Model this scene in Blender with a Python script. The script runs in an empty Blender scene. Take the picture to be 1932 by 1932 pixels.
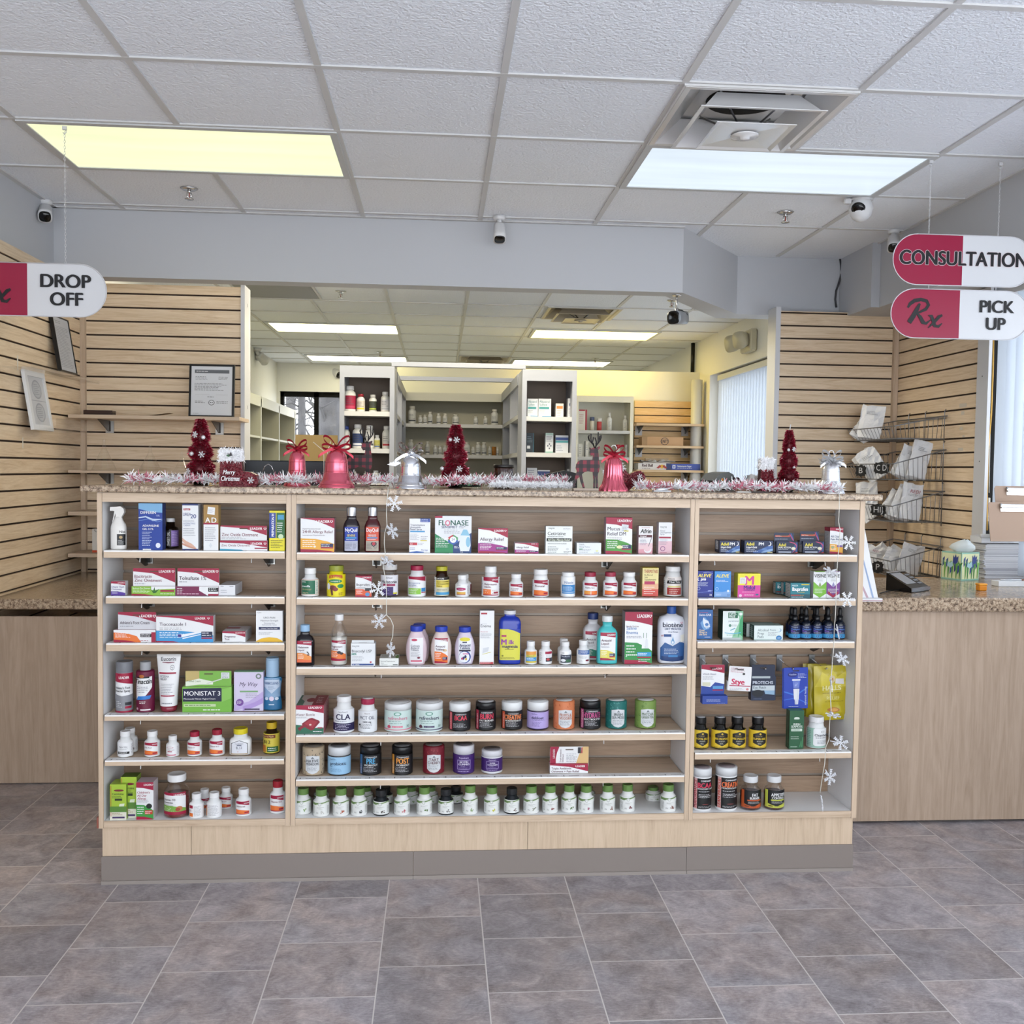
import bpy, math, random
from mathutils import Vector, Matrix
random.seed(7)
PI=math.pi
SC=bpy.context.scene; C=SC.collection
# ---------------------------------------------------------------- camera
F=1830.6; YAW,PIT,ROL=-.0755,-.0444,.0134
CAM=Vector((0,0,1.433)); H=2.743
def _axes():
    cy,sy,cp,sp=math.cos(YAW),math.sin(YAW),math.cos(PIT),math.sin(PIT)
    fw=Vector((-sy*cp,cy*cp,sp)); rt=Vector((cy,sy,0)); up=rt.cross(fw)
    c,s=math.cos(ROL),math.sin(ROL)
    return c*rt+s*up, -s*rt+c*up, fw
RT,UP,FW=_axes()
cd=bpy.data.cameras.new('camera'); cam=bpy.data.objects.new('camera',cd); C.objects.link(cam)
cd.sensor_width=36; cd.lens=F/1932*36; cd.clip_start=.05; cd.clip_end=200
cam.matrix_world=Matrix(((RT.x,UP.x,-FW.x,CAM.x),(RT.y,UP.y,-FW.y,CAM.y),(RT.z,UP.z,-FW.z,CAM.z),(0,0,0,1)))
SC.camera=cam
# measured points of the photograph -> places in the room
def ray(px,py): return RT*((px-966)/F)+UP*(-(py-966)/F)+FW
def aty(px,py,Y): d=ray(px,py); return CAM+d*(Y/d.y)
def atz(px,py,z): d=ray(px,py); return CAM+d*((z-CAM.z)/d.z)
def atx(px,py,x): d=ray(px,py); return CAM+d*(x/d.x)
# ---------------------------------------------------------------- materials
_M={}
def lin(h):
    h=h.lstrip('#'); o=[]; h=h if len(h)==6 else ''.join(c*2 for c in h)
    for i in (0,2,4):
        c=int(h[i:i+2],16)/255
        o.append(c/12.92 if c<=.04045 else ((c+.055)/1.055)**2.4)
    return (o[0],o[1],o[2],1)
def mat(col,rough=.45,metal=0,trans=0,spec=.5,emit=0,name=None,coat=0,ior=1.45):
    k=(col,rough,metal,trans,spec,emit,coat)
    if k in _M: return _M[k]
    m=bpy.data.materials.new(name or 'paint_'+col.strip('#')); m.use_nodes=True
    b=m.node_tree.nodes['Principled BSDF']
    cl=lin(col); cl=cl if metal>.5 or emit else tuple(c*.74 for c in cl[:3])+(1,)
    b.inputs['Base Color'].default_value=cl; b.inputs['Roughness'].default_value=rough
    b.inputs['Metallic'].default_value=metal; b.inputs['Transmission Weight'].default_value=trans
    b.inputs['Specular IOR Level'].default_value=spec; b.inputs['Coat Weight'].default_value=coat
    b.inputs['IOR'].default_value=ior
    if emit: b.inputs['Emission Color'].default_value=lin(col); b.inputs['Emission Strength'].default_value=emit
    _M[k]=m; return m
def nodes(name,rough=.5):
    m=bpy.data.materials.new(name); m.use_nodes=True; t=m.node_tree
    b=t.nodes['Principled BSDF']; b.inputs['Roughness'].default_value=rough
    def N(ty,**kw):
        n=t.nodes.new(ty)
        for k,v in kw.items():
            if k in n.inputs: n.inputs[k].default_value=v
            else: setattr(n,k,v)
        return n
    L=lambda a,bb: t.links.new(a,bb)
    return m,b,N,L
def ramp(N,stops):
    r=N('ShaderNodeValToRGB'); e=r.color_ramp.elements
    while len(e)<len(stops): e.new(.5)
    for i,(p,c) in enumerate(stops): e[i].position=p; e[i].color=lin(c)
    return r
def wood(name,c1,c2,c3,axis='x',rough=.42,scale=1.0):
    m,b,N,L=nodes(name,rough)
    tc=N('ShaderNodeTexCoord'); mp=N('ShaderNodeMapping')
    s={'x':(1.6,16,24),'z':(20,20,1.3),'y':(24,1.6,16)}[axis]
    mp.inputs['Scale'].default_value=[v*scale for v in s]
    L(tc.outputs['Object'],mp.inputs['Vector'])
    n=N('ShaderNodeTexNoise',Scale=1.6,Detail=8.0,Roughness=.65,Distortion=1.6); L(mp.outputs[0],n.inputs['Vector'])
    w=N('ShaderNodeTexNoise',Scale=9.0,Detail=3.0); L(mp.outputs[0],w.inputs['Vector'])
    mx=N('ShaderNodeMath',operation='MULTIPLY_ADD'); mx.inputs[1].default_value=.3
    L(w.outputs[0],mx.inputs[0]); L(n.outputs[0],mx.inputs[2])
    r=ramp(N,[(.40,c3),(.58,c2),(.78,c1)]); L(mx.outputs[0],r.inputs[0]); L(r.outputs[0],b.inputs['Base Color'])
    return m
def granite(name,rough=.18):
    m,b,N,L=nodes(name,rough)
    tc=N('ShaderNodeTexCoord')
    n=N('ShaderNodeTexNoise',Scale=230.0,Detail=5.0,Roughness=.75); L(tc.outputs['Object'],n.inputs['Vector'])
    v=N('ShaderNodeTexVoronoi',Scale=160.0); L(tc.outputs['Object'],v.inputs['Vector'])
    k=N('ShaderNodeTexNoise',Scale=70.0,Detail=3.0); L(tc.outputs['Object'],k.inputs['Vector'])
    a=N('ShaderNodeMath',operation='MULTIPLY_ADD'); a.inputs[1].default_value=.55; L(n.outputs[0],a.inputs[0])
    a2=N('ShaderNodeMath',operation='MULTIPLY'); a2.inputs[1].default_value=.5; L(k.outputs[0],a2.inputs[0]); L(a2.outputs[0],a.inputs[2])
    r=ramp(N,[(.38,'#33291f'),(.46,'#7d6753'),(.53,'#a58c72'),(.60,'#c6b196'),(.68,'#7a6654')]); L(a.outputs[0],r.inputs[0])
    mx=N('ShaderNodeMix',data_type='RGBA',blend_type='MULTIPLY'); mx.inputs[0].default_value=.45
    bw=N('ShaderNodeRGBToBW'); L(v.outputs['Color'],bw.inputs[0]); L(r.outputs[0],mx.inputs[6]); L(bw.outputs[0],mx.inputs[7]); 
    hs=N('ShaderNodeHueSaturation',Saturation=.9,Value=1.05); L(mx.outputs[2],hs.inputs['Color']); L(hs.outputs[0],b.inputs['Base Color'])
    return m
def bumpy(name,col,rough,scale,strength,dist=.004,col2=None,detail=4.0):
    m,b,N,L=nodes(name,rough); b.inputs['Base Color'].default_value=lin(col)
    tc=N('ShaderNodeTexCoord'); n=N('ShaderNodeTexNoise',Scale=scale,Detail=detail); L(tc.outputs['Object'],n.inputs['Vector'])
    bp=N('ShaderNodeBump',Strength=strength,Distance=dist); L(n.outputs[0],bp.inputs['Height']); L(bp.outputs[0],b.inputs['Normal'])
    if col2:
        r=ramp(N,[(.38,col),(.62,col2)]); L(n.outputs[0],r.inputs[0]); L(r.outputs[0],b.inputs['Base Color'])
    return m
def glass(name,col='#ffffff',alpha=.12,rough=.03):
    m,b,N,L=nodes(name,rough); t=m.node_tree
    tr=N('ShaderNodeBsdfTransparent'); tr.inputs[0].default_value=lin(col)
    gl=N('ShaderNodeBsdfGlossy',Roughness=rough); fr=N('ShaderNodeLayerWeight',Blend=.35)
    mp=N('ShaderNodeMath',operation='MULTIPLY_ADD'); mp.inputs[1].default_value=.28; mp.inputs[2].default_value=alpha
    L(fr.outputs['Facing'],mp.inputs[0])
    mx=N('ShaderNodeMixShader'); L(mp.outputs[0],mx.inputs[0]); L(tr.outputs[0],mx.inputs[1]); L(gl.outputs[0],mx.inputs[2])
    L(mx.outputs[0],t.nodes['Material Output'].inputs['Surface']); return m
# ---------------------------------------------------------------- mesh builder
class MB:
    def __init__(s): s.v=[]; s.f=[]; s.m=[]; s.sm=[]; s.mats=[]
    def mi(s,m):
        if isinstance(m,str): m=mat(m)
        if m not in s.mats: s.mats.append(m)
        return s.mats.index(m)
    def add(s,vs,fs,m,smooth=False):
        o=len(s.v); s.v+= [tuple(v) for v in vs]; k=s.mi(m)
        for f in fs: s.f.append([i+o for i in f]); s.m.append(k); s.sm.append(smooth)
        return s
    def box(s,x0,x1,y0,y1,z0,z1,m,bv=0):
        if bv<=0:
            vs=[(x,y,z) for z in (z0,z1) for y in (y0,y1) for x in (x0,x1)]
            fs=[(0,2,3,1),(4,5,7,6),(0,1,5,4),(2,6,7,3),(0,4,6,2),(1,3,7,5)]
            return s.add(vs,fs,m)
        # bevelled in plan and on the top and bottom rims
        def ring(i,z): 
            b=bv
            return [(x0+i+b,y0+i,z),(x1-i-b,y0+i,z),(x1-i,y0+i+b,z),(x1-i,y1-i-b,z),(x1-i-b,y1-i,z),(x0+i+b,y1-i,z),(x0+i,y1-i-b,z),(x0+i,y0+i+b,z)]
        vs=ring(bv*.7,z0)+ring(0,z0+bv)+ring(0,z1-bv)+ring(bv*.7,z1); fs=[tuple(range(7,-1,-1)),tuple(range(24,32))]
        for r in range(3):
            for i in range(8): j=(i+1)%8; fs.append((r*8+i,r*8+j,r*8+8+j,r*8+8+i))
        return s.add(vs,fs,m)
    def obox(s,c,ux,uy,uz,m):   # oriented box: centre and half axes
        c,ux,uy,uz=map(Vector,(c,ux,uy,uz))
        vs=[c+a*ux+b*uy+d*uz for d in (-1,1) for b in (-1,1) for a in (-1,1)]
        return s.add(vs,[(0,2,3,1),(4,5,7,6),(0,1,5,4),(2,6,7,3),(0,4,6,2),(1,3,7,5)],m)
    def lathe(s,prof,m,n=28,sx=1,sy=1,ex=2.0,c=(0,0,0),ridge=0,smooth=True,closed=True,ex_f=None):
        vs=[];fs=[]
        for r,z in prof:
            for i in range(n):
                a=2*PI*i/n; ca,sa=math.cos(a),math.sin(a); k=1.0
                if ex!=2: k=1/((abs(ca)**ex+abs(sa)**ex)**(1/ex))
                rr=r*k*(1-(ridge if i%2 else 0))
                vs.append((c[0]+rr*ca*sx,c[1]+rr*sa*sy,c[2]+z))
        for j in range(len(prof)-1):
            for i in range(n): i2=(i+1)%n; fs.append((j*n+i,j*n+i2,(j+1)*n+i2,(j+1)*n+i))
        s.add(vs,fs,m,smooth)
        if closed:
            o=len(s.v)-len(vs)
            if prof[0][0]>1e-5: s.f.append([o+i for i in range(n-1,-1,-1)]); s.m.append(s.mi(m)); s.sm.append(False)
            if prof[-1][0]>1e-5: s.f.append([o+(len(prof)-1)*n+i for i in range(n)]); s.m.append(s.mi(m)); s.sm.append(False)
        return s
    def tube(s,pts,r,m,n=6,smooth=True):
        pts=[Vector(p) for p in pts]; vs=[];fs=[]; pn=None
        for i,p in enumerate(pts):
            d=(pts[min(i+1,len(pts)-1)]-pts[max(i-1,0)])
            d=d.normalized() if d.length>1e-9 else Vector((0,0,1))
            if pn is None: pn=d.orthogonal().normalized()
            else:
                pn=pn-d*pn.dot(d); pn=pn.normalized() if pn.length>1e-6 else d.orthogonal().normalized()
            b=d.cross(pn); ri=r[i] if isinstance(r,(list,tuple)) else r
            for k in range(n): a=2*PI*k/n; vs.append(p+(pn*math.cos(a)+b*math.sin(a))*ri)
        for i in range(len(pts)-1):
            for k in range(n): k2=(k+1)%n; fs.append((i*n+k,i*n+k2,(i+1)*n+k2,(i+1)*n+k))
        fs.append(tuple(range(n-1,-1,-1))); fs.append(tuple(range((len(pts)-1)*n,len(pts)*n)))
        return s.add(vs,fs,m,smooth)
    def prism(s,poly,y0,y1,m):   # outline in x,z pushed along y
        n=len(poly); vs=[(x,y0,z) for x,z in poly]+[(x,y1,z) for x,z in poly]
        fs=[tuple(range(n)),tuple(range(2*n-1,n-1,-1))]+[(i,i+n,(i+1)%n+n,(i+1)%n) for i in range(n)]
        return s.add(vs,fs,m)
    def prismz(s,poly,z0,z1,m):
        n=len(poly); vs=[(x,y,z0) for x,y in poly]+[(x,y,z1) for x,y in poly]
        fs=[tuple(range(n-1,-1,-1)),tuple(range(n,2*n))]+[(i,(i+1)%n,(i+1)%n+n,i+n) for i in range(n)]
        return s.add(vs,fs,m)
    def xf(s,M):
        s.v=[tuple(M@Vector(v)) for v in s.v]; return s
    def build(s,name,parent=None,loc=None,label=None):
        me=bpy.data.meshes.new(name); me.from_pydata(s.v,[],s.f)
        for m in s.mats: me.materials.append(m)
        me.polygons.foreach_set('material_index',s.m); me.polygons.foreach_set('use_smooth',s.sm)
        me.update(); o=bpy.data.objects.new(name,me); C.objects.link(o)
        if parent is not None: o.parent=parent
        if loc is not None: o.location=loc
        if label: o['label']=label
        return o
def tag(o,label,cat,group=None,kind=None):
    o['label']=label; o['category']=cat
    if group: o['group']=group
    if kind: o['kind']=kind
    return o
def thing(name,label,cat,loc=(0,0,0),rz=0,group=None):
    o=bpy.data.objects.new(name,None); C.objects.link(o); o.empty_display_size=.05
    o.location=loc; o.rotation_euler=(0,0,rz); return tag(o,label,cat,group)
def struct(mb,name,loc=None):
    o=mb.build(name,loc=loc); o['kind']='structure'; return o
# ---------------------------------------------------------------- lettering
_T={}
def glyphs(s,res=2,shear=0):
    k=(s,res,shear)
    if k in _T: return _T[k]
    cu=bpy.data.curves.new('lettering','FONT'); cu.body=s; cu.resolution_u=res; cu.shear=shear; cu.fill_mode='FRONT'
    ob=bpy.data.objects.new('lettering',cu); C.objects.link(ob)
    me=bpy.data.meshes.new_from_object(ob)
    vs=[(v.co.x,v.co.y) for v in me.vertices]; fs=[tuple(p.vertices) for p in me.polygons]
    bpy.data.meshes.remove(me); bpy.data.objects.remove(ob); bpy.data.curves.remove(cu)
    if vs:
        x0=min(v[0] for v in vs); x1=max(v[0] for v in vs)
        vs=[((x-x0)/.682,y/.682) for x,y in vs]; w=(x1-x0)/.682
    else: w=0
    _T[k]=(vs,fs,w); return _T[k]
# art: list of ops on a panel of width W, height Hh; mapping f(u_m, v_m, layer)->xyz
def draw(mb,art,W,Hh,fmap,curved=True,nv=1):
    Lc=-1
    for op in art:
        t=op[0]
        if t=='L': Lc=op[1]-1; continue
        Lc+=1; L=Lc if Lc<6 else 6+(Lc-6)*.3
        if t=='r':
            _,u0,v0,u1,v1,col=op; n=max(1,math.ceil(abs(u1-u0)*W/.0018)) if curved else 1
            vs=[];fs=[]
            for i in range(n+1):
                u=(u0+(u1-u0)*i/n)*W; vs+=[fmap(u,(v0+(v1-v0)*j/nv)*Hh,L) for j in range(nv+1)]
            k=nv+1; fs=[(k*i+j,k*i+k+j,k*i+k+j+1,k*i+j+1) for i in range(n) for j in range(nv)]; mb.add(vs,fs,col)
        elif t=='s':   # strip: [(u,vlow,vhigh)..]
            _,pts,col=op; vs=[]
            P=[]
            for a,b in zip(pts,pts[1:]):
                q=max(3,math.ceil(abs(b[0]-a[0])*W/.0018)) if curved else 3
                for i in range(q): k=i/q; P.append(tuple(p+(q-p)*k for p,q in zip(a,b)))
            P.append(pts[-1])
            for u,a,b in P: vs+=[fmap(u*W,(a+(b-a)*j/nv)*Hh,L) for j in range(nv+1)]
            k=nv+1; mb.add(vs,[(k*i+j,k*i+k+j,k*i+k+j+1,k*i+j+1) for i in range(len(P)-1) for j in range(nv)],col)
        elif t=='p':
            _,pts,col=op
            if curved: fan(mb,pts,col,W,Hh,fmap,L)
            else: mb.add([fmap(u*W,v*Hh,L) for u,v in pts],[tuple(range(len(pts)))],col)
        elif t=='e':
            _,u,v,ru,rv,col=op; pts=[(u+ru*math.cos(2*PI*i/18),v+rv*math.sin(2*PI*i/18)) for i in range(18)]
            if curved: fan(mb,pts,col,W,Hh,fmap,L)
            else: mb.add([fmap(a*W,b*Hh,L) for a,b in pts],[tuple(range(18))],col)
        elif t=='t':
            _,s,u,v,h,col=op[:6]; o=op[6] if len(op)>6 else {}
            vs,fs,w=glyphs(s,o.get('q',3),o.get('sh',0))
            if not vs: continue
            bb=min(o.get('b',0),.07); LL=L+(5 if curved else 1)
            hh=h*Hh; ww=w*hh*o.get('c',1.0); mw=o.get('mw',.94)*W; k=min(1,mw/ww) if ww else 1
            kx=hh*k*o.get('c',1.0); ww=w*kx; x0=u*W-{'l':0,'c':ww/2,'r':ww}[o.get('al','l')]
            for q,(dx,dy) in enumerate(((0,0),) if bb<.008 else ((-bb,0),(bb,0),(0,bb*.6))):
                LQ=LL+q*.3
                if o.get('up'):  # text running upwards
                    mb.add([fmap(u*W-(y+dy)*hh,v*Hh+(x+dx)*hh*min(1,o.get('mw',.94)*Hh/(w*hh)),LQ) for x,y in vs],fs,col)
                else: mb.add([fmap(x0+(x+dx)*kx,v*Hh+(y+dy)*hh,LQ) for x,y in vs],fs,col)
        elif t=='l':   # fine print: n rows of tiny word dashes
            _,u0,v0,u1,v1,n,col=op; rnd=random.Random(int(u0*977+v0*613+n))
            for i in range(n):
                v=v1-(v1-v0)*(i+.5)/n; hh=(v1-v0)/n*.15; u=u0; end=u1-(u1-u0)*rnd.random()*.35
                while u<end:
                    w=rnd.uniform(.025,.085); e=min(u+w,end)
                    mb.add([fmap(u*W,(v-hh)*Hh,L),fmap(e*W,(v-hh)*Hh,L),fmap(e*W,(v+hh)*Hh,L),fmap(u*W,(v+hh)*Hh,L)],[(0,1,2,3)],col); u=e+.015
        elif t=='h':   # heart outline mark
            _,u,v,sz,col=op; pts=[]
            for i in range(22):
                a=2*PI*i/22; x=16*math.sin(a)**3/17; y=(13*math.cos(a)-5*math.cos(2*a)-2*math.cos(3*a)-math.cos(4*a))/17
                pts.append((x,y))
            s2=sz*Hh; n=22; vs=[fmap(u*W+x*s2,v*Hh+y*s2,L) for x,y in pts]+[fmap(u*W+x*s2*.62,v*Hh+y*s2*.62,L) for x,y in pts]
            mb.add(vs,[(i,n+i,n+(i+1)%n,(i+1)%n) for i in range(n)],col)
def fan(mb,pts,col,W,Hh,fmap,L):
    e=[]
    for (a,b),(c,d) in zip(pts,pts[1:]+pts[:1]):
        q=max(1,math.ceil(abs(c-a)*W/.002)); e+=[(a+(c-a)*i/q,b+(d-b)*i/q) for i in range(q)]
    cu=sum(p[0] for p in pts)/len(pts); cv=sum(p[1] for p in pts)/len(pts); n=len(e); K=max(3,math.ceil(max(abs(u-cu) for u,v in e)*W/.002))
    vs=[fmap((cu+(u-cu)*k/K)*W,(cv+(v-cv)*k/K)*Hh,L) for k in range(1,K+1) for u,v in e]+[fmap(cu*W,cv*Hh,L)]
    fs=[(i,(i+1)%n,K*n) for i in range(n)]+[(k*n+i,(k+1)*n+i,(k+1)*n+(i+1)%n,k*n+(i+1)%n) for k in range(K-1) for i in range(n)]
    mb.add(vs,fs,col)
def flat_map(x0,y,z0,lift=.00012): return lambda u,v,L: (x0+u,y-lift*(L+1),z0+v)
def cyl_map(R,z0,W,lift=.00018): return lambda u,v,L: ((R+lift*(L+1))*math.sin((u-W/2)/R),-(R+lift*(L+1))*math.cos((u-W/2)/R),z0+v)
def sq_map(R,D,ex,z0,W,lift=.00012):
    def f(u,v,L):
        x=max(-.97*R,min(.97*R,u-W/2)); return (x,-D*(1-abs(x/R)**ex)**(1/ex)-lift*(L+1),z0+v)
    return f
# ================================================================ SETTING
W_MAPLE=wood('maple_laminate','#c2ad97','#b7a28b','#a8917a','x',.4)
W_MAPLEV=wood('maple_laminate_upright','#c0aa94','#b6a18a','#a7917a','z',.4)
W_KICK=wood('maple_kick_board','#c3ae97','#b9a48c','#ab957e','z',.45)
W_SLAT=wood('slatwall_maple','#d9c5aa','#ccb597','#b69a7b','x',.45)
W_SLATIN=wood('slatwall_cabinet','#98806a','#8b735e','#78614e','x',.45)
W_SLATR=wood('slatwall_rear','#dcbd8e','#d3b07c','#c49d68','x',.45)
W_GREY=wood('counter_front_laminate','#ab9785','#a08c7a','#94806e','z',.4)
GRAN=granite('granite_laminate'); 
WHITE=mat('#e9e9ea',.4); METALW=mat('#d9dbe0',.3,spec=.6); PAINT=bumpy('paint_blue_grey','#b0b2b7',.55,60,.05)
PAINTR=bumpy('paint_rear_cream','#dcdcd8',.6,60,.05); BLACK=mat('#0b0b0c',.35); CHROME=mat('#c8c8c8',.18,1); STEEL=mat('#8d8f92',.3,1); SATIN=mat('#b9b6b2',.35,1)
DGAP=mat('#3a2a20',.8)
# floor: 12 inch slate tiles, joints staggered by half a tile
def floor_mat():
    m,b,N,L=nodes('slate_floor_tile',.38)
    tc=N('ShaderNodeTexCoord'); sp=N('ShaderNodeSeparateXYZ'); cb=N('ShaderNodeCombineXYZ')
    L(tc.outputs['Object'],sp.inputs[0])
    ax=N('ShaderNodeMath',operation='SUBTRACT'); ax.inputs[1].default_value=.1485
    ay=N('ShaderNodeMath',operation='SUBTRACT'); ay.inputs[1].default_value=2.436
    L(sp.outputs[0],ax.inputs[0]); L(sp.outputs[1],ay.inputs[0]); L(ay.outputs[0],cb.inputs[0]); L(ax.outputs[0],cb.inputs[1])
    br=N('ShaderNodeTexBrick',offset=.5,offset_frequency=2,squash=1.0)
    for k,v in {'Scale':1.0,'Mortar Size':.0021,'Mortar Smooth':.3,'Bias':0.0,'Brick Width':.3055,'Row Height':.3062}.items(): br.inputs[k].default_value=v
    br.inputs['Color1'].default_value=(0,0,0,1); br.inputs['Color2'].default_value=(1,1,1,1); br.inputs['Mortar'].default_value=(.5,.5,.5,1)
    L(cb.outputs[0],br.inputs['Vector'])
    off=N('ShaderNodeVectorMath',operation='MULTIPLY_ADD'); off.inputs[1].default_value=(9,7,0); L(br.outputs['Color'],off.inputs[0]); L(tc.outputs['Object'],off.inputs[2])
    n1=N('ShaderNodeTexNoise',Scale=11.0,Detail=12.0,Roughness=.74,Distortion=.6); L(off.outputs[0],n1.inputs['Vector'])
    st=N('ShaderNodeMapping'); st.inputs['Scale'].default_value=(22,60,1); st.inputs['Rotation'].default_value=(0,0,.35); L(off.outputs[0],st.inputs[0])
    n2=N('ShaderNodeTexNoise',Scale=2.5,Detail=10.0,Roughness=.78); L(st.outputs[0],n2.inputs['Vector'])
    n3=N('ShaderNodeTexNoise',Scale=2.2,Detail=3.0); L(off.outputs[0],n3.inputs['Vector'])
    r1=ramp(N,[(.36,'#787274'),(.5,'#a9a4a6'),(.66,'#d6d1d1')]); 
    mm=N('ShaderNodeMath',operation='MULTIPLY_ADD'); mm.inputs[1].default_value=.45; L(n2.outputs[0],mm.inputs[0])
    m2=N('ShaderNodeMath',operation='MULTIPLY'); m2.inputs[1].default_value=.55; L(n1.outputs[0],m2.inputs[0]); L(m2.outputs[0],mm.inputs[2]); L(mm.outputs[0],r1.inputs[0])
    r3=ramp(N,[(.42,'#97949a'),(.53,'#a4968f'),(.64,'#94959c')]); L(n3.outputs[0],r3.inputs[0])
    mx=N('ShaderNodeMix',data_type='RGBA',blend_type='OVERLAY'); mx.inputs[0].default_value=.55; L(r1.outputs[0],mx.inputs[6]); L(r3.outputs[0],mx.inputs[7])
    hv=N('ShaderNodeHueSaturation'); vv=N('ShaderNodeMath',operation='MULTIPLY_ADD'); vv.inputs[1].default_value=.32; vv.inputs[2].default_value=.82
    L(br.outputs['Color'],vv.inputs[0]); L(vv.outputs[0],hv.inputs['Value']); L(mx.outputs[2],hv.inputs['Color'])
    gx=N('ShaderNodeMix',data_type='RGBA'); gx.inputs[7].default_value=lin('#cbc6c3'); L(br.outputs['Fac'],gx.inputs[0]); L(hv.outputs[0],gx.inputs[6]); L(gx.outputs[2],b.inputs['Base Color'])
    bp=N('ShaderNodeBump',Strength=.25,Distance=.003); L(mm.outputs[0],bp.inputs['Height']); L(bp.outputs[0],b.inputs['Normal'])
    return m
struct(MB().box(-2.6,3.4,-1.6,12.9,-.1,0,floor_mat()),'floor')
CEIL=bumpy('ceiling_tile','#e2e6ee',.9,95,.8,.008,None,3.0)
HOLES=[(.8112,3.2737),(.86,7.80),(.22,11.3)]; cm=MB()
cx=sorted({-2.6,3.2}|{h[0]+d for h in HOLES for d in (.004,.6056)}); cy=sorted({-1.6,12.9}|{h[1]+d for h in HOLES for d in (.004,.6056)})
for x0,x1 in zip(cx,cx[1:]):
    for y0,y1 in zip(cy,cy[1:]):
        if not any(h[0]<(x0+x1)/2<h[0]+.61 and h[1]<(y0+y1)/2<h[1]+.61 for h in HOLES): cm.box(x0,x1,y0,y1,H,H+.12,CEIL)
struct(cm,'ceiling')
TEE=mat('#dededf',.5)
GX=[-1.6272+.6096*i for i in range(-1,8)]; FY=[3.2737+.6096*j for j in range(-7,4)]; RY=[9.02+.6096*j for j in range(-6,6)]
tb=MB()
for x in GX:
    tb.box(x-.012,x+.012,-1.5,5.19 if x<1.3 else 5.8,H-.006,H-.0005,TEE); tb.box(x-.012,x+.012,5.33 if x<1.2 else 6.03,12.6,H-.006,H-.0005,TEE)
for y in FY:
    if y<5.2: tb.box(-1.97,2.7,y-.012,y+.012,H-.0065,H-.0004,TEE)
for y in RY:
    if 5.4<y<12.58: tb.box(-2.05,2.75,y-.012,y+.012,H-.0065,H-.0004,TEE)
tb.box(-1.985,-1.96,-1.5,5.2,H-.007,H-.0005,TEE); tb.box(-1.98,1.3,5.17,5.195,H-.007,H-.0005,TEE); tb.box(2.47,2.49,-1.5,5.8,H-.007,H-.0005,TEE)
struct(tb,'trim_1')
struct(MB().box(-2.06,2.58,5.95,12.58,.0005,.004,mat('#f4f2ec',.5)),'floor_rear_bounce')  # hidden white sheet over the slate, added to bounce light onto the rear ceiling
# walls of the sales floor
struct(MB().box(-2.2,-1.985,-1.4,5.56,0,H,PAINT),'wall_left')
hd=MB(); zb=2.395
pl=[(-2.0,5.2),(1.30,5.2),(1.80,5.85),(2.95,5.85),(2.95,6.02),(1.72,6.02),(1.235,5.32),(-2.0,5.32)]
hd.prismz(pl,zb,H,PAINT); struct(hd,'wall_header')
rw=MB(); zr=2.38; XR=2.75
rw.box(2.49,2.9,-1.4,5.40,zr,H,PAINT); rw.box(2.44,2.9,5.40,5.86,zr,H,PAINT); rw.box(2.86,3.1,-1.4,6.0,0,.93,PAINT); rw.box(2.9,3.1,-1.4,6.0,zr,H,PAINT); rw.box(2.776,3.1,4.82,5.848,.0,zr-.001,PAINT)
struct(rw,'wall_right')
# rear room walls
struct(MB().box(-2.3,-2.07,5.57,12.9,0,H,PAINTR),'wall_rear_left')
bw=MB(); bw.box(-2.3,3.2,12.6,12.85,2.385,H,PAINTR); bw.box(-2.3,3.2,12.6,12.85,0,1.2,PAINTR); bw.box(-.85,3.2,12.6,12.85,1.2,2.385,PAINTR); bw.box(-2.3,-2.035,12.6,12.85,1.2,2.385,PAINTR)
struct(bw,'wall_back')
rr=MB(); rr.box(2.6,2.95,6.0,12.9,2.36,H,PAINTR); rr.box(2.6,2.95,9.25,12.9,0,2.36,PAINTR); rr.box(2.72,2.95,6.0,9.25,0,.9,PAINTR)
struct(rr,'wall_rear_right')
pw=MB(); pw.box(-.42,2.6,9.62,9.72,0,2.425,bumpy('paint_partition','#d9d6c8',.6,60,.05)); struct(pw,'wall_partition')
# windows
BLK=mat('#0e0e10',.7,0,spec=.2); GL=glass('window_glass',alpha=.03)
def window(name,fr,panes):
    o=fr.build(name); o['kind']='structure'; panes.build('glass_pane',o); return o
f=MB(); f.box(2.757,2.95,4.75,4.815,.93,zr-.001,BLK); f.box(2.88,2.95,1.0,4.73,zr-.06,zr-.001,BLK); f.box(2.88,2.95,1.0,4.73,.931,.99,BLK); f.box(2.88,2.95,1.0,1.06,.93,zr-.001,BLK); f.box(2.88,2.95,2.8,2.86,.93,zr-.001,BLK)
window('window_1',f,MB().box(2.90,2.906,1.05,4.74,.98,zr-.05,GL))
f=MB(); f.box(2.72,2.79,9.13,9.25,.9,2.36,BLK); f.box(2.72,2.79,6.0,9.25,2.27,2.36,mat('#55565a',.5)); f.box(2.72,2.79,6.0,9.25,.9,.96,BLK); f.box(2.72,2.79,7.5,7.56,.96,2.27,BLK)
window('window_2',f,MB().box(2.75,2.756,6.0,9.15,.95,2.29,GL))
f=MB(); 
for a,b,c,d in ((-2.035,-.85,2.32,2.385),(-2.035,-.85,1.2,1.27),(-2.035,-1.99,1.2,2.385),(-.9,-.85,1.2,2.385),(-1.61,-1.55,1.2,2.385)): f.box(a,b,12.66,12.74,c,d,BLK)
window('window_3',f,MB().box(-2.0,-.9,12.69,12.696,1.25,2.34,GL))
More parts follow.
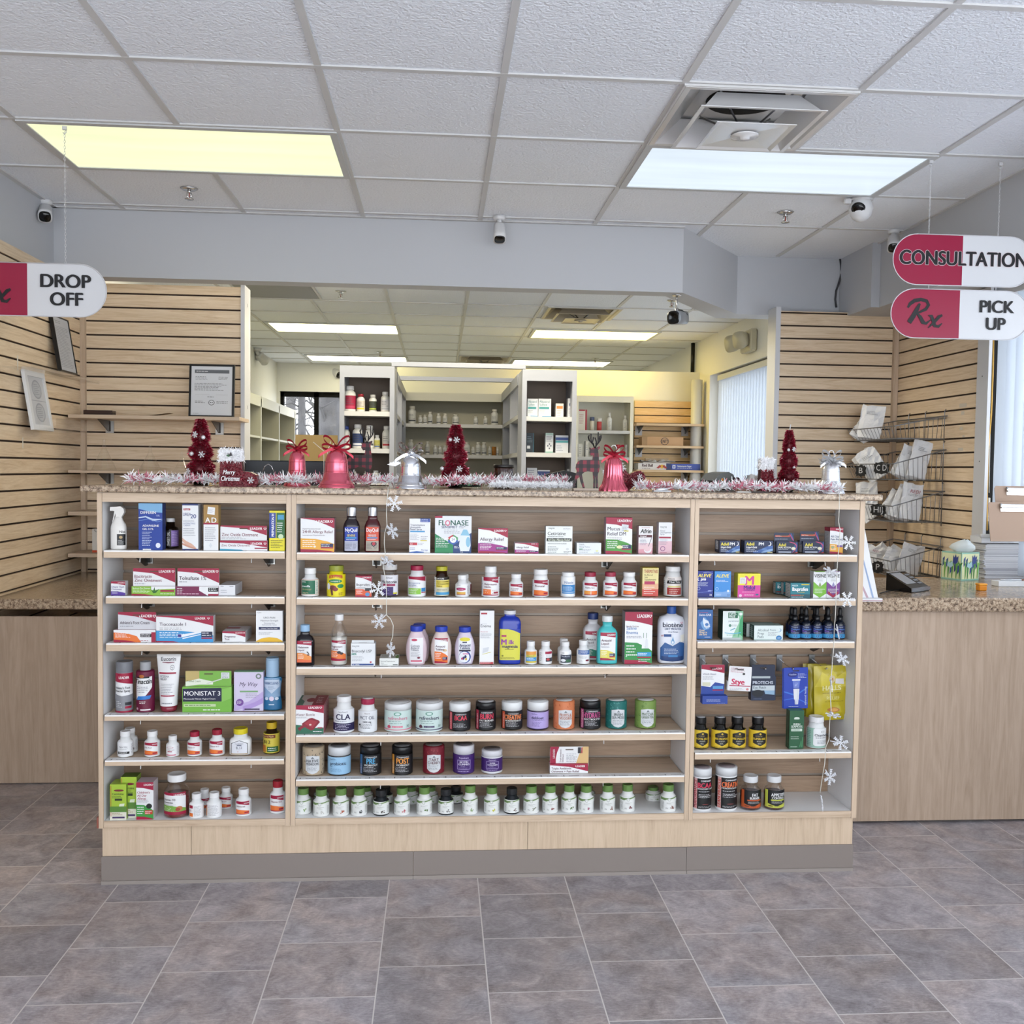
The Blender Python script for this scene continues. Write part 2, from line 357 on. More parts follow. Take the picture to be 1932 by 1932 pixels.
# ---- slatted panels
def slats(x0,x1,z0,z1,zref,m,pitch=.0762,gap=.0095,d=.016,insert=None):
    mb=MB(); g=DGAP if insert is None else insert
    mb.box(x0,x1,.010,.02,z0,z1,g)
    k=math.floor((z0-zref)/pitch); z=z0
    while z<z1-.002:
        k+=1; gz=zref+k*pitch; top=min(gz-gap/2,z1)
        if top>z+.001: mb.box(x0,x1,-.0,.012,z,top,m)
        z=gz+gap/2
    return mb
zl=aty(300,583,5.55).z
LB_Y=5.53; o=slats(-1.962,-1.10,.30,2.42,zl,W_SLAT).build('slatwall_panel',loc=(0,LB_Y,0))
tag(o,'maple slatwall panel of the left back corner, holding the framed certificate shelf','wall panel')
cs=MB(); cs.box(-1.966,-1.940,LB_Y-.03,LB_Y-.001,.30,2.40,W_MAPLEV); struct(cs,'trim_2')
pp=MB(); pp.box(-1.962,-1.105,LB_Y+.021,LB_Y+.12,.0,2.41,WHITE); pp.box(-1.962,-1.11,LB_Y-.0,LB_Y+.02,0,.3,WHITE); struct(pp,'wall_left_partition')
ec=MB(); ec.box(-1.105,-1.083,LB_Y-.012,LB_Y+.15,0,2.43,METALW)
for z in (2.32,1.75,1.2,.6): ec.box(-1.0835,-1.0825,LB_Y+.06,LB_Y+.066,z,z+.02,'#444444')
struct(ec,'trim_3')
# left side panel (grooves run along the room), dotted with old tape
s=slats(2.4,5.528,.0,2.425,zl,W_SLAT)
rnd=random.Random(3)
for y,z,w,h in ((3.55,1.36,.02,.07),(3.95,1.36,.013,.06),(4.5,1.37,.012,.03),(4.75,1.5,.01,.05),(4.7,1.86,.012,.07),(4.75,1.78,.01,.03),(4.3,1.9,.03,.05),(3.9,1.8,.02,.06),(4.2,1.62,.02,.03),(3.85,1.35,.03,.02),(4.5,1.05,.004,.035),(4.35,1.06,.02,.02)):
    s.box(y,y+w,-.0006,-.0001,z,z+h,'#e9e2d6')
o=s.build('slatwall_panel'); o.matrix_world=Matrix(((0,-1,0,-1.963),(1,0,0,0),(0,0,1,0),(0,0,0,1)))
tag(o,'long maple slatwall panel on the left wall, dotted with old tape scraps','wall panel')
# right back panel and right side panel
zq=aty(1560,616,5.71).z; RB_Y=5.71
o=slats(2.025,2.752,.30,2.398,zq,W_SLAT).build('slatwall_panel',loc=(0,RB_Y,0))
tag(o,'maple slatwall panel of the right back corner behind the wire baskets','wall panel')
pp=MB(); pp.box(2.025,2.752,RB_Y+.021,RB_Y+.12,0,2.39,WHITE); pp.box(2.025,2.752,RB_Y,RB_Y+.02,0,.3,WHITE); struct(pp,'wall_right_partition')
struct(MB().box(1.995,2.024,RB_Y-.012,RB_Y+.13,0,2.42,METALW),'trim_4')
struct(MB().box(2.722,2.7505,RB_Y-.028,RB_Y-.001,.3,2.378,W_MAPLEV),'trim_5')
o=slats(-5.708,-4.795,.30,2.378,zq,W_SLAT)
for y,z,w,h in ((-4.98,1.79,.07,.02),(-4.96,1.75,.03,.02),(-4.97,1.67,.03,.016),(-4.94,1.63,.02,.012),(-4.98,1.56,.05,.016)): o.box(y,y+w,-.0006,-.0001,z,z+h,'#d9cfc0')
o=o.build('slatwall_panel'); o.matrix_world=Matrix(((0,1,0,2.752),(-1,0,0,0),(0,0,1,0),(0,0,0,1)))
tag(o,'short maple slatwall panel on the right wall beside the bright window','wall panel')
t6=MB(); t6.box(2.735,2.752,4.69,4.793,.3,2.375,METALW)
for z in (1.93,1.5,1.1): t6.box(2.7345,2.735,4.74,4.746,z,z+.006,'#333333')
struct(t6,'trim_6')
# ---- vertical blinds
BL=None
def blind_mat():
    m,b,N,L=nodes('blind_vane',.6); t=m.node_tree
    b.inputs['Base Color'].default_value=lin('#e4e8ee')
    tl=N('ShaderNodeBsdfTranslucent'); tl.inputs[0].default_value=lin('#a9b4c2')
    mx=N('ShaderNodeMixShader'); mx.inputs[0].default_value=.6; L(b.outputs[0],mx.inputs[1]); L(tl.outputs[0],mx.inputs[2])
    L(mx.outputs[0],t.nodes['Material Output'].inputs['Surface']); return m
BL=blind_mat()
def blinds(x,y0,y1,z0,z1,label,ang,step=.078):
    r=thing('vertical_blinds',label,'blinds',(x,(y0+y1)/2,z0)); hy=(y1-y0)/2
    MB().box(-.03,.03,-hy,hy,z1-z0-.05,z1-z0,'#dfe2e6').build('head_rail',r)
    v=MB(); n=int((y1-y0)/step)
    for i in range(n):
        y=-hy+step*(i+.5); c,s=math.cos(ang)*.044,math.sin(ang)*.044
        pts=[(-s*k+.006*(1-k*k),y+c*k) for k in (-1,-.5,0,.5,1)]
        vs=[(px,py,z) for z in (.0,z1-z0-.05) for px,py in pts]
        v.add(vs,[(j,j+1,j+6,j+5) for j in range(4)],BL,True)
    v.build('vanes',r); return r
blinds(2.815,1.9,4.735,.95,zr-.005,'white vertical blinds of the bright window right of the pick up counter',.62)
blinds(2.66,6.05,9.1,.93,2.345,'white vertical blinds of the rear room window, right of the rear shelves',.5)
# ---- ceiling fixtures
def troffer(x0,y0,col,strength,label,dy=.6096,w=1.2192):
    r=thing('ceiling_light',label,'ceiling light',(x0+w/2,y0+dy/2,H-.012),0,None)
    a,b=w/2-.004,dy/2-.004; fr=MB(); k=.028
    for q in ((-a,a,-b,-b+k),(-a,a,b-k,b),(-a,-a+k,-b+k,b-k),(a-k,a,-b+k,b-k)): fr.box(*q,0,.0115,mat('#d2d4d6',.4))
    fr.build('frame',r)
    m,bs,N,L=nodes('diffuser_'+col.strip('#'),.4); tc=N('ShaderNodeTexCoord')
    wv=N('ShaderNodeTexNoise',Scale=2.0,Detail=2.0); mp=N('ShaderNodeMapping'); mp.inputs['Scale'].default_value=(.4,5,1); L(tc.outputs['Object'],mp.inputs[0]); L(mp.outputs[0],wv.inputs['Vector'])
    vo=N('ShaderNodeTexVoronoi',Scale=90.0); L(tc.outputs['Object'],vo.inputs['Vector'])
    rp=N('ShaderNodeMapRange'); rp.inputs['To Min'].default_value=strength*.76; rp.inputs['To Max'].default_value=strength*1.2; L(wv.outputs[0],rp.inputs['Value'])
    bs.inputs['Base Color'].default_value=(.12,.12,.12,1); bs.inputs['Emission Color'].default_value=lin(col); L(rp.outputs[0],bs.inputs['Emission Strength'])
    MB().box(-a+k,a-k,-b+k,b-k,.004,.0115,m).build('diffuser',r)
    return r
LS=1.0
troffer(-1.6272,3.8833,'#f8fdcc',.52*LS,'yellowish lit ceiling light panel near the drop off sign, front left')
troffer(.8112,3.8833,'#e2f1ff',.49*LS,'cool white lit ceiling light panel just below the square air vent')
troffer(-1.6,9.02,'#fff4b4',4.2*LS,'lit ceiling light of the rear room, nearer left one')
troffer(.86,9.06,'#ffe070',5.0*LS,'yellow lit ceiling light of the rear room, nearer right one')
troffer(-1.6,11.6,'#fff6d0',4.2*LS,'lit ceiling light of the rear room, far left above tall shelves')
troffer(.86,11.6,'#fff6d0',4.2*LS,'lit ceiling light of the rear room, far right above cream partition')
troffer(-1.5,5.9,'#fff2d4',13.0,'ceiling light of the rear room close behind the header, left one')  # added lamp, hidden by the header, brightens the rear shelf fronts
troffer(-.1,5.5,'#fff2d4',13.0,'ceiling light of the rear room close behind the header, right one')  # second added panel, out of view, to lift the rear room
def vent(x0,y0,label,met,s=.6096):
    r=thing('air_vent',label,'air vent',(x0+s/2,y0+s/2,H),0)
    R4=Matrix.Rotation(PI/4,4,'Z'); q=math.sqrt(2)
    def ring(o,i,z0,z1,zt,mm): 
        mb=MB(); mb.lathe([(i*q,z1),(o*.94*q,z0+.001),(o*q,z0),(o*q,z0-.003),(o*.93*q,z0-.002),(i*.98*q,z1-.004)],mm,n=4,smooth=False,closed=False); return mb.xf(R4)
    mb=ring(.298,.20,-.012,.06,0,met)
    mb.build('outer_cone',r)
    ring(.225,.15,-.045,.03,0,met).build('middle_cone',r)
    c=MB(); c.lathe([(.0,-.058),(.03,-.058),(.032,-.068),(.05,-.062),(.13*q,-.066),(.145*q,-.072),(.145*q,-.069),(.06,-.05),(0,-.05)],met,n=4,smooth=False,closed=False); c.xf(R4)
    c.lathe([(.0,-.082),(.018,-.08),(.02,-.072),(.05,-.07),(.052,-.066)],met,n=20); c.build('centre_plate',r)
    du=MB(); du.box(-.3,.3,-.3,.3,.064,.08,met); du.lathe([(0,.062),(.145,.062),(.145,.066),(0,.066)],mat('#08080a',.8),n=32); du.build('duct',r)
    bt=MB(); 
    for a in range(4):
        an=PI/4+a*PI/2; bt.tube([(.03*math.cos(an),.03*math.sin(an),-.05),(.2*math.cos(an),.2*math.sin(an),.05)],.004,STEEL)
    bt.build('strut',r); return r
# the ceiling is cut out over vents with a dark duct behind
VM=mat('#f4f4f6',.18,.15,coat=.5); VW=mat('#c9bfae',.4,.2)
v=vent(.8112,3.2737,'square stepped metal air vent in the ceiling above the cool white light',VM)
v2=vent(.86,7.80,'square air vent in the rear room ceiling before the yellow light',VW)
v3=vent(.22,11.3,'air vent at the far end of the rear ceiling, above the shelving bay',VW)
for q in (v,v2,v3):
    b=MB(); s=.3048; bb=.294
    for e in ((-s,s,-s,-bb),(-s,s,bb,s),(-s,-bb,-bb,bb),(bb,s,-bb,bb)): b.box(*e,-.0135,-.0005,TEE)
    b.build('frame',q)
rg=thing('return_grille','grey slotted return air grille in the rear ceiling, above the left partition edge','air vent',(atz(522,547,H).x,atz(522,547,H).y,H-.012))
g=MB(); g.box(-.29,.29,-.29,.29,.006,.0115,'#5a5a58')
for i in range(30): g.box(-.28,.28,-.285+i*.0195,-.277+i*.0195,0,.006,'#a7a7a4')
g.build('louvres',rg); fr=MB()
for e in ((-.3,.3,-.3,-.285),(-.3,.3,.285,.3),(-.3,-.285,-.285,.285),(.285,.3,-.285,.285)): fr.box(*e,-.002,.0115,TEE)
fr.build('frame',rg)
def sprinkler(p,label):
    r=thing('fire_sprinkler',label,'sprinkler',(p.x,p.y,H-.0015),0)
    MB().lathe([(.0,-.008),(.03,-.008),(.042,0),(.0,0)],CHROME,n=24).build('escutcheon',r)
    m=MB(); m.tube([(0,0,-.007),(0,0,-.022)],.009,CHROME); m.tube([(-.008,0,-.02),(-.012,0,-.033),(0,0,-.048)],.003,CHROME); m.tube([(.008,0,-.02),(.012,0,-.033),(0,0,-.048)],.003,CHROME); m.tube([(0,0,-.022),(0,0,-.046)],.0025,'#9a2a22'); m.build('frame',r)
    MB().lathe([(0,-.052),(.02,-.052),(.022,-.049),(0,-.049)],CHROME,n=12).build('deflector',r)
for px,py,l in ((357,355,'chrome fire sprinkler under the yellowish ceiling light, front left'),(1482,400,'chrome fire sprinkler between the cool white light and the dome camera'),(643,549,'chrome fire sprinkler of the rear ceiling, nearest one on the left'),(1268,566,'chrome fire sprinkler of the rear ceiling, beside the hanging camera'),(717,664,'chrome fire sprinkler above the far left rear light'),(1123,676,'chrome fire sprinkler before the far right rear light')):
    sprinkler(atz(px,py,H),l)
# ---- cameras
CW=mat('#e8e8ea',.35); CB=mat('#08080a',.15)
def bullet(p,dirv,label,s=1.0):
    r=thing('security_camera',label,'security camera',p); r.scale=(s,s,s)
    MB().lathe([(0,-.02),(.028,-.02),(.034,0),(0,0)],CW,n=20).build('mount',r)
    d=Vector(dirv).normalized(); a=Vector((0,0,-.035)); MB().tube([(0,0,-.018),a,a+d*.03],.014,CW,n=10).build('neck',r)
    q=d.to_track_quat('Z','Y').to_matrix().to_4x4(); q.translation=a+d*.015
    b=MB(); b.lathe([(.0,0),(.022,0),(.029,.012),(.031,.075),(.033,.10),(.0,.10)],CW,n=20,ex=3); b.xf(q); hs=b.build('housing',r)
    l=MB(); l.lathe([(.0,.1001),(.027,.1001),(.027,.101),(.0,.101)],CB,n=20,ex=3); l.xf(q); ln=l.build('lens_window',hs)
    return r
bullet(atz(86,378,H-.002),(.35,-1,-.75),'white bullet camera at the front left ceiling corner')
bullet(atz(942,408,H-.002),(.0,-.62,-1),'white bullet camera on the ceiling edge, centre above the header')
bullet(atz(1686,434,H-.002),(-.35,-.8,-.8),'white bullet camera on the right, behind the consultation sign')
bullet(atz(626,688,H-.002),(.9,-1,-.7),'small white bullet camera of the rear room, left of the tall shelves',1.6)
bullet(atz(485,657,H-.002),(.5,1,-.6),'small white bullet camera high on the rear left wall',1.5)
p=atz(1625,374,H-.002); r=thing('dome_camera','white round dome camera with dark eye beside the cool white ceiling light','security camera',p)
MB().lathe([(0,0),(.05,0),(.055,-.012),(.0,-.012)][::-1],CW,n=24).build('mount',r)
b=MB(); b.lathe([(0.0,-.062),(.02,-.058),(.038,-.046),(.05,-.026),(.056,0),(.05,.026),(.038,.042),(.0,.05)],CW,n=28,c=(0,0,-.05)); b.build('housing',r)
e=MB(); e.lathe([(.0,.0),(.018,-.001),(.03,-.007),(.034,-.014)][::-1],CB,n=20); e.xf(Matrix.Translation((-.033,-.040,-.068))@Matrix.Rotation(math.radians(125),4,Vector((1,-.8,0)).normalized())); e.build('eye',r)
m=MB(); m.box(-.085,-.05,-.012,.012,-.03,-.005,CW,.004); m.build('junction',r)
# hanging box camera in the opening
p=aty(1277,556,5.27); r=thing('security_camera','grey box camera hanging on a rod under the header corner','security camera',p)
MB().lathe([(0,0),(.025,0),(.025,-.006),(0,-.006)][::-1],CHROME,n=18).build('mount',r)
MB().tube([(0,0,0),(0,0,-.085)],.006,CHROME).build('rod',r)
k=MB(); d=Vector((-.55,-.8,-.12)).normalized(); q=d.to_track_quat('Z','Y').to_matrix().to_4x4(); q.translation=Vector((.02,.03,-.12))
b=MB(); b.lathe([(.0,-.065),(.03,-.065),(.038,-.058),(.038,.07),(.034,.075),(.0,.075)],mat('#a9adb2',.3,.3),n=20,ex=3.5); b.xf(q); b.build('housing',r)
b=MB(); b.lathe([(.0,.0751),(.033,.0751),(.035,.084),(.026,.086),(.016,.078),(.0,.078)],CB,n=20,ex=3.5); b.xf(q); b.build('lens_window',r)
MB().tube([(0,0,-.08),(.03,.0,-.085),(.07,.04,-.10),(.075,.06,-.13),(.05,.07,-.15)],.004,BLACK).build('cable',r)
MB().tube([(0,0,-.075),(.005,.005,-.1)],.011,CHROME).build('bracket',r)
# ================================================================ DISPLAY CABINET
CF=3.33; CT=1.337   # front face, underside of the countertop
XL0,XL1=-1.138,-1.121; XD1a,XD1,XD1b=-.515,-.498,-.481; XD2a,XD2,XD2b=.877,.893,.909; XR0,XR1=1.488,1.507
cab=thing('display_cabinet','long maple display cabinet with three bays of shelves under a granite top','cabinet',(0.18,3.45,0))
def cpart(mb,name,label=None): return mb.build(name,cab,(-0.18,-3.45,0),label)
BK=3.545
INW=mat('#fbfbfd',.45)
for x0,x1,b in ((XL0,XL1,0),(XD1a,XD1,0),(XD1,XD1b,0),(XD2a,XD2,0),(XD2,XD2b,0),(XR0,XR1,0)):
    m=MB(); m.box(x0+.0006,x1-.0006,CF,CF+.006,.197,CT-.001,W_MAPLEV); m.box(x0+.0006,x1-.0006,CF+.006,BK+.04,.197,CT,INW)
    cpart(m,'upright_panel')
m=MB()
for a,b in ((XL1,XD1a),(XD1b,XD2a),(XD2b,XR0)): m.box(a,b,CF+.002,CF+.022,CT-.032,CT-.001,W_MAPLE)
cpart(m,'top_rail')
INS=mat('#8b8178',.55,.6)
zi=aty(900,1003,BK).z
for a,b in ((XL1,XD1a),(XD1b,XD2a),(XD2b,XR0)):
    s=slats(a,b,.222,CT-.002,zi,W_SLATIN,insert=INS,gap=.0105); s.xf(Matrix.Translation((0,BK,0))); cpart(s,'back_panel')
m=MB(); m.box(XL0,XR1,BK+.041,BK+.055,.1,CT,W_MAPLE); cpart(m,'rear_panel')
for a,b in ((XL1,XD1a),(XD1b,XD2a),(XD2b,XR0)):
    m=MB(); m.box(a,b,CF+.001,CF+.007,.2,.2215,W_MAPLE); m.box(a,b,CF+.007,BK,.2,.2215,mat('#ffffff',.4)); cpart(m,'bottom_board','white bottom board with maple front edge')
m=MB(); ks=[-1.132,-.835,.324,1.503]
for a,b in zip(ks,ks[1:]): m.box(a+.0007,b-.0007,CF+.018,CF+.03,.0,.199,W_KICK)
m.box(-1.132,-1.12,CF+.03,BK+.05,0,.199,W_KICK); m.box(1.491,1.503,CF+.03,BK+.05,0,.199,W_KICK); cpart(m,'kick_board')
m=MB(); RUB=mat('#8d837d',.5); ks=[-1.134,-.076,.893,1.505]
for a,b in zip(ks,ks[1:]): m.box(a+.0006,b-.0006,CF+.012,CF+.018,.012,.095,RUB); m.box(a+.0006,b-.0006,CF+.006,CF+.018,.0,.012,mat('#9d948e',.5))
cpart(m,'rubber_base')
tp=MB(); tp.box(-1.145,-1.1384,CF+.002,CF+.03,.197,.235,'#9a5a4c',.001); cpart(tp,'corner_tape','red-brown tape scrap')
ct=MB(); ct.box(-1.183,1.557,3.30,3.76,CT+.001,1.360,GRAN,.004); o=ct.build('countertop'); tag(o,'long brown granite countertop over the display cabinet, carrying the christmas decorations','countertop')
TOPZ=1.360
# ---- shelves: top front edge and bottom front edge read from the photograph
SHZ={}
STRIP=mat('#ffffff',.25); TAGM=mat('#f2f2f2',.5); INK='#3c3d44'
def shelf(bay,i,yt,yb,x0,x1,label,ntag,seed):
    xm={'L':365,'M':926,'R':1462}[bay]; z1=aty(xm,yt,CF).z; z0=aty(xm,yb,CF).z; SHZ[bay,i]=z1
    o=thing('display_shelf',label,'shelf',((x0+x1)/2,CF,z1),0,None); w=(x1-x0)/2; t=z1-z0
    m=MB(); m.box(-w,w,-.004,.205,-t,-.0022,W_MAPLE); m.build('board',o)
    m=MB(); m.box(-w+.001,w-.001,-.0048,.03,-.0052,-.0004,STRIP); rnd=random.Random(seed)
    for k in range(ntag):
        x=-w+2*w*(k+.5+rnd.uniform(-.18,.18))/ntag; tw=rnd.uniform(.026,.034)
        m.box(x-tw,x+tw,-.0050,.016,-.0004,-.0001,TAGM)
        for q in range(7):
            a=x-tw*.5+q*tw*.16; m.add([(a,.002,-.00005),(a+tw*.12,.002,-.00005),(a+tw*.12,.006,-.00005),(a,.006,-.00005)],[(0,1,2,3)],INK)
        m.add([(x-tw-.004,-.001,-.00005),(x-tw-.001,-.001,-.00005),(x-tw-.001,.012,-.00005),(x-tw-.004,.012,-.00005)],[(0,1,2,3)],INK)
    m.build('price_strip',o)
    for sx in (-1,1):
        bx=sx*(w*.62 if bay=='M' else w*.72)
        if bay=='R' and sx<0: bx=-w+.03
        b=MB(); b.prism([(0,0)]*0 or [(-.012,-t),(.012,-t),(.012,-t-.035),(-.012,-t-.035)],.19,.214,mat('#1a1a1c',.3))
        vs=[(x,y,z) for x in (-.0015,.0015) for y,z in ((.05,-t),(.2,-t),(.2,-t-.045),(.17,-t-.045))]
        b.add(vs,[(0,1,2,3),(7,6,5,4),(0,4,5,1),(1,5,6,2),(2,6,7,3),(3,7,4,0)],mat('#26231f',.35))
        b.box(-.016,.016,.2075,.2125,-t-.04,-t-.004,mat('#b9b9b6',.3,.6)); b.xf(Matrix.Translation((bx,0,0))); bo=b.build('bracket',o)
        h=MB(); hx=bx-sx*.03; h.tube([(hx,.03,-t+.002),(hx,.012,-t-.004),(hx,.010,-t-.016)],.0016,mat('#e5e5e5',.3)); h.build('clip',bo)
LSH=[(1039,1053,2),(1125,1139,3),(1213,1228,4),(1347.5,1358.5,4),(1432.5,1443,4)]
nm=['topmost','second','third','fourth','fifth']
for i,(a,b,n) in enumerate(LSH): shelf('L',i,a,b,XL1+.006+(.006 if i in (1,2) else 0),XD1a-.004,f'{nm[i]} maple shelf from the top in the left bay of the display cabinet',n+1,i)
for i,(a,b,n) in enumerate([(1044.5,1058.5,9),(1128,1141.5,6),(1257.5,1272,11),(1384,1398,14),(1466,1479,16)]):
    shelf('M',i,a,b,XD1b+.002,XD2a-.002,f'{nm[i]} maple shelf from the top in the wide middle bay of the cabinet',n,20+i)
for i,(a,b,n) in enumerate([(1046,1059,4),(1129.5,1142,4),(1210,1222.5,6),(1418.5,1431,6)]):
    shelf('R',i,a,b,XD2b+.002,XR0-.008,f'{nm[i]} maple shelf from the top in the right bay of the cabinet',n,40+i)
SHZ['L',5]=SHZ['M',5]=SHZ['R',4]=.2216
# ================================================================ GOODS ON THE SHELVES
CR='#a5173f'; WH='#f1f2f4'; NV='#1c2a5a'; OR='#ee7a35'; GN='#5a9a3c'; YE='#f1c62c'; BKc='#121214'; GY='#8b8d95'; DK='#2b2c33'
FP='#8d8f99'
def LD(title,band,t0=.86,t1=.58,bw=.36,ty=.60,th=.085,tc='#6d1136',mw=.9,sub=1,logo=.075,blk=NV,red=1):
    a=[('r',0,0,1,1,WH),('s',[(0,t0,1),(.4,t0-.3*(t0-t1)*.6,1),(.75,t0-.62*(t0-t1),1),(1,t1,1)],CR)]
    if logo: a+=[('t','LEADER',.86,.995-logo*1.75,logo,'#ffffff',{'al':'r','b':.03,'mw':.42}),('h',.915,.995-logo*1.25,logo*.62,'#ffffff')]
    y=ty
    for s in title: a.append(('t',s,.06,y,th,tc,{'mw':mw,'b':.012})); y-=th*1.45
    if sub: a.append(('l',.06,y-.005,.62,y+th*1.0,2,FP))
    if band: a+=[('s',[(0,0,bw),(.45,0,bw*.97),(.8,0,bw*.78),(1,0,bw*.6)],band),('l',.06,bw*.35,.5,bw*.9,4,'#ffffff')]
    if red: a+=[('s',[(0,0,.085),(.5,0,.075),(.9,0,.03),(1,0,.004)],CR)]
    if blk: a+=[('r',.6,.15,.97,.25,blk),('l',.62,.155,.95,.245,2,'#fff'),('r',.6,.11,.97,.145,CR)]
    return a
def LP(title,band=OR,tc='#7a1238',th=.1,fp=1):   # small vitamin label
    a=[('r',0,0,1,1,WH),('s',[(.17,.80,1),(.5,.78,1),(.83,.66,1)],CR),('t','LEADER',.80,.83,.075,'#fff',{'al':'r','mw':.3,'b':.02})]
    y=.56
    for s in title: a.append(('t',s,.235,y,th,tc,{'mw':.56,'b':.015})); y-=th*1.4
    a+=[('s',[(.17,.05,.36),(.5,.05,.35),(.83,.05,.24)],band),('s',[(.17,0,.07),(.83,0,.04)],CR),('r',.6,.1,.8,.2,CR)]
    if fp: a+=[('l',.87,.06,1.0,.95,10,'#5a5a60'),('l',0,.06,.13,.95,10,'#5a5a60')]
    return a
def place(bay,i,l,t,r,b,round_,dmax=.2,y=None):
    z=SHZ[bay,i]+.0002; cx=(l+r)/2
    Y=y if y is not None else max(CF+.013,min(atz(cx,b,z).y,CF+.17))
    if round_:
        R=.05
        for _ in range(3): R=(aty(r,b,Y+R).x-aty(l,b,Y+R).x)/2
        Y=min(Y,BK-.004-2*R); X=aty(cx,(t+b)/2,Y+R).x; top=aty(cx,t,Y+R*1.35).z
    else:
        R=(aty(r,b,Y).x-aty(l,b,Y).x)/2; X=(aty(l,b,Y).x+aty(r,b,Y).x)/2; top=aty(cx,t,Y).z
    lim=(CT-.034 if i==0 else SHZ[bay,i-1]-.0275)-z-.002
    return X,Y,z,R,min(top-z,lim)
BOXM={}
def box(bay,i,l,t,r,b,art,label,d=.04,side='#e4e4e6',top=None,tab=None,tabart=None,group=None,y=None,name='medicine_box',cat='medicine box',topart=None,sideart=None,rz=0):
    X,Y,z,R,h=place(bay,i,l,t,r,b,False,y=y); w=2*R; d=min(d,BK-.004-Y)
    m=MB(); q=.0004
    m.add([(x,yy,zz) for zz in (0,h) for yy in (0,d) for x in (-R,R)],[(0,2,3,1)],side)
    vs=[(x,yy,zz) for zz in (0,h) for yy in (0,d) for x in (-R,R)]
    m.add(vs,[(0,1,5,4),(2,6,7,3)],side); m.add(vs,[(0,4,6,2),(1,3,7,5)],side); m.add(vs,[(4,5,7,6)],top or side)
    # tuck flap seams
    for s in (-1,1): m.add([(s*(R+q*.3),d*.5-.0004,.002),(s*(R+q*.3),d*.5+.0004,.002),(s*(R+q*.3),d*.5+.0004,h-.002),(s*(R+q*.3),d*.5-.0004,h-.002)],[(0,1,2,3) if s>0 else (3,2,1,0)],'#c4c4c8')
    m.box(-R*.9,R*.9,d-.0006,d+.0003,h-.012,h-.001,side)
    draw(m,art,w,h,flat_map(-R,0,0),False)
    if topart: draw(m,topart,w,d,lambda u,v,L:(-R+u,v,h+.00015*(L+1)),False)
    if sideart:
        draw(m,sideart,d,h,lambda u,v,L:(-R-.00015*(L+1),d-u,v),False)
        draw(m,sideart,d,h,lambda u,v,L:(R+.00015*(L+1),u,v),False)
    o=m.build(name,None,(X,Y,z)); o.rotation_euler=(0,0,rz); tag(o,label,cat,group)
    if tab:
        a=aty(tab[0],tab[1],Y+.02); e=aty(tab[2],tab[3],Y+.02); x0,x1=a.x-X,e.x-X; th=a.z-z; lim=(CT-.034 if i==0 else SHZ[bay,i-1]-.0275)-z-.002; th=min(th,lim)
        tm=MB(); c=.006; y0=min(.012,d*.5)
        tm.prism([(x0,h-.012),(x1,h-.012),(x1,th-c),(x1-c,th),(x0+c,th),(x0,th-c)],y0,y0+.0012,side)
        draw(tm,tabart,x1-x0-.001,th-h,lambda u,v,L:(x0+.0005+u,y0-.00015*(L+1),h+v),False)
        xm=(x0+x1)/2; tm.box(xm-.014,xm+.014,y0-.0012,y0-.0008,th-.012,th-.0085,'#5b4636')
        tm.build('hang_tab',o)
    return o
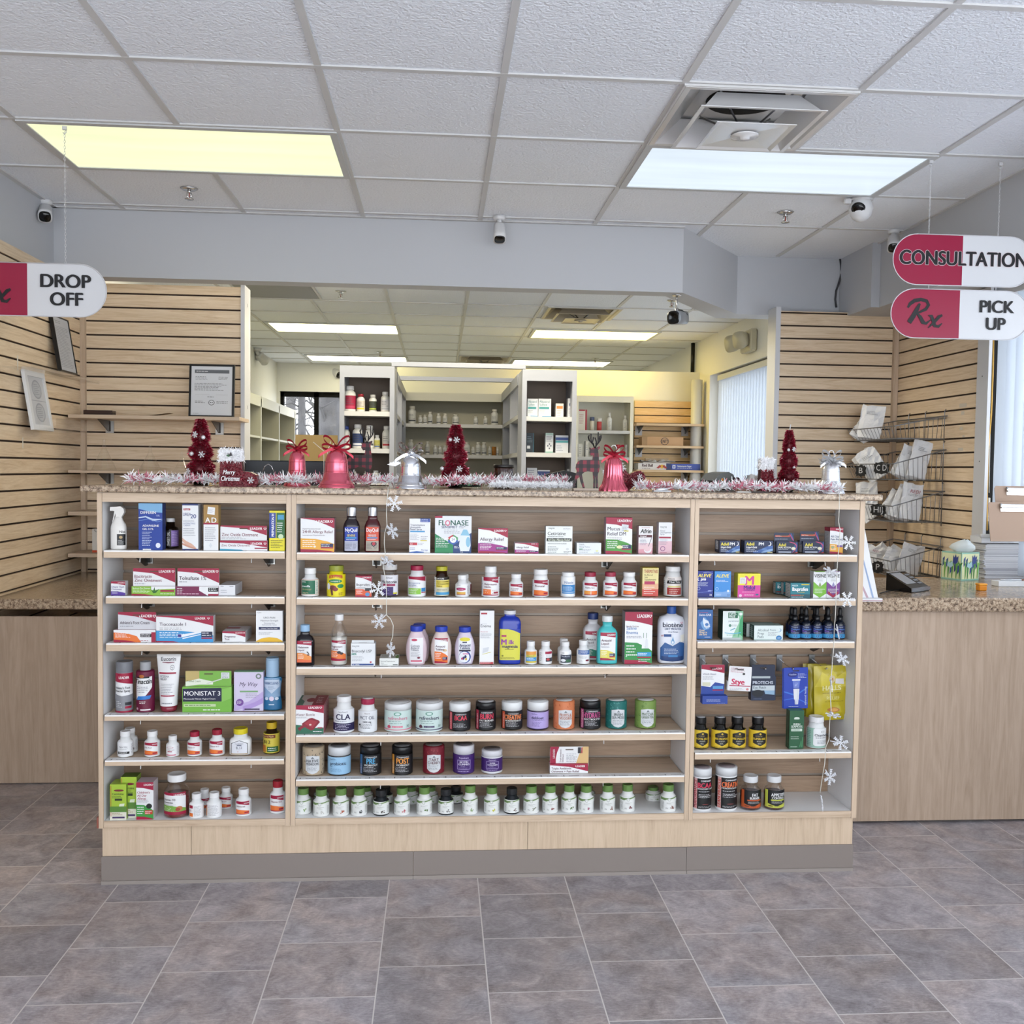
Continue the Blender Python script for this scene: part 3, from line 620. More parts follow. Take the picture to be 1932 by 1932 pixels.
def vessel(bay,i,l,t,r,b,label,body='#f3f4f5',cap='#f2f2f3',art=None,prof='pill',capf=(.66,.20),zone=(.08,.58),span=.92,ex=2.0,dr=1.0,brough=.32,crough=.35,wrap=None,cmetal=0,bm=None,cm=None,name='pill_bottle',cat='bottle',group=None,y=None,fill=None,capridge=.025,nolab=False,artw=None,ltop=None):
    X,Y,z,R,h=place(bay,i,l,t,r,b,True,y=y); D=R*dr; Yc=Y+D if dr!=1 else Y+R
    o=thing(name,label,cat,(X,Yc,z),0,group)
    cr,chf=capf; ch=h*chf; nk=h-ch; bmat=bm or mat(body,brough,spec=.5); cmat=cm or mat(cap,crough,cmetal)
    s=R
    P={'pill':[(.9,0),(.985,.012),(1,.03),(1,.66),(.97,.72),(.88,.775),(cr*1.0,.82)],
       'squat':[(.93,0),(1,.02),(1,.6),(.97,.7),(.85,.78),(cr*.95,.82)],
       'jar':[(.94,0),(.99,.015),(1,.035),(1,.93),(.97,.97),(cr*.97,.99)],
       'tub':[(.95,0),(.99,.012),(1,.03),(1,.97),(.98,.99)],
       'boston':[(.92,0),(.99,.012),(1,.03),(1,.68),(.96,.75),(.8,.82),(.55,.87),(cr*.85,.90)],
       'syrup':[(.94,0),(1,.015),(1,.70),(.97,.74),(.8,.84),(cr*.98,.90),(cr*.95,.94)],
       'citrate':[(.86,0),(.97,.015),(1,.04),(.97,.10),(1,.16),(1,.6),(.96,.72),(.8,.82),(.55,.91),(.42,.96)],
       'antacid':[(.72,0),(.8,.02),(.9,.15),(.97,.3),(1,.45),(.97,.6),(.86,.75),(.68,.88),(.56,.97)],
       'flask':[(.93,0),(.985,.015),(1,.04),(1,.80),(.97,.86),(.82,.92),(.5,.955),(cr*.9,.97)],
       'mouth':[(.86,0),(.93,.02),(.97,.1),(1,.3),(1,.72),(.97,.84),(.85,.93),(.45,.97)],
       'aero':[(.93,0),(.98,.01),(1,.025),(1,.97),(.94,.99)],
       'clens':[(.9,0),(1,.03),(.98,.2),(.86,.42),(.84,.5),(.92,.75),(1,.9),(.9,.97),(cr,.99)]}[prof]
    pr=[(a*s,q*nk) for a,q in P]+[(cr*s*.9,nk+.001)]
    m=MB(); m.lathe(pr,bmat,n=32,ex=ex,sy=dr); bo=m.build('body',o)
    if fill:
        f=MB(); f.lathe([(s*.9,.003),(s*.95,.006),(s*.95,nk*fill[1]),(0,nk*fill[1]+.001)],mat(fill[0],.5),n=24,ex=ex,sy=dr); f.build('contents',o)
    c=MB(); k=cr*s
    if prof=='tub': c.lathe([(k,nk),(k,h-.003),(k-.002,h-.0006),(k-.005,h)],cmat,n=32)
    else:
        c.lathe([(k*.98,nk-.0005),(k,nk+.0015),(k,h-ch*.12)],cmat,n=48 if capridge else 28,ridge=capridge,closed=False); c.lathe([(k,h-ch*.12),(k*.93,h-.0004),(k*.85,h),(k*.8,h-ch*.03),(0,h-ch*.03)],cmat,n=28)
    if ltop: c.lathe([(0,h+.0001),(k*.8,h+.0001),(k*.8,h+.0004),(0,h+.0004)],ltop,n=24)
    c.build('lid' if prof in('tub',) else 'cap',o)
    if art:
        z0,z1=zone[0]*h,zone[1]*h; lh=z1-z0; lab=MB(); Rz=s*1.0005+.0001
        if prof in('antacid','clens','mouth','syrup','flask') or ex!=2 or dr!=1:
            W=(artw or 1.7)*R*span
            def rad(zz):
                for (a,q),(a2,q2) in zip(P,P[1:]):
                    if q*nk<=zz<=q2*nk: return a+(a2-a)*(zz-q*nk)/((q2-q)*nk)
                return P[-1][0]
            def fm(u,v,L):
                rr=rad(z0+v)*s; x=u-W/2; x=max(-.96*rr,min(.96*rr,x)); return (x,-rr*dr*max(0,1-abs(x/rr)**ex)**(1/ex)-.0004-.0002*L,z0+v)
            draw(lab,art,W,lh,fm,True,10)
        else:
            W=span*PI*R
            if wrap: lab.lathe([(Rz,z0),(Rz,z1)],wrap,n=32,closed=False)
            draw(lab,art,W,lh,cyl_map(Rz,z0,W))
        lab.build('label',o)
    return o
V=vessel
# ---------- left bay, top shelf
def spray_bottle(bay,i,l,t,r,b,label):
    X,Y,z,R,h=place(bay,i,l,t,r,b,True); R*=.95; o=thing('spray_bottle',label,'spray bottle',(X,Y+R,z)); wm=mat('#efece8',.35)
    m=MB(); m.lathe([(R*.93,0),(R,.004),(R,h*.5),(R*.9,h*.58),(R*.62,h*.66),(R*.5,h*.72),(R*.42,h*.76)],wm,n=24,ex=2.6,sy=.8); m.build('body',o)
    s=MB(); k=R*.34; s.prism([(-R*.98,h*.90),(-R*.98,h*.985),(R*.35,h),(R*.75,h*.95),(R*.8,h*.86),(R*.42,h*.74),(-R*.28,h*.74),(-R*.35,h*.86),(-R*.5,h*.89)],-k,k,wm); s.box(-R*1.05,-R*.96,-k*.8,k*.8,h*.895,h*.98,mat('#f8f8f8',.3)); s.build('spray_head',o)
    g=MB(); g.prism([(-R*.52,h*.88),(-R*.34,h*.87),(-R*.5,h*.74),(-R*.72,h*.62),(-R*.78,h*.63),(-R*.62,h*.76)],-k*.6,k*.6,wm); g.build('trigger',o)
    lab=MB(); draw(lab,[('r',.0,0,1,1,'#17171a'),('t','Nix',.35,1.12,.2,'#222',{'b':.03}),('e',.5,.72,.22,.13,'#b59a6b'),('l',.12,.05,.9,.5,5,'#cfcfcf')],R*.95,h*.26,lambda u,v,L:(R*.02+u,-R*.8*max(0,1-abs((R*.02+u)/R)**2.6)**(1/2.6)-.0003-.0001*L,h*.10+v)); lab.build('label',o)
    return o
spray_bottle('L',0,209,955,239.5,1038,'white trigger spray bottle at the left end of the top left shelf')
box('L',0,261.6,946.5,306.5,1038,[('r',0,0,1,1,'#1b3f9c'),('s',[(0,.88,1),(.5,.82,1),(1,.80,1)],'#7fb4de'),('s',[(0,.68,.70),(.3,.70,.73),(.6,.62,.67),(1,.66,.665)],'#c3d4ee'),('s',[(0,.62,.63),(.4,.66,.67),(.8,.6,.61),(1,.63,.64)],'#6f93d0'),('t','DIFFERIN',.09,.775,.055,'#fff',{'mw':.82,'b':.02}),('t','GEL',.9,.725,.032,'#cfe0ff',{'al':'r'}),('t','ADAPALENE',.17,.50,.042,'#fff',{'mw':.7,'b':.02}),('t','GEL 0.1%',.17,.43,.04,'#fff',{'b':.02}),('l',.15,.08,.62,.4,9,'#d6e2fb'),('e',.82,.1,.1,.055,'#e9eefc'),('r',.18,0,.52,.025,'#fff')],'tall blue gel box with light blue top reading Adapalene Gel','.04' and .04,side='#17327c',top='#8ab9e0')
V('L',0,306.5,977,337,1035,'dark brown bottle with lilac label and white cap in the top left bay',body='#1c120d',art=[('r',0,0,1,1,'#9a7cc7'),('r',.36,0,.62,1,'#1a1414'),('t','SWEET OIL',.55,.06,.14,'#fff',{'up':1,'mw':.85}),('l',.04,.1,.33,.9,9,'#4d3a7a'),('l',.66,.1,.96,.9,8,'#d9c9f0')],prof='pill',capf=(.56,.12),zone=(.07,.6),brough=.12,wrap='#9a7cc7',name='medicine_bottle')
box('L',0,344,950.5,374,1038.5,[('r',0,0,1,1,WH),('r',0,.965,1,1,'#23306c'),('r',.08,.86,.5,.9,'#b12a3a'),('t','Rugby',.29,.865,.03,'#fff',{'al':'c'}),('t','UREA',.05,.74,.065,'#27357a',{'mw':.5}),('t','20',.52,.69,.085,'#22408a',{'b':.02}),('l',.06,.6,.8,.66,2,'#8f93a8'),('t','HYDRATING',.08,.56,.03,'#6b7cab',{'mw':.8}),('t','CREAM',.08,.52,.03,'#6b7cab'),('l',.06,.3,.9,.48,5,FP),('s',[(.0,.2,.27),(.25,.1,.2),(.6,.05,.14),(.85,.04,.06)],'#e0b29c'),('s',[(0,.12,.16),(.4,.06,.1),(.9,.02,.04)],'#d39a84'),('r',0,0,1,.03,'#23306c')],'slim white cream box reading Urea 20 with two hands pictured',d=.05,side='#c8cad4',top='#23306c')
box('L',0,384,952.5,412,1039,[('r',0,0,1,1,WH),('r',0,.6,1,1,'#a98242'),('p',[(.25,.8),(.75,.78),(.78,.94),(.3,.96)],'#f5f5f5'),('l',.33,.82,.72,.92,4,FP),('t','A',.12,.61,.11,'#fff',{'b':.02}),('t','D',.55,.61,.11,'#fff',{'b':.02}),('r',0,.57,1,.605,CR),('l',.1,.2,.9,.52,7,FP),('r',.44,.06,.52,.16,'#dfe4ea'),('r',.38,.09,.58,.13,'#dfe4ea')],'slim white and gold ointment box with large white A and D',d=.035,side='#b59355',top='#a98242')
box('L',0,415,1020,504.5,1039.2,[('r',0,0,1,1,WH),('s',[(0,.8,1),(.5,.7,1),(1,.32,1)],CR),('t','LEADER',.89,.6,.22,'#fff',{'al':'r','b':.03}),('h',.95,.72,.14,'#fff'),('t','Zinc Oxide Ointment',.03,.42,.22,'#7a1238',{'mw':.6}),('s',[(0,0,.18),(.45,0,.1),(.5,0,.0)],'#3aa6c8'),('r',.73,.18,1,.3,CR)],'wide crimson and white carton with hang tab reading Zinc Oxide Ointment',d=.035,tab=(416.6,991,504.5,1020),tabart=[('r',0,0,1,1,WH),('s',[(0,.92,1),(.5,.82,1),(1,.35,1)],CR),('t','LEADER',.9,.72,.16,'#fff',{'al':'r','b':.03}),('h',.96,.8,.1,'#fff'),('t','Zinc Oxide Ointment',.03,.28,.21,'#7a1238',{'mw':.78,'b':.01}),('l',.03,.06,.6,.22,2,FP)],side='#b9a3ad')
box('L',0,508,963.7,537,1039.6,[('r',0,0,1,1,'#f0e22a'),('r',0,.32,.42,.95,'#1f3f98'),('t','PREPARATION H',.31,.36,.06,'#fff',{'up':1,'mw':.56,'b':.03}),('r',.46,.32,1,.95,'#206a35'),('r',.55,.78,.95,.9,'#4aa0c8'),('l',.52,.45,.95,.72,5,'#fff'),('e',.75,.36,.17,.06,'#cfe6bb'),('l',.1,.06,.9,.28,5,'#3f4a1c')],'narrow yellow box with blue and green panels, right end of top left shelf',d=.035,side='#c9bf20',top='#f0e22a')
# left bay, second shelf
box('L',1,209.5,1097,236.5,1123.6,LD(['Diaper Rash','Ointment'],'#5b3aa0',t0=.86,t1=.72,bw=.3,ty=.56,th=.12,blk=None,red=0,tc='#4a3a8a'),'small white crimson and purple cube box reading Diaper Rash Ointment',d=.03,side='#e6e6ea')
box('L',1,248.3,1106.4,330.5,1124.6,[('r',0,0,1,1,'#8cc03c'),('s',[(.45,.6,1),(.7,.7,1),(1,.75,1)],WH),('t','Bacitracin Zinc Ointment',.03,.72,.16,'#fff',{'mw':.4}),('l',.03,.3,.45,.66,3,'#f3fbe3'),('p',[(.5,.25),(.42,.8),(.49,.5),(.53,.95),(.54,.5),(.64,.75),(.56,.3)],'#2f6a2a'),('s',[(0,0,.2),(.3,0,.15),(.5,0,.02)],CR),('r',.66,.42,.98,.62,CR),('l',.66,.1,.98,.3,1,'#fff')],'green and white carton with hang tab reading Bacitracin Zinc Ointment',d=.036,tab=(252.4,1071.5,332,1107),tabart=[('r',0,0,1,1,WH),('s',[(0,.82,1),(.45,.72,1),(1,.2,1)],CR),('t','LEADER',.9,.76,.13,'#fff',{'al':'r','b':.03,'mw':.32}),('h',.95,.83,.085,'#fff'),('t','Bacitracin',.03,.46,.17,'#7a1238',{'b':.012}),('t','Zinc Ointment',.03,.24,.17,'#7a1238',{'b':.012}),('l',.03,.08,.3,.18,1,FP)],side='#cdb2bd')
box('L',1,331.5,1106.8,412,1123.8,[('r',0,0,1,1,'#7b1a4d'),('s',[(.55,.55,1),(.75,.0,1),(1,.0,1)],WH),('l',.03,.3,.2,.9,3,'#fff'),('l',.03,.05,.6,.35,1,'#e7c3d3'),('r',.76,.45,1,.9,'#202126'),('l',.78,.5,.97,.85,2,'#fff'),('r',.76,.0,1,.2,CR)],'plum and white carton with hang tab reading Tolnaftate 1%',d=.036,tab=(336,1071.5,414.7,1107),tabart=[('r',0,0,1,1,WH),('s',[(0,.82,1),(.45,.74,1),(1,.18,1)],CR),('t','LEADER',.9,.76,.13,'#fff',{'al':'r','b':.03,'mw':.32}),('h',.95,.83,.085,'#fff'),('t','Tolnaftate 1%',.04,.35,.2,'#3a1c33',{'mw':.65,'b':.015}),('l',.04,.18,.3,.3,1,FP)],side='#cdb2bd')
box('L',1,412.8,1104,443.6,1123.4,[('r',0,0,1,1,'#e9eaee'),('r',.1,.86,.3,.9,DK),('r',.65,.86,.9,.9,DK),('l',.12,.2,.6,.6,2,FP)],'small plain white carton lying right of the plum carton',d=.12,side='#d9dbe2',top='#dfe0e6',sideart=[('l',.05,.1,.95,.9,7,'#9a9ca5')])
# left bay, third shelf
box('L',2,214.4,1188.6,293.5,1212.3,[('r',0,0,1,1,WH),('s',[(0,.0,.8),(.3,.0,.74),(.55,.0,.5),(.66,.0,.0)],OR),('l',.04,.35,.4,.75,4,'#fff'),('s',[(0,0,.22),(.3,0,.15),(.5,0,.03)],CR),('r',.64,.42,.9,.7,'#26262b'),('l',.66,.45,.88,.68,2,'#fff'),('r',.9,.0,1,.82,CR),('l',.64,.05,.88,.2,1,CR)],"orange and white carton with grey hang tab reading Athlete's Foot Cream",d=.036,tab=(224,1154,296,1189),tabart=[('r',0,0,1,1,'#dcdde3'),('s',[(0,.86,1),(.45,.75,1),(1,.42,1)],CR),('t','LEADER',.9,.7,.15,'#fff',{'al':'r','b':.03,'mw':.34}),('h',.955,.77,.1,'#fff'),('t',"Athlete's Foot Cream",.05,.3,.17,'#3f2a38',{'mw':.78,'b':.012}),('l',.05,.12,.42,.24,1,FP)],side='#c7aab5')
box('L',2,294.7,1161.7,402.5,1212,LD(['Tioconazole 1'],'#3d9ad6',t0=.97,t1=.62,bw=.44,ty=.62,th=.12,tc='#3c1c3a',blk=None,red=0)+[('s',[(.38,.2,.3),(.44,.18,.3)],'#3b3a8f'),('s',[(.44,.18,.29),(.76,.34,.4)],'#f4f6fb'),('s',[(.46,.12,.16),(.78,.28,.31)],'#f4f6fb'),('r',.79,.2,.985,.4,'#1b2145'),('l',.8,.22,.97,.39,2,'#fff'),('r',.79,.13,.985,.18,CR),('s',[(0,0,.05),(.3,0,.035),(.4,0,0)],CR)],'wide white crimson and blue box reading Tioconazole 1',d=.03,side='#d7d7da')
box('L',2,419.5,1191,463,1211,[('r',0,0,1,1,WH),('s',[(0,.84,1),(.5,.78,1),(1,.45,1)],CR),('t','LEADER',.88,.78,.13,'#fff',{'al':'r'}),('h',.94,.84,.09,'#fff'),('t','Pregnancy',.1,.42,.17,'#5b1840',{'b':.03}),('t','Test',.1,.18,.17,'#5b1840',{'b':.03})],'low crimson and white box lying flat reading Pregnancy Test',d=.11,side='#e8e8ec',top='#d8d3d8',sideart=[('l',.05,.1,.95,.9,7,'#9a9ca5')],topart=[('r',0,.5,.6,.75,CR),('r',.1,.1,.9,.3,'#eeeef2')])
box('L',2,483,1152.4,533.2,1210.8,[('r',0,0,1,1,WH),('t','URO-PAIN',.5,.75,.055,'#31364a',{'al':'c','b':.01}),('t','Maximum Strength',.5,.66,.05,'#31364a',{'al':'c','mw':.85}),('t','Phenazopyridine',.5,.585,.035,'#59607a',{'al':'c'}),('t','Hydrochloride Tablets',.5,.53,.035,'#59607a',{'al':'c','mw':.9}),('r',.1,.39,.9,.48,'#1d2a58'),('t','Urinary Tract Pain Relief',.5,.42,.035,'#fff',{'al':'c','mw':.74}),('t','ReliOn',.06,.92,.03,DK),('l',.1,.22,.7,.32,3,FP),('s',[(0,0,.02),(.2,0,.11),(.5,0,.15),(.8,0,.12),(1,0,.03)],'#f0bf2e')],'upright white box with navy bar and yellow base, third left shelf',d=.025,side='#d7d8dd')
# left bay, fourth shelf
V('L',3,219,1245.6,251,1344.5,'grey aerosol can with crimson band reading Foot Powder Spray',body='#8e9097',cap='#7f8188',art=[('r',0,0,1,1,'#8e9097'),('r',0,.35,1,1,WH),('s',[(0,.80,1),(.5,.76,1),(1,.70,1)],CR),('t','LEADER',.78,.86,.06,'#fff',{'al':'r','mw':.4,'b':.03}),('t',"Athlete's Foot",.22,.60,.06,'#33333b',{'b':.02,'mw':.6}),('t','Powder Spray',.22,.52,.06,'#33333b',{'b':.02,'mw':.6}),('s',[(0,.3,.5),(.5,.3,.42),(1,.3,.46)],'#8e9097'),('l',.2,.12,.5,.3,4,'#e5e5ea'),('r',.62,.18,.9,.26,DK),('r',.62,.1,.9,.16,CR),('r',0,0,1,.04,CR)],prof='aero',capf=(.98,.20),zone=(.0,.78),wrap='#8e9097',capridge=0,name='aerosol_can',cat='aerosol can')
V('L',3,257.7,1246.5,291.5,1344.5,'maroon aerosol can with white shield and grey nozzle on the fourth left shelf',body='#6d1239',cap='#a9abb0',art=[('r',0,0,1,1,'#6d1239'),('p',[(.18,.3),(.18,.86),(.86,.9),(.86,.62),(.55,.38)],WH),('t','Tinactin',.17,.72,.12,'#15151a',{'b':.04,'sh':.2,'mw':.66}),('r',.24,.86,.74,.9,'#1b1b20'),('e',.45,.91,.1,.04,'#b96b2f'),('l',.24,.48,.72,.66,4,FP),('p',[(.2,.3),(.3,.4),(.82,.42),(.76,.33)],'#2f7dd0'),('l',.36,.2,.66,.28,2,'#fff'),('r',.4,.04,.78,.07,'#eee'),('e',.26,.08,.05,.03,'#d8b3c2')],prof='aero',capf=(.6,.17),zone=(.01,.8),wrap='#6d1239',capridge=0,name='aerosol_can',cat='aerosol can')
def tube(bay,i,l,t,r,b,label):
    X,Y,z,R,h=place(bay,i,l,t,r,b,True); o=thing('cream_tube',label,'cream tube',(X,Y+R*.7,z)); n=24; m=MB(); vs=[]; st=[(0,.68,.68),(.1,.70,.68),(.12,.72,.62),(.4,.8,.5),(.7,.9,.3),(.93,.99,.05),(.94,1,.03),(1,1,.025)]
    CP=mat('#8a2a3c',.15,spec=.6)
    body=[s for s in st if s[0]>=.1]; ms=mat('#efeff1',.35)
    for k,(q,a,d) in enumerate(body):
        for j in range(n): an=2*PI*j/n; vs.append((R*a*math.cos(an),R*d*math.sin(an),h*q))
    m.add(vs,[(k*n+j,k*n+(j+1)%n,(k+1)*n+(j+1)%n,(k+1)*n+j) for k in range(len(body)-1) for j in range(n)]+[tuple(range((len(body)-1)*n,len(body)*n))],ms,True); m.build('body',o)
    c=MB(); c.lathe([(R*.6,0),(R*.66,.003),(R*.7,h*.10),(0,h*.104)],CP,n=28); c.build('cap',o)
    def rad(q):
        for (q0,a0,d0),(q1,a1,d1) in zip(st,st[1:]):
            if q0<=q<=q1: k=(q-q0)/(q1-q0); return a0+(a1-a0)*k,d0+(d1-d0)*k
        return 1,.03
    W=2*R
    def fm(u,v,L):
        a,d=rad(v/h); x=(u/W-.5)*2*a*.93; return (x*R,-R*d*math.sqrt(max(0,1-(x/a)**2))-.0003-.0001*L,v)
    lab=MB(); draw(lab,[('t','Eucerin',.5,.885,.065,'#2d2f3d',{'al':'c','mw':.8,'b':.012}),('s',[(.22,.855,.865),(.5,.845,.862),(.78,.855,.865)],'#7a1238'),('e',.7,.77,.1,.045,'#3c3c44'),('e',.7,.77,.085,.037,'#efeff1'),('h',.7,.77,.02,'#3c3c44'),('r',.06,.66,.9,.69,CR),('t','ECZEMA',.12,.60,.035,'#5a5a66'),('t','RELIEF',.12,.555,.035,'#5a5a66'),('l',.12,.3,.9,.5,7,FP),('r',.1,.27,.9,.292,CR),('l',.15,.12,.85,.18,1,FP)],W,h,fm); lab.build('label',o)
tube('L',3,298,1231.4,343,1344,'tall white cream tube standing on its red cap in the left bay')
box('L',3,344,1296,436.7,1343.5,[('r',0,0,1,1,'#79b845'),('p',[(.01,.42),(.01,.93),(.78,.96),(.8,.93),(.8,.42)],'#15193f'),('t','MONISTAT 3',.04,.66,.17,'#fff',{'mw':.73,'b':.015}),('t','Miconazole Nitrate Vaginal Cream',.03,.5,.06,'#fff',{'mw':.74}),('r',.03,.22,.68,.32,'#c9dcae'),('l',.05,.23,.6,.31,1,'#3c5a22'),('l',.42,.04,.95,.14,1,'#fff'),('s',[(.8,.4,.9),(1,.55,1)],'#8cc65a')],'green box with navy panel and pale hang tab on the fourth left shelf',d=.05,side='#6ba63b',top='#a7cf7a',tab=(351,1265,437.5,1297),tabart=[('r',0,0,1,1,'#7fb94c'),('s',[(0,.2,1),(.3,.45,1)],'#c8b273'),('s',[(0,.0,.3),(.3,.1,.5),(.6,.1,.3)],'#eef3e2'),('t','Prefilled Cream',.03,.28,.11,'#3a6a1c',{'mw':.3}),('p',[(.44,.18),(.78,.5),(.8,.45),(.5,.16)],'#d9dad4'),('r',.78,.5,.96,.9,'#dfe3e6'),('l',.8,.52,.94,.85,4,'#8b8d95'),('r',.42,.78,.6,.84,'#3d5a22')])
box('L',3,441.5,1267,496.5,1341.5,[('r',0,0,1,1,'#d9d0ea'),('s',[(0,.0,.16),(.5,.1,.24),(1,.3,.5)],'#c3b0e0'),('s',[(.3,.0,.12),(.7,.1,.22),(1,.2,.34)],'#b49ad8'),('t','My Way',.5,.63,.1,'#4a3a5c',{'al':'c','sh':.35,'mw':.8,'c':.9}),('e',.84,.88,.1,.07,'#7d8a84'),('e',.84,.88,.05,.035,'#d9d0ea'),('r',.2,.475,.82,.515,'#7fae78'),('l',.4,.33,.85,.45,3,FP),('e',.2,.22,.13,.09,'#7a4b9e'),('l',.11,.18,.3,.27,3,'#fff'),('r',.36,.03,.88,.065,'#3b3050'),('r',0,.985,1,1,'#6d9a76')],'pale lilac box with script lettering and purple dot',d=.03,side='#c5bbd6',top='#86b190')
V('L',3,497,1237.7,533.6,1340.4,'tall blue skin cleanser bottle with pale blue cap at the left bay edge',body='#2f7fae',cap='#a9c9e6',art=[('r',0,0,1,1,'#8fb0d2'),('s',[(0,0,.4),(.5,0,.36),(1,0,.4)],'#256f9f'),('p',[(.08,.72),(.08,.95),(.92,.95),(.92,.72),(.5,.5)],'#c9d8ec'),('t','HIBICLENS',.5,.8,.075,'#3e5f94',{'al':'c','mw':.74,'b':.015}),('l',.3,.62,.72,.76,4,'#6d7fa5'),('e',.22,.34,.1,.05,'#d8e3f2'),('e',.5,.34,.14,.07,'#e5d6ea'),('e',.78,.34,.1,.05,'#d8e3f2'),('r',.35,.14,.65,.17,'#cfe2f2')],prof='clens',capf=(.68,.36),zone=(.02,.62),span=1.0,capridge=0,dr=.62,artw=1.85,name='cleanser_bottle')
# left bay, fifth shelf
def plain(t1,blk=BKc): return [('r',0,0,1,1,WH),('t',t1,.5,.62,.11,'#4a4d5e',{'al':'c','mw':.6}),('l',.3,.42,.7,.55,2,FP),('r',.22,.1,.78,.28,blk),('l',.27,.13,.73,.25,1,'#fff'),('l',.85,.1,1,.9,9,FP),('l',0,.1,.14,.9,9,FP)]
V('L',4,231,1371.5,259.8,1421,'white pill bottle standing behind another at the left end of the fifth left shelf',art=plain('Kera-Vite'))
V('L',4,222.3,1377,251.2,1429,'white pill bottle with black strip at the front left end of the fifth shelf',art=plain('Kera-Vite'))
V('L',4,273,1377,302,1428.5,'white capped bottle with crimson and orange label, fifth left shelf, left of a smaller one',art=LP(['Folic Acid']))
V('L',4,314,1386,338,1428.5,'smallest white bottle on the fifth left shelf with a pink oval mark',art=[('r',0,0,1,1,WH),('e',.42,.76,.2,.09,CR),('e',.42,.76,.17,.07,WH),('t','Folic Acid',.5,.5,.1,'#8a2a4c',{'al':'c','mw':.5}),('r',.3,.34,.55,.42,CR),('r',.22,.0,.75,.08,'#d0506c'),('l',.8,.1,1,.9,9,FP)])
V('L',4,353.7,1378,381,1427.5,'red capped vitamin bottle reading Vitamin D, fifth left shelf',cap='#a51b3c',art=LP(['Vitamin D']))
V('L',4,395.4,1374,424,1426.5,'red capped vitamin bottle reading Vitamin B12 left of the yellow capped one',cap='#9d1a34',art=LP(['Vitamin B12']))
V('L',4,435,1369.5,475.6,1425.2,'squat white bottle with yellow cap reading B-12',cap='#e6d52a',art=[('s',[(0,0,.78),(.15,0,.86),(.5,0,1),(.85,0,.86),(1,0,.78)],'#26272c'),('s',[(.03,.03,.75),(.15,.03,.83),(.5,.03,.96),(.85,.03,.83),(.97,.03,.75)],'#e6e8f0'),('t','21st CENTURY',.5,.72,.08,'#5b5e70',{'al':'c','mw':.5}),('r',.36,.61,.64,.69,'#7d8295'),('t','B-12',.5,.40,.16,'#3d4256',{'al':'c'}),('l',.35,.3,.65,.37,1,FP),('h',.42,.19,.05,'#c84058'),('r',0,.0,1,.07,'#b79a6a')],prof='squat',capf=(.66,.2),zone=(.04,.58),span=.8,ex=3.0,dr=.72,artw=1.9)
V('L',4,497.3,1360,527.8,1423,'amber bottle with yellow label and yellow cap reading B12',body='#2c1c0e',cap='#d8b52a',art=[('r',0,0,1,1,'#d9c648'),('r',.1,.78,.72,.95,'#7a3524'),('t','Nature Made',.14,.83,.08,'#f0d890',{'mw':.5}),('t','B12',.2,.5,.17,'#3a3220',{'b':.02}),('r',.36,.06,.86,.34,'#2f6a35'),('l',.4,.1,.8,.3,2,'#fff'),('r',0,.06,.3,.4,'#c47a35')],zone=(.03,.66),brough=.12,wrap='#d9c648')
# left bay, bottom board
gb=[('r',0,0,1,1,'#a9c93f'),('r',0,0,1,.22,'#e9e7d6'),('t','Cetirizine',.14,.70,.06,'#2f3d18',{'b':.03,'mw':.7}),('l',.14,.6,.85,.68,2,'#3d4a20'),('r',.3,.54,.75,.6,'#25331a'),('e',.55,.83,.3,.03,'#7a2430'),('p',[(.5,.28),(.8,.3),(.9,.46),(.6,.45)],'#e3ecd0'),('l',.14,.12,.8,.26,3,'#8a6a28'),('r',.15,.04,.9,.09,'#4b3a6a'),('r',.05,.1,.08,.97,'#b5452f'),('r',0,.22,1,.38,'#5c8a3a')]
box('L',5,228,1466,258,1543,gb,'lime green syrup box standing behind the front lime green one',d=.05,side='#7d9a35',top='#5b6f2a')
box('L',5,207.5,1480,238.5,1553.8,gb,'lime green syrup box at the front left corner of the bottom board',d=.06,side='#86a438',top='#a8bf45')
box('L',5,257.3,1476,289.6,1551.8,LD(["Children's",'All Day','Allergy'],'#3f9b45',t0=.86,t1=.78,bw=.4,ty=.70,th=.055,tc='#a5173f',sub=0,blk=None,red=1,logo=.05)+[('l',.06,.44,.9,.54,3,FP),('e',.75,.36,.17,.07,'#1c221e'),('r',.5,.14,.95,.25,'#c8402f'),('l',.52,.15,.93,.24,2,'#fff')],'white green and crimson box reading All Day Allergy',d=.055,side='#d7cfd3',top='#c8b5bd')
CLG=glass('clear_plastic',alpha=.10)
GUM=LD(['Vitamin D3','Gummies'],'#7fb04c',t0=.88,t1=.84,bw=.42,ty=.64,th=.085,tc='#3a2433',blk=None,red=0)+[('e',.72,.28,.13,.11,'#c07a4c'),('e',.66,.24,.09,.08,'#a8452f'),('r',0,0,1,.14,CR)]
V('L',5,309.8,1456,358,1552,'large clear gummy jar with white lid reading Vitamin D3 Gummies',art=GUM,bm=CLG,capf=(.72,.16),zone=(.10,.62),span=.62,prof='pill',fill=('#7d2f2a',.62),name='gummy_jar',cat='jar')
V('L',5,373.7,1486.5,398.3,1538.6,'white vitamin bottle peeking out behind two others on the bottom left board',art=LP(['Vitamin D3']),y=CF+.10)
V('L',5,413.7,1483.6,439.2,1537.7,'white vitamin bottle set back to the right of the bottle cluster, bottom left board',art=LP(['Vitamin D3']),y=CF+.105)
back_lab=[('r',0,0,1,1,'#f4f4f6'),('l',.25,.05,.78,.92,11,'#70727c'),('r',0,.0,.2,.9,'#e9a57a'),('r',0,.75,.2,.9,CR)]
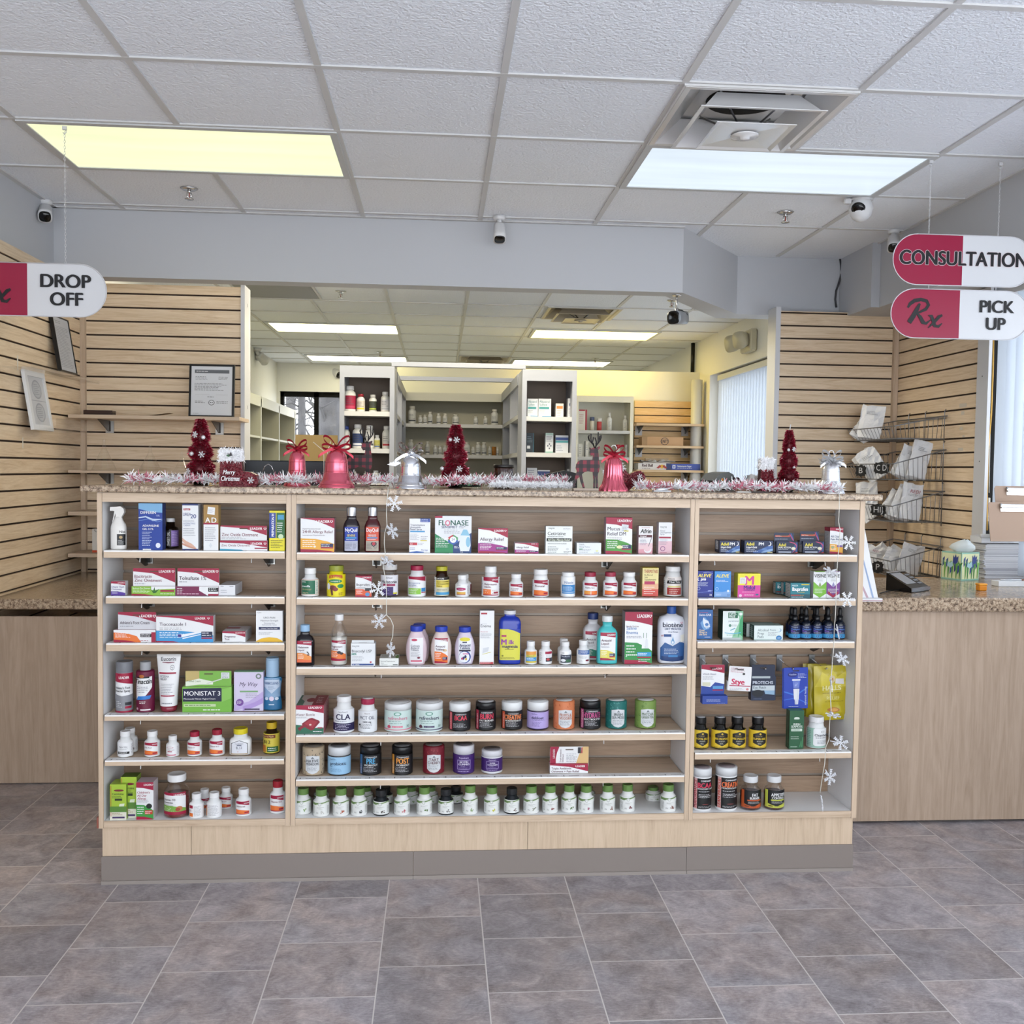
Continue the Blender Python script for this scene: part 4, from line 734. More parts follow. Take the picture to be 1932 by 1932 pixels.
V('L',5,357.5,1494.4,384.5,1549,'white vitamin bottle touching the big gummy jar on the right',art=[('r',0,0,1,1,'#f4f4f6'),('l',.45,.05,.8,.92,11,'#70727c'),('r',.16,.0,.4,.3,OR),('r',.16,.7,.4,.95,CR),('t','D3',.2,.45,.12,'#7a1238')])
V('L',5,390,1492.4,418.5,1548.5,'white bottle turned to its fine print side, front of the cluster',art=back_lab)
V('L',5,445,1485.5,474.5,1540.6,'white vitamin bottle standing alone in the middle of the bottom left board',art=LP(['Vitamin D3']))
V('L',5,509.5,1470,539,1535.7,'red capped vitamin bottle at the right end of the bottom left board',cap='#a51b2c',art=LP(['Vitamin D3']))
# ---------- middle bay, top shelf
box('M',0,567,977.5,630.5,1043,LD(['24HR Allergy Relief'],'#f0b03c',t0=.99,t1=.70,bw=.40,ty=.56,th=.075,tc='#6d1136',sub=0)+[('t','Levocetirizine Dihydrochloride',.06,.48,.035,'#6d5a6a'),('t','Original Prescription Strength',.05,.67,.03,'#59465a'),('e',.42,.16,.04,.03,'#f6ead0')],'white crimson and amber box reading 24HR Allergy Relief',d=.05,side='#b58d99',top='#c9a4b0')
def quil(l,t,r,b,name,lab,lc,lc2,sub,glass_col,capart):
    o=V('M',0,l,t,r,b,lab,body=glass_col,cap='#c9c9cc',art=[('r',0,0,1,1,lc2),('p',[(0,.42),(0,1),(1,1),(1,.42)],lc),('t',name,.5,.80,.14,'#fff',{'al':'c','mw':.92,'b':.03}),('t',sub,.5,.60,.085,'#f3e36a' if name[0]=='N' else '#ffffff',{'al':'c','mw':.6,'b':.02}),('r',.1,.52,.9,.57,'#3fa0d8'),('l',.12,.44,.9,.50,1,'#fff'),('l',.06,.06,.6,.36,5,'#4c4e5c'),('l',.64,.06,.94,.36,5,'#4c4e5c')]+([('h',.62,.28,.13,'#2a2a3a'),('e',.62,.3,.13,.07,'#c23b4a')] if name[0]=='D' else []),prof='syrup',capf=(.62,.20),zone=(.03,.56),ex=4.5,dr=.62,brough=.08,cmetal=.9,crough=.22,artw=1.72,capridge=0,name='cough_syrup_bottle')
    return o
quil(648.5,955.6,679.5,1042,'NyQuil','dark syrup bottle with royal blue label and silver cap, top middle shelf','#1f3fa6','#b9bcd0','SEVERE','#1d0f16',None)
quil(688.5,955.6,718.5,1042,'DayQuil','dark red syrup bottle with orange label and silver cap, top middle shelf','#e2563c','#b7ad9d','HIGH BLOOD',"#4a1016",None)
box('M',0,772,978.5,811.5,1044,[('r',0,0,1,1,WH),('r',.52,.9,.98,1,'#2b4aa0'),('l',.55,.91,.95,.99,2,'#cfd8f2'),('t','Triamcinolone',.04,.79,.05,'#2d3a5f',{'mw':.75,'b':.015}),('t','Acetonide',.04,.725,.05,'#2d3a5f',{'b':.015}),('t','Nasal Spray',.04,.665,.05,'#2d3a5f',{'b':.015}),('r',.04,.60,.74,.645,'#4d9fd4'),('l',.05,.36,.5,.56,6,FP),('l',.55,.36,.9,.5,3,FP),('r',.53,.345,.84,.37,'#e0cf3c'),('r',.0,.22,.38,.3,'#c33a44'),('t','12',.06,.235,.05,'#fff'),('l',.42,.22,.7,.3,2,FP),('l',.05,.08,.3,.16,2,'#2d4a9a'),('t','Perrigo',.58,.06,.045,'#2f4aa0'),('s',[(.0,0,.02),(.35,.0,.045),(.7,.01,.03)],'#2f6ac0')],'white nasal spray box with blue corner reading Triamcinolone',d=.045,side='#d3d5dc')
box('M',0,820.3,973.5,889,1044.5,[('r',0,0,1,1,'#e9ecef'),('p',[(0,0),(0,.52),(.5,.22),(.5,0)],'#1c8a55'),('p',[(.5,0),(.5,.22),(1,.55),(1,0)],'#1b3f78'),('r',0,.945,.2,1,CR),('t','FL',.1,.745,.14,'#1e5d50',{'b':.03}),('e',.345,.81,.07,.075,'#d9567a'),('e',.345,.81,.045,.05,'#e9ecef'),('t','NASE',.43,.745,.14,'#1e5d50',{'b':.03}),('t','SENSIMIST',.18,.665,.065,'#25396d',{'mw':.44,'b':.02}),('l',.66,.665,.84,.73,2,'#25396d'),('l',.25,.52,.75,.64,3,FP),('p',[(.5,.22),(.36,.29),(.36,.42),(.5,.5),(.63,.42),(.63,.29)],'#5aa06a'),('p',[(.5,.22),(.36,.29),(.36,.35),(.63,.35),(.63,.29)],'#3a63b0'),('p',[(.36,.42),(.5,.5),(.5,.4),(.36,.36)],'#c43a45'),('e',.5,.36,.09,.085,'#f3f5f7'),('t','24',.5,.34,.06,'#2d4a8a',{'al':'c'}),('p',[(.7,.05),(.66,.2),(.7,.48),(.78,.63),(.88,.62),(.96,.46),(.98,.2),(.94,.05)],'#e6edf3'),('p',[(.7,.48),(.78,.64),(.88,.63),(.96,.47)],'#8ec3de'),('e',.91,.3,.06,.14,'#8ec3de'),('l',.03,.14,.4,.42,6,'#fff'),('l',.53,.12,.66,.2,2,'#fff'),('t','4.6',.7,.01,.04,'#fff')],'wide white box with green and navy corners and pictured nasal sprayer',d=.05,side='#c9ccd2')
box('M',0,902,996.6,957.8,1044.8,LD(['Allergy Relief'],'#a3318c',t0=.97,t1=.62,bw=.40,ty=.50,th=.12,tc='#4a1a3a'),'white crimson and magenta box reading Allergy Relief, larger of the two',d=.04,side='#d8d0d6')
box('M',0,971.3,1024.2,1015.8,1044.6,LD(['Allergy Relief'],'#a3318c',t0=.96,t1=.55,bw=.36,ty=.50,th=.15,tc='#4a1a3a',sub=0),'small low magenta and crimson box reading Allergy Relief',d=.05,side='#d8d0d6')
box('M',0,1029.3,993,1079.4,1045.5,[('r',0,0,1,1,'#eef1ef'),('t','MAJOR',.1,.9,.05,'#3c4a48',{'mw':.3,'b':.02}),('l',.65,.86,.95,.94,2,FP),('t','Cetirizine',.07,.68,.115,'#2b3533',{'mw':.7,'b':.012}),('l',.07,.59,.95,.65,1,'#5a6260'),('r',.03,.45,.97,.565,'#1b2317'),('t','All Day Allergy Relief',.5,.47,.075,'#e9f0dc',{'al':'c','mw':.84,'b':.02}),('t','INDOOR & OUTDOOR ALLERGIES',.08,.35,.04,'#56605e',{'mw':.7}),('l',.08,.02,.5,.28,5,'#4c5654'),('l',.68,.02,.96,.1,2,'#4c5654'),('e',.82,.17,.06,.045,'#d6dad8')],'white box with black bar reading Cetirizine All Day Allergy Relief',d=.04,side='#d2d6d6')
box('M',0,1088,1024.3,1134,1045,[('r',0,0,1,1,'#e9edf0'),('t','MAJOR',.1,.82,.1,'#4c565c',{'mw':.22}),('l',.1,.7,.5,.75,1,FP),('t','Allergy Tablets',.1,.58,.11,'#5a6a78',{'mw':.5}),('l',.1,.1,.6,.45,3,FP),('r',.1,.4,.24,.47,'#4a9a6a'),('e',.83,.28,.06,.08,'#e3e5a0'),('l',.72,.05,.95,.15,1,'#2f6ab0')],'small low white box reading Allergy Tablets right of the cetirizine box',d=.06,side='#d5d9dc')
box('M',0,1142.5,976.5,1192,1045,LD(['Mucus','Relief DM'],'#4d9a3e',t0=.83,t1=.68,bw=.40,ty=.645,th=.095,tc='#3a2a3c',mw=.7,logo=.065)+[('p',[(.58,.62),(.84,.6),(.86,.8),(.6,.82)],'#dfe2e8'),('l',.62,.63,.84,.79,4,'#8b8d95'),('r',.68,.62,.86,.645,'#e0d23a'),('e',.53,.19,.12,.045,'#ece7b4')],'tall white crimson and green box reading Mucus Relief DM',d=.04,side='#b9a0aa',top='#8a2644')
box('M',0,1204.3,992.5,1231,1044.6,[('s',[(0,0,.4),(1,0,.4)],'#e3a3ae'),('s',[(0,.35,1),(1,.35,1)],'#eceaea'),('s',[(0,.15,.38),(1,.2,.38)],'#ecc8cd'),('t','Afrin',.12,.74,.15,'#17171c',{'b':.05,'sh':.15,'mw':.76}),('l',.2,.92,.8,.96,1,CR),('r',.0,.59,.95,.68,'#5b1f2a'),('t','Original',.1,.61,.05,'#fff',{'b':.02}),('l',.1,.3,.6,.55,5,'#5b6a8a'),('e',.65,.16,.27,.14,'#f1f3f6'),('e',.62,.2,.26,.12,'#ecc8cd'),('p',[(.68,.27),(.72,.26),(.95,.6),(.91,.61)],'#6d7078')],'white and pink nasal spray box with maroon bar reading Original, larger lettering',d=.035,side='#d9b8be',top='#2a1a1e')
box('M',0,1242,985.6,1267.2,1044.6,[('s',[(0,0,.5),(1,0,.5)],'#e6bcc6'),('s',[(0,.4,1),(1,.4,1)],'#ecedef'),('t','MAJOR',.1,.82,.055,'#4c565c',{'mw':.5}),('t','Nasal',.1,.71,.05,'#4c5a6c'),('t','Decongestant',.1,.655,.045,'#4c5a6c'),('t','Spray',.1,.6,.045,'#4c5a6c'),('r',.03,.49,.92,.545,CR),('l',.1,.28,.7,.46,4,'#7d8a9a'),('e',.32,.16,.18,.08,'#7a3a7a'),('e',.32,.16,.14,.06,'#e6bcc6'),('l',.1,.01,.9,.06,1,CR)],'slim white and pink box reading Nasal Decongestant Spray',d=.035,side='#dcd6da')
# ---------- middle bay, second shelf
V('M',1,569,1070.6,602,1126.7,'white bottle with framed dark green label, left end of second middle shelf',art=[('r',.06,0,.94,1,'#d9894a'),('r',.09,.02,.91,.98,'#e9efe6'),('r',.12,.05,.74,.95,'#1d6a4c'),('t','Senna',.16,.82,.1,'#fff'),('t',"Senexilla",.14,.52,.13,'#fff',{'mw':.56,'b':.02}),('l',.2,.3,.66,.42,2,'#e3c98a'),('t','TABLETS',.2,.1,.08,'#f4e3b0',{'mw':.5}),('l',.77,.06,.9,.94,11,'#3f5a4c')],zone=(.06,.6))
V('M',1,617,1065.7,652,1126.7,'yellow vitamin bottle with olive cap and red banner',body='#f0e01e',cap='#9aa03a',art=[('r',0,0,1,1,'#f0e01e'),('p',[(.24,.82),(.24,.96),(.5,1),(.78,.96),(.78,.82),(.5,.88)],'#c2402c'),('t',"L'il Critters",.28,.86,.08,'#f6e93a',{'mw':.46}),('e',.5,.7,.26,.09,'#2e8a4c'),('t','Immune C',.5,.67,.07,'#fff',{'al':'c','mw':.42}),('e',.70,.48,.13,.09,'#2e8a4c'),('e',.4,.42,.14,.1,'#7a3f34'),('e',.22,.46,.08,.15,'#e8e8f0'),('p',[(.3,.4),(.36,.05),(.42,.08),(.4,.4)],'#6a3a34'),('e',.5,.34,.1,.09,'#8a3a3a'),('l',.62,.05,.85,.2,2,'#7a2430')],zone=(.0,.72),wrap='#f0e01e',capf=(.80,.18))
box('M',1,670.4,1086.5,700.8,1126.7,LD(['Ibuprofen'],'#e8643c',t0=.94,t1=.72,bw=.38,ty=.53,th=.11,tc='#2b1a2c',sub=1,logo=.06,blk=None)+[('e',.75,.12,.14,.09,'#5a9ad0'),('r',.6,.28,.97,.42,'#3a3a42')],'small crimson and orange box reading Ibuprofen, second middle shelf',d=.045,side='#c7aab2',top='#a9304f')
V('M',1,718,1063.8,752,1126.7,'clear jar of gummies with pale lid reading Melatonin behind the light string',art=[('r',0,0,1,1,'#e9e9ee'),('t','Zarbees',.5,.84,.07,'#5a5a6a',{'al':'c'}),('t','Melatonin',.5,.60,.14,'#2b2a38',{'al':'c','mw':.8,'b':.015}),('r',.22,.46,.78,.57,'#a5345c'),('r',.16,.0,.84,.42,'#3a2468'),('r',.68,.06,.9,.42,'#e7e6f3'),('r',.68,.06,.9,.14,'#d8d23c'),('l',.2,.05,.6,.36,4,'#8d7ab8')],bm=CLG,cap='#d9d7d6',capf=(.84,.16),zone=(.05,.68),prof='squat',fill=('#5a3450',.6),span=.8,name='gummy_jar',cat='jar')
V('M',1,769.7,1066,803.6,1126.7,'white bottle with crimson cap and lime block reading Glucosamine Complex',cap='#a51b44',art=[('r',0,0,1,1,WH),('s',[(.1,.86,1),(.5,.84,1),(.92,.74,1)],CR),('t','Glucosamine',.14,.62,.09,'#4a6aa0',{'mw':.66}),('t','Complex',.14,.51,.09,'#4a6aa0'),('l',.14,.42,.6,.48,1,FP),('r',.12,.06,.66,.38,'#8cc63f'),('l',.16,.1,.6,.34,4,'#fff'),('r',.68,.2,.9,.4,'#3a8ac8'),('r',.68,.13,.9,.18,CR)],zone=(.05,.66),capf=(.72,.15))
V('M',1,819.5,1067.7,847.2,1126.3,'amber bottle with pale label reading Joint Health and olive yellow cap',body='#2a160b',cap='#b9b32c',art=[('r',0,0,1,1,'#d9d6b8'),('r',.0,0,.2,1,'#e6e6e2'),('r',.22,.85,1,1,'#22180f'),('t','NATURE',.26,.88,.07,'#fff',{'mw':.5}),('r',.22,.45,1,.83,'#ecd75a'),('t','GLUCOSAMINE',.26,.72,.07,'#3a2a14',{'mw':.6,'b':.02}),('t','CHONDROITIN',.26,.6,.07,'#3a2a14',{'mw':.6,'b':.02}),('t','TRIPLE',.26,.48,.07,'#3a2a14',{'mw':.4,'b':.02}),('t','JOINT HEALTH',.28,.3,.055,'#4a4a50',{'mw':.5}),('r',.22,.06,1,.2,'#4aa0d0'),('l',.04,.1,.16,.9,8,'#555')],zone=(.03,.66),brough=.1,wrap='#d9d6b8',capf=(.78,.14))
V('M',1,861,1082,889,1121,'white capped bottle half hidden behind the small pink oval bottle',art=[('r',0,0,1,1,WH),('l',.5,.1,.9,.9,9,'#6c6e78'),('r',.85,0,1,.9,'#7a2430')],y=CF+.055)
V('M',1,859,1084,885,1126.7,'small white bottle with raspberry oval and gold band',art=[('r',0,0,1,1,WH),('t','NATROL',.2,.9,.07,'#6a6a74',{'mw':.4}),('e',.42,.58,.26,.15,'#b02a68'),('t','Slow Iron',.42,.54,.08,'#f4d8e4',{'al':'c','mw':.44}),('r',.2,.1,.66,.32,'#e2b04a'),('r',.2,.05,.66,.1,CR),('l',.75,.1,.95,.9,9,FP)])
V('M',1,908.7,1067.4,942.5,1127,'tall white bottle with orange block reading Multivitamin Adults',art=LP(['Multivitamin','Adults'],band=WH)+[('r',.18,.05,.5,.34,OR),('l',.21,.1,.46,.3,2,'#fff'),('l',.54,.08,.8,.32,3,'#9a6a4a')],zone=(.06,.66))
V('M',1,960.4,1082,987,1127,'short white bottle with crimson and orange label reading B Complex, between two taller ones',art=LP(['B Complex','Vitamin C']),capf=(.7,.18))
V('M',1,1004.3,1073,1035.2,1126.7,'white bottle with crimson and orange label reading Prenatal',art=LP(['Prenatal'],th=.13),zone=(.05,.62),capf=(.86,.18))
V('M',1,1058,1078.5,1085.2,1126.7,'white ribbed bottle with blue label reading Niacin',art=[('r',.1,0,.9,.92,'#f3f5f8'),('t','Niacin',.5,.7,.17,'#3a6aa8',{'al':'c','mw':.6}),('r',.14,.12,.86,.62,'#3f8ac8'),('l',.2,.2,.8,.56,4,'#d9ecfa'),('r',.14,.0,.86,.09,'#3f8ac8')],zone=(.14,.72),capf=(.86,.15),prof='jar')
V('M',1,1099,1078.5,1127.6,1126.7,'crimson capped white bottle with two orange squares, second middle shelf',cap='#9c2440',art=LP(['Healthy Eyes'],band='#f0a04a')+[('r',.5,.05,.82,.34,OR),('r',.48,.05,.5,.34,WH)],capf=(.74,.17))
V('M',1,1137.6,1078.5,1165.2,1126.3,'crimson capped white bottle reading Lutein',cap='#a03048',art=LP(['Lutein'],th=.13),capf=(.74,.17))
V('M',1,1172.4,1078.5,1201,1126.3,'white capped white bottle with crimson and orange label reading Melatonin',art=LP(['Melatonin'],th=.11),capf=(.78,.17))
box('M',1,1211.5,1071.3,1241.7,1125.3,[('s',[(0,.0,.3),(1,.0,.3)],'#d8564c'),('s',[(0,.25,.5),(1,.25,.5)],'#e9b28c'),('s',[(0,.45,1),(1,.45,1)],'#ecdf9c'),('t','THERMOTABS',.1,.82,.11,'#a8321f',{'mw':.85,'b':.03,'c':.8}),('t','Buffered',.12,.72,.06,'#5a4a2c'),('t','Salt',.12,.64,.06,'#5a4a2c'),('t','Supplement',.12,.56,.06,'#5a4a2c'),('r',.12,.42,.78,.53,'#b5345c'),('l',.1,.06,.8,.36,4,'#f6e6dc'),('r',0,.98,1,1,'#d6c24a')],'yellow to red salt tablet box on the second middle shelf',d=.045,side='#cfb978',top='#d9c24a')
V('M',1,1252.5,1067.4,1286,1125.7,'white bottle with black and red label at the right end of second middle shelf',art=[('r',.2,0,.8,1,'#f0e8e4'),('r',.2,.0,.8,.4,'#b03a34'),('t','MAJOR',.25,.85,.08,'#3a4248'),('p',[(.18,.62),(.22,.8),(.84,.8),(.8,.62)],'#17171a'),('t','Fiber Tabs',.5,.67,.1,'#fff',{'al':'c','mw':.54}),('r',.25,.42,.75,.5,'#e3d98a'),('l',.3,.05,.7,.34,3,'#f0d0c8'),('l',.86,.1,1,.9,9,FP),('l',0,.3,.12,.8,5,'#6a8ab0')],zone=(.06,.66),capf=(.82,.16))
# ---------- middle bay, third shelf
V('M',2,558.5,1176,594.5,1257.5,'dark syrup bottle with light blue cap reading Melatonin Liquid',body='#120b12',cap='#9fc4e6',art=LD(['Melatonin','Liquid'],'#ef9446',t0=.84,t1=.78,bw=.44,ty=.66,th=.085,tc='#5a1432',blk=None,logo=.06)+[('p',[(.7,.52),(.85,.42),(.82,.38),(.66,.48)],'#4a4a4c'),('e',.78,.35,.1,.03,'#6a3a2c'),('s',[(0,0,.16),(1,0,.1)],'#e86f45')],prof='syrup',capf=(.5,.16),zone=(.09,.62),ex=4,dr=.6,brough=.08,artw=1.62,name='syrup_bottle')
V('M',2,624,1157.5,655.5,1256.5,'tall clear laxative bottle with white cap and crimson label',bm=glass('clear_pet',alpha=.07),cap='#f1f1f2',art=LD(['Magnesium','Citrate'],'#ef7f3c',t0=.9,t1=.80,bw=.5,ty=.66,th=.085,tc='#7a1238',blk=None,logo=.06)+[('e',.55,.42,.12,.07,'#2b2430'),('e',.7,.36,.1,.06,'#3a2a30'),('s',[(0,0,.14),(1,0,.08)],CR)],prof='citrate',capf=(.54,.12),zone=(.10,.50),span=.62,fill=('#dcd8cf',.62),name='citrate_bottle')
box('M',2,662,1214,707.6,1257,[('r',0,0,1,1,'#eceff2'),('t','MAJOR',.05,.84,.07,'#5a646c',{'mw':.3}),('t','Bisacodyl USP',.04,.60,.125,'#3c4650',{'mw':.82,'b':.01}),('r',.03,.48,.22,.565,'#3a8a7c'),('t','5 mg',.05,.49,.06,'#fff',{'mw':.15}),('l',.05,.2,.55,.44,4,FP),('e',.82,.17,.04,.04,'#c4455a'),('r',.04,.03,.94,.1,'#2a4a8a'),('t','25 Tablets',.06,.04,.05,'#fff')],'white box with blue foot line reading Bisacodyl USP',d=.05,side='#d9dce0',top='#e2e5e8',tab=(664,1207,706,1214.5),tabart=[('r',0,0,1,1,'#e4e7ea')])
box('M',2,716,1242.2,751.8,1256,[('r',0,0,1,1,'#eceeea'),('t','Bisacodyl Suppositories',.06,.55,.15,'#2b3a34',{'mw':.75}),('t','10mg',.06,.3,.13,'#2b3a34',{'mw':.2}),('l',.06,.1,.5,.2,1,'#3a5a4a'),('r',.7,.1,.95,.2,'#3a4a44')],'small white carton lying flat under the light string with green printed top',d=.075,side='#dfe2de',top='#e2e5dd',topart=[('l',.08,.2,.7,.8,5,'#444'),('p',[(.86,.1),(1,.1),(1,.7),(.9,.8),(.8,.4)],'#5a9a3c'),('r',.55,.2,.8,.7,'#bdbfb6')])
ANT=mat('#d9c3cb',.2,trans=.0,spec=.6)
def antacid(l,t,r,b,lab,art,y=None,bodyc='#dcc6cf'):
    return V('M',2,l,t,r,b,lab,body=bodyc,cap='#2a45b8',art=art,prof='antacid',capf=(.60,.135),zone=(.05,.70),ex=2.6,dr=.62,brough=.18,artw=1.25,span=1.0,capridge=0,name='antacid_bottle',y=y)
antacid(772,1174,811,1250,'blue capped antacid bottle hidden behind the leftmost pink antacid bottle',None,y=CF+.075)
antacid(766,1177.6,806,1255.3,'pink antacid bottle with plain white label reading Calcium Antacid Tablets',[('r',0,0,1,1,'#ededf0'),('e',.35,.92,.22,.05,'#c03a5c'),('t','Calcium',.08,.66,.075,'#4a4d60'),('t','Antacid',.08,.58,.075,'#4a4d60'),('t','Tablets',.08,.5,.075,'#4a4d60'),('l',.08,.26,.85,.46,5,FP),('e',.68,.22,.12,.04,'#7a1e3a'),('r',.08,.06,.92,.12,'#d8607c')])
antacid(812.8,1178.6,852,1255,'blue capped antacid bottle with crimson and orange label, middle of the three',LD(['Antacid','Tablets'],OR,t0=.95,t1=.86,bw=.48,ty=.64,th=.085,tc='#5a1636',logo=.06,blk=NV)+[('e',.78,.52,.18,.05,'#e0c6a0')],bodyc='#dcc9c3')
antacid(857.7,1179.6,895.6,1254.5,'blue capped antacid bottle with yellow banner and berries, right of the three',[('r',0,0,1,1,'#eaebf2'),('e',.5,.96,.42,.08,'#e3d634'),('r',.3,.82,.66,.87,'#2a2f50'),('t','Antacid',.5,.68,.1,'#1f2c5c',{'al':'c','mw':.85,'b':.03}),('t','Tablets',.5,.57,.1,'#1f2c5c',{'al':'c','mw':.85,'b':.03}),('e',.5,.25,.48,.26,'#2a4a9a'),('e',.45,.24,.42,.23,'#eef0f6'),('r',.05,.48,.95,.55,'#28243c'),('e',.4,.2,.09,.07,'#3a2a6a'),('e',.55,.26,.09,.07,'#22305c'),('e',.6,.16,.08,.05,'#d9b23a'),('e',.28,.18,.07,.05,'#c23a6a'),('r',.34,.36,.8,.40,'#d06a9a')],bodyc='#d5c9dc')
box('M',2,904.5,1152,931.5,1253,[('r',0,0,1,1,WH),('r',.08,.93,.5,.96,'#b0283c'),('t','Enema',.06,.69,.05,'#3c4048',{'mw':.8,'b':.01}),('l',.06,.74,.5,.76,1,FP),('t','Mineral Oil',.06,.595,.02,'#c03a4a'),('l',.06,.48,.85,.58,5,FP),('p',[(.2,.2),(.6,.24),(.66,.32),(.24,.3)],'#d6dae0'),('s',[(.2,.18,.19),(.8,.22,.23)],'#d6cf4a'),('r',.03,.0,.97,.04,'#c4414c'),('l',.06,.01,.9,.035,1,'#fff')],'tall narrow white box with red foot reading Enema',d=.04,side='#d3d5da',top='#c6c9d0')
V('M',2,940.3,1148.5,981.5,1253.5,'large cobalt blue bottle with yellow label reading Milk of Magnesia',body='#2038a8',cap='#e6e6ea',art=[('r',0,0,1,1,'#dcd84a'),('p',[(.4,1.0),(.7,.95),(1,.86),(1,1.0)],'#2038a8'),('r',.08,.75,.32,.81,'#b02a6a'),('t','M',.08,.50,.17,'#9a3aa8',{'b':.05}),('t','ilk',.44,.52,.13,'#9a3aa8',{'b':.03}),('t','magnesia',.5,.40,.095,'#2b1f5c',{'al':'c','mw':.9,'b':.035}),('l',.25,.33,.75,.37,1,'#5a5a30'),('e',.14,.14,.05,.03,'#8a8a2a'),('l',.05,.03,.9,.1,2,'#5a5a30')],prof='flask',capf=(.55,.07),zone=(.08,.66),ex=4.2,dr=.6,brough=.18,artw=1.85,span=1.0,name='milk_of_magnesia_bottle')
sm=lambda top,mid,col:[('r',0,0,1,1,'#f2f3f4'),('r',.25,.8,.78,.95,top),('t',mid,.28,.56,.13,'#3a4252',{'mw':.5}),('r',.25,.12,.78,.44,col),('l',.84,.1,1,.9,8,FP),('l',0,.1,.12,.9,8,FP)]
V('M',2,989.5,1208.6,1013,1254,'small white bottle with yellow and blue label, leftmost of four on third shelf',art=[('r',.2,0,.84,1,'#e8d84a'),('r',.2,.7,.84,1,'#e9a04a'),('t','Vitamin E',.25,.55,.12,'#3a5a9a',{'mw':.5}),('r',.2,.15,.84,.48,'#3f9ad6'),('l',.25,.2,.78,.42,2,'#fff'),('s',[(.2,0,.14),(.84,0,.1)],'#d8c23a')])
V('M',2,1017,1208.6,1041.3,1254,'small white bottle turned aside with crimson label edge, second of four small ones',art=[('r',0,0,1,1,'#f4f4f6'),('l',.1,.1,.28,.9,8,'#555'),('r',.45,.78,.9,1,CR),('l',.5,.5,.85,.72,3,FP),('r',.48,.1,.9,.44,'#3a3a44'),('e',.6,.3,.1,.1,'#c24a4a')])
V('M',2,1052,1204,1075,1248,'small dark labelled bottle peeking out behind the navy labelled one',art=sm('#444','','#1b1f2c'),y=CF+.07)
V('M',2,1054.5,1209.5,1078,1254,'small white bottle with navy label and white pill picture',art=[('r',.18,.0,.86,.72,'#2a3448'),('t','GERI',.24,.84,.1,'#6a6a74',{'mw':.5}),('t','TAURATE',.22,.52,.13,'#d9e0ee',{'mw':.58}),('e',.35,.22,.14,.13,'#eef0f4'),('r',.5,.06,.82,.3,'#3a6a4a')])
V('M',2,1088,1206.8,1112.4,1253.5,'small white bottle with blue striped label right of the navy labelled one',art=[('r',.16,.62,.88,.96,'#2f62a8'),('l',.2,.66,.84,.92,3,'#fff'),('l',.2,.3,.7,.55,4,FP),('e',.7,.16,.12,.07,'#7a2438'),('l',.16,.05,.5,.2,2,FP)],zone=(.08,.62))
V('M',2,1099,1153.8,1135,1246,'white antacid bottle with navy cap half hidden behind the teal bottle',body='#d5d4d8',cap='#26386e',art=LD(['Antacid','Liquid'],'#2f8a72',t0=.88,t1=.80,bw=.34,ty=.66,th=.08,tc='#4a2a3c',blk=None,logo=.06),prof='boston',capf=(.56,.13),zone=(.05,.62),ex=3.2,dr=.62,artw=1.8,y=CF+.105,name='antacid_bottle')
V('M',2,1125,1159,1163,1253,'turquoise antacid bottle with white cap reading Antacid Liquid',body='#4fc0c4',cap='#e9ecec',art=LD(['Antacid','Liquid'],'#e3d760',t0=.88,t1=.82,bw=.38,ty=.68,th=.08,tc='#5a1636',blk=NV,logo=.06),prof='boston',capf=(.52,.12),zone=(.08,.66),ex=3.2,dr=.62,brough=.2,artw=1.62,name='antacid_bottle')
box('M',2,1178,1154.5,1229.5,1252.8,LD(['Saline','Enema'],'#2f9148',t0=.83,t1=.74,bw=.42,ty=.66,th=.058,tc='#3f78b8',mw=.45,sub=1,logo=.06,blk=None)+[('t','Ready-To-Use',.05,.71,.028,'#6d1136'),('p',[(.62,.3),(.64,.46),(.68,.5),(.72,.46),(.74,.3)],'#eef0f2'),('p',[(.74,.3),(.76,.46),(.8,.5),(.84,.46),(.86,.3)],'#e3e6ea'),('r',.675,.5,.69,.6,'#3a8a4c'),('r',.79,.5,.805,.6,'#3a8a4c'),('r',.46,.15,.97,.23,'#2f9ad0'),('l',.49,.16,.95,.22,2,'#fff'),('r',.46,.115,.97,.14,CR),('t','2',.04,.14,.045,'#fff'),('l',.5,.04,.95,.1,2,'#fff')],'tall crimson white and green box reading Saline Enema',d=.055,side='#a8a1a6',top='#8a8288')
V('M',2,1238,1140,1288.5,1252.4,'large white mouth rinse bottle with blue cap and droplet at third shelf right end',body='#e3e6f0',cap='#2e5aa8',art=[('t','biotène',.5,.755,.1,'#1c2440',{'al':'c','mw':.8,'b':.03}),('h',.84,.85,.03,'#d06a80'),('t','DRY MOUTH',.5,.69,.05,'#1c3a6a',{'al':'c','mw':.62,'b':.02}),('t','Oral Rinse',.5,.635,.035,'#5a6a8a',{'al':'c'}),('r',.16,.545,.44,.6,'#2a4f8a'),('t','#1',.06,.55,.04,'#b0344a'),('s',[(.04,.04,.3),(.2,.02,.42),(.5,.0,.34),(.8,.02,.44),(.96,.04,.4)],'#2a5a96'),('s',[(.08,.02,.12),(.5,0,.1),(.92,.02,.12)],'#173a70'),('p',[(.5,.60),(.41,.46),(.40,.4),(.5,.34),(.6,.4),(.59,.46)],'#dfe9f4'),('p',[(.5,.54),(.44,.45),(.43,.41),(.5,.37),(.57,.41),(.56,.45)],'#6f9cc8'),('e',.5,.42,.04,.03,'#dfe9f4'),('l',.18,.16,.84,.29,4,'#dbe6f4'),('r',.34,.1,.7,.14,'#3f86c4'),('p',[(.8,.42),(.95,.45),(.95,.6),(.8,.58)],'#e9e6da')],prof='mouth',capf=(.34,.13),zone=(.04,.84),ex=3.2,dr=.55,brough=.22,artw=1.9,span=1.0,name='mouth_rinse_bottle')
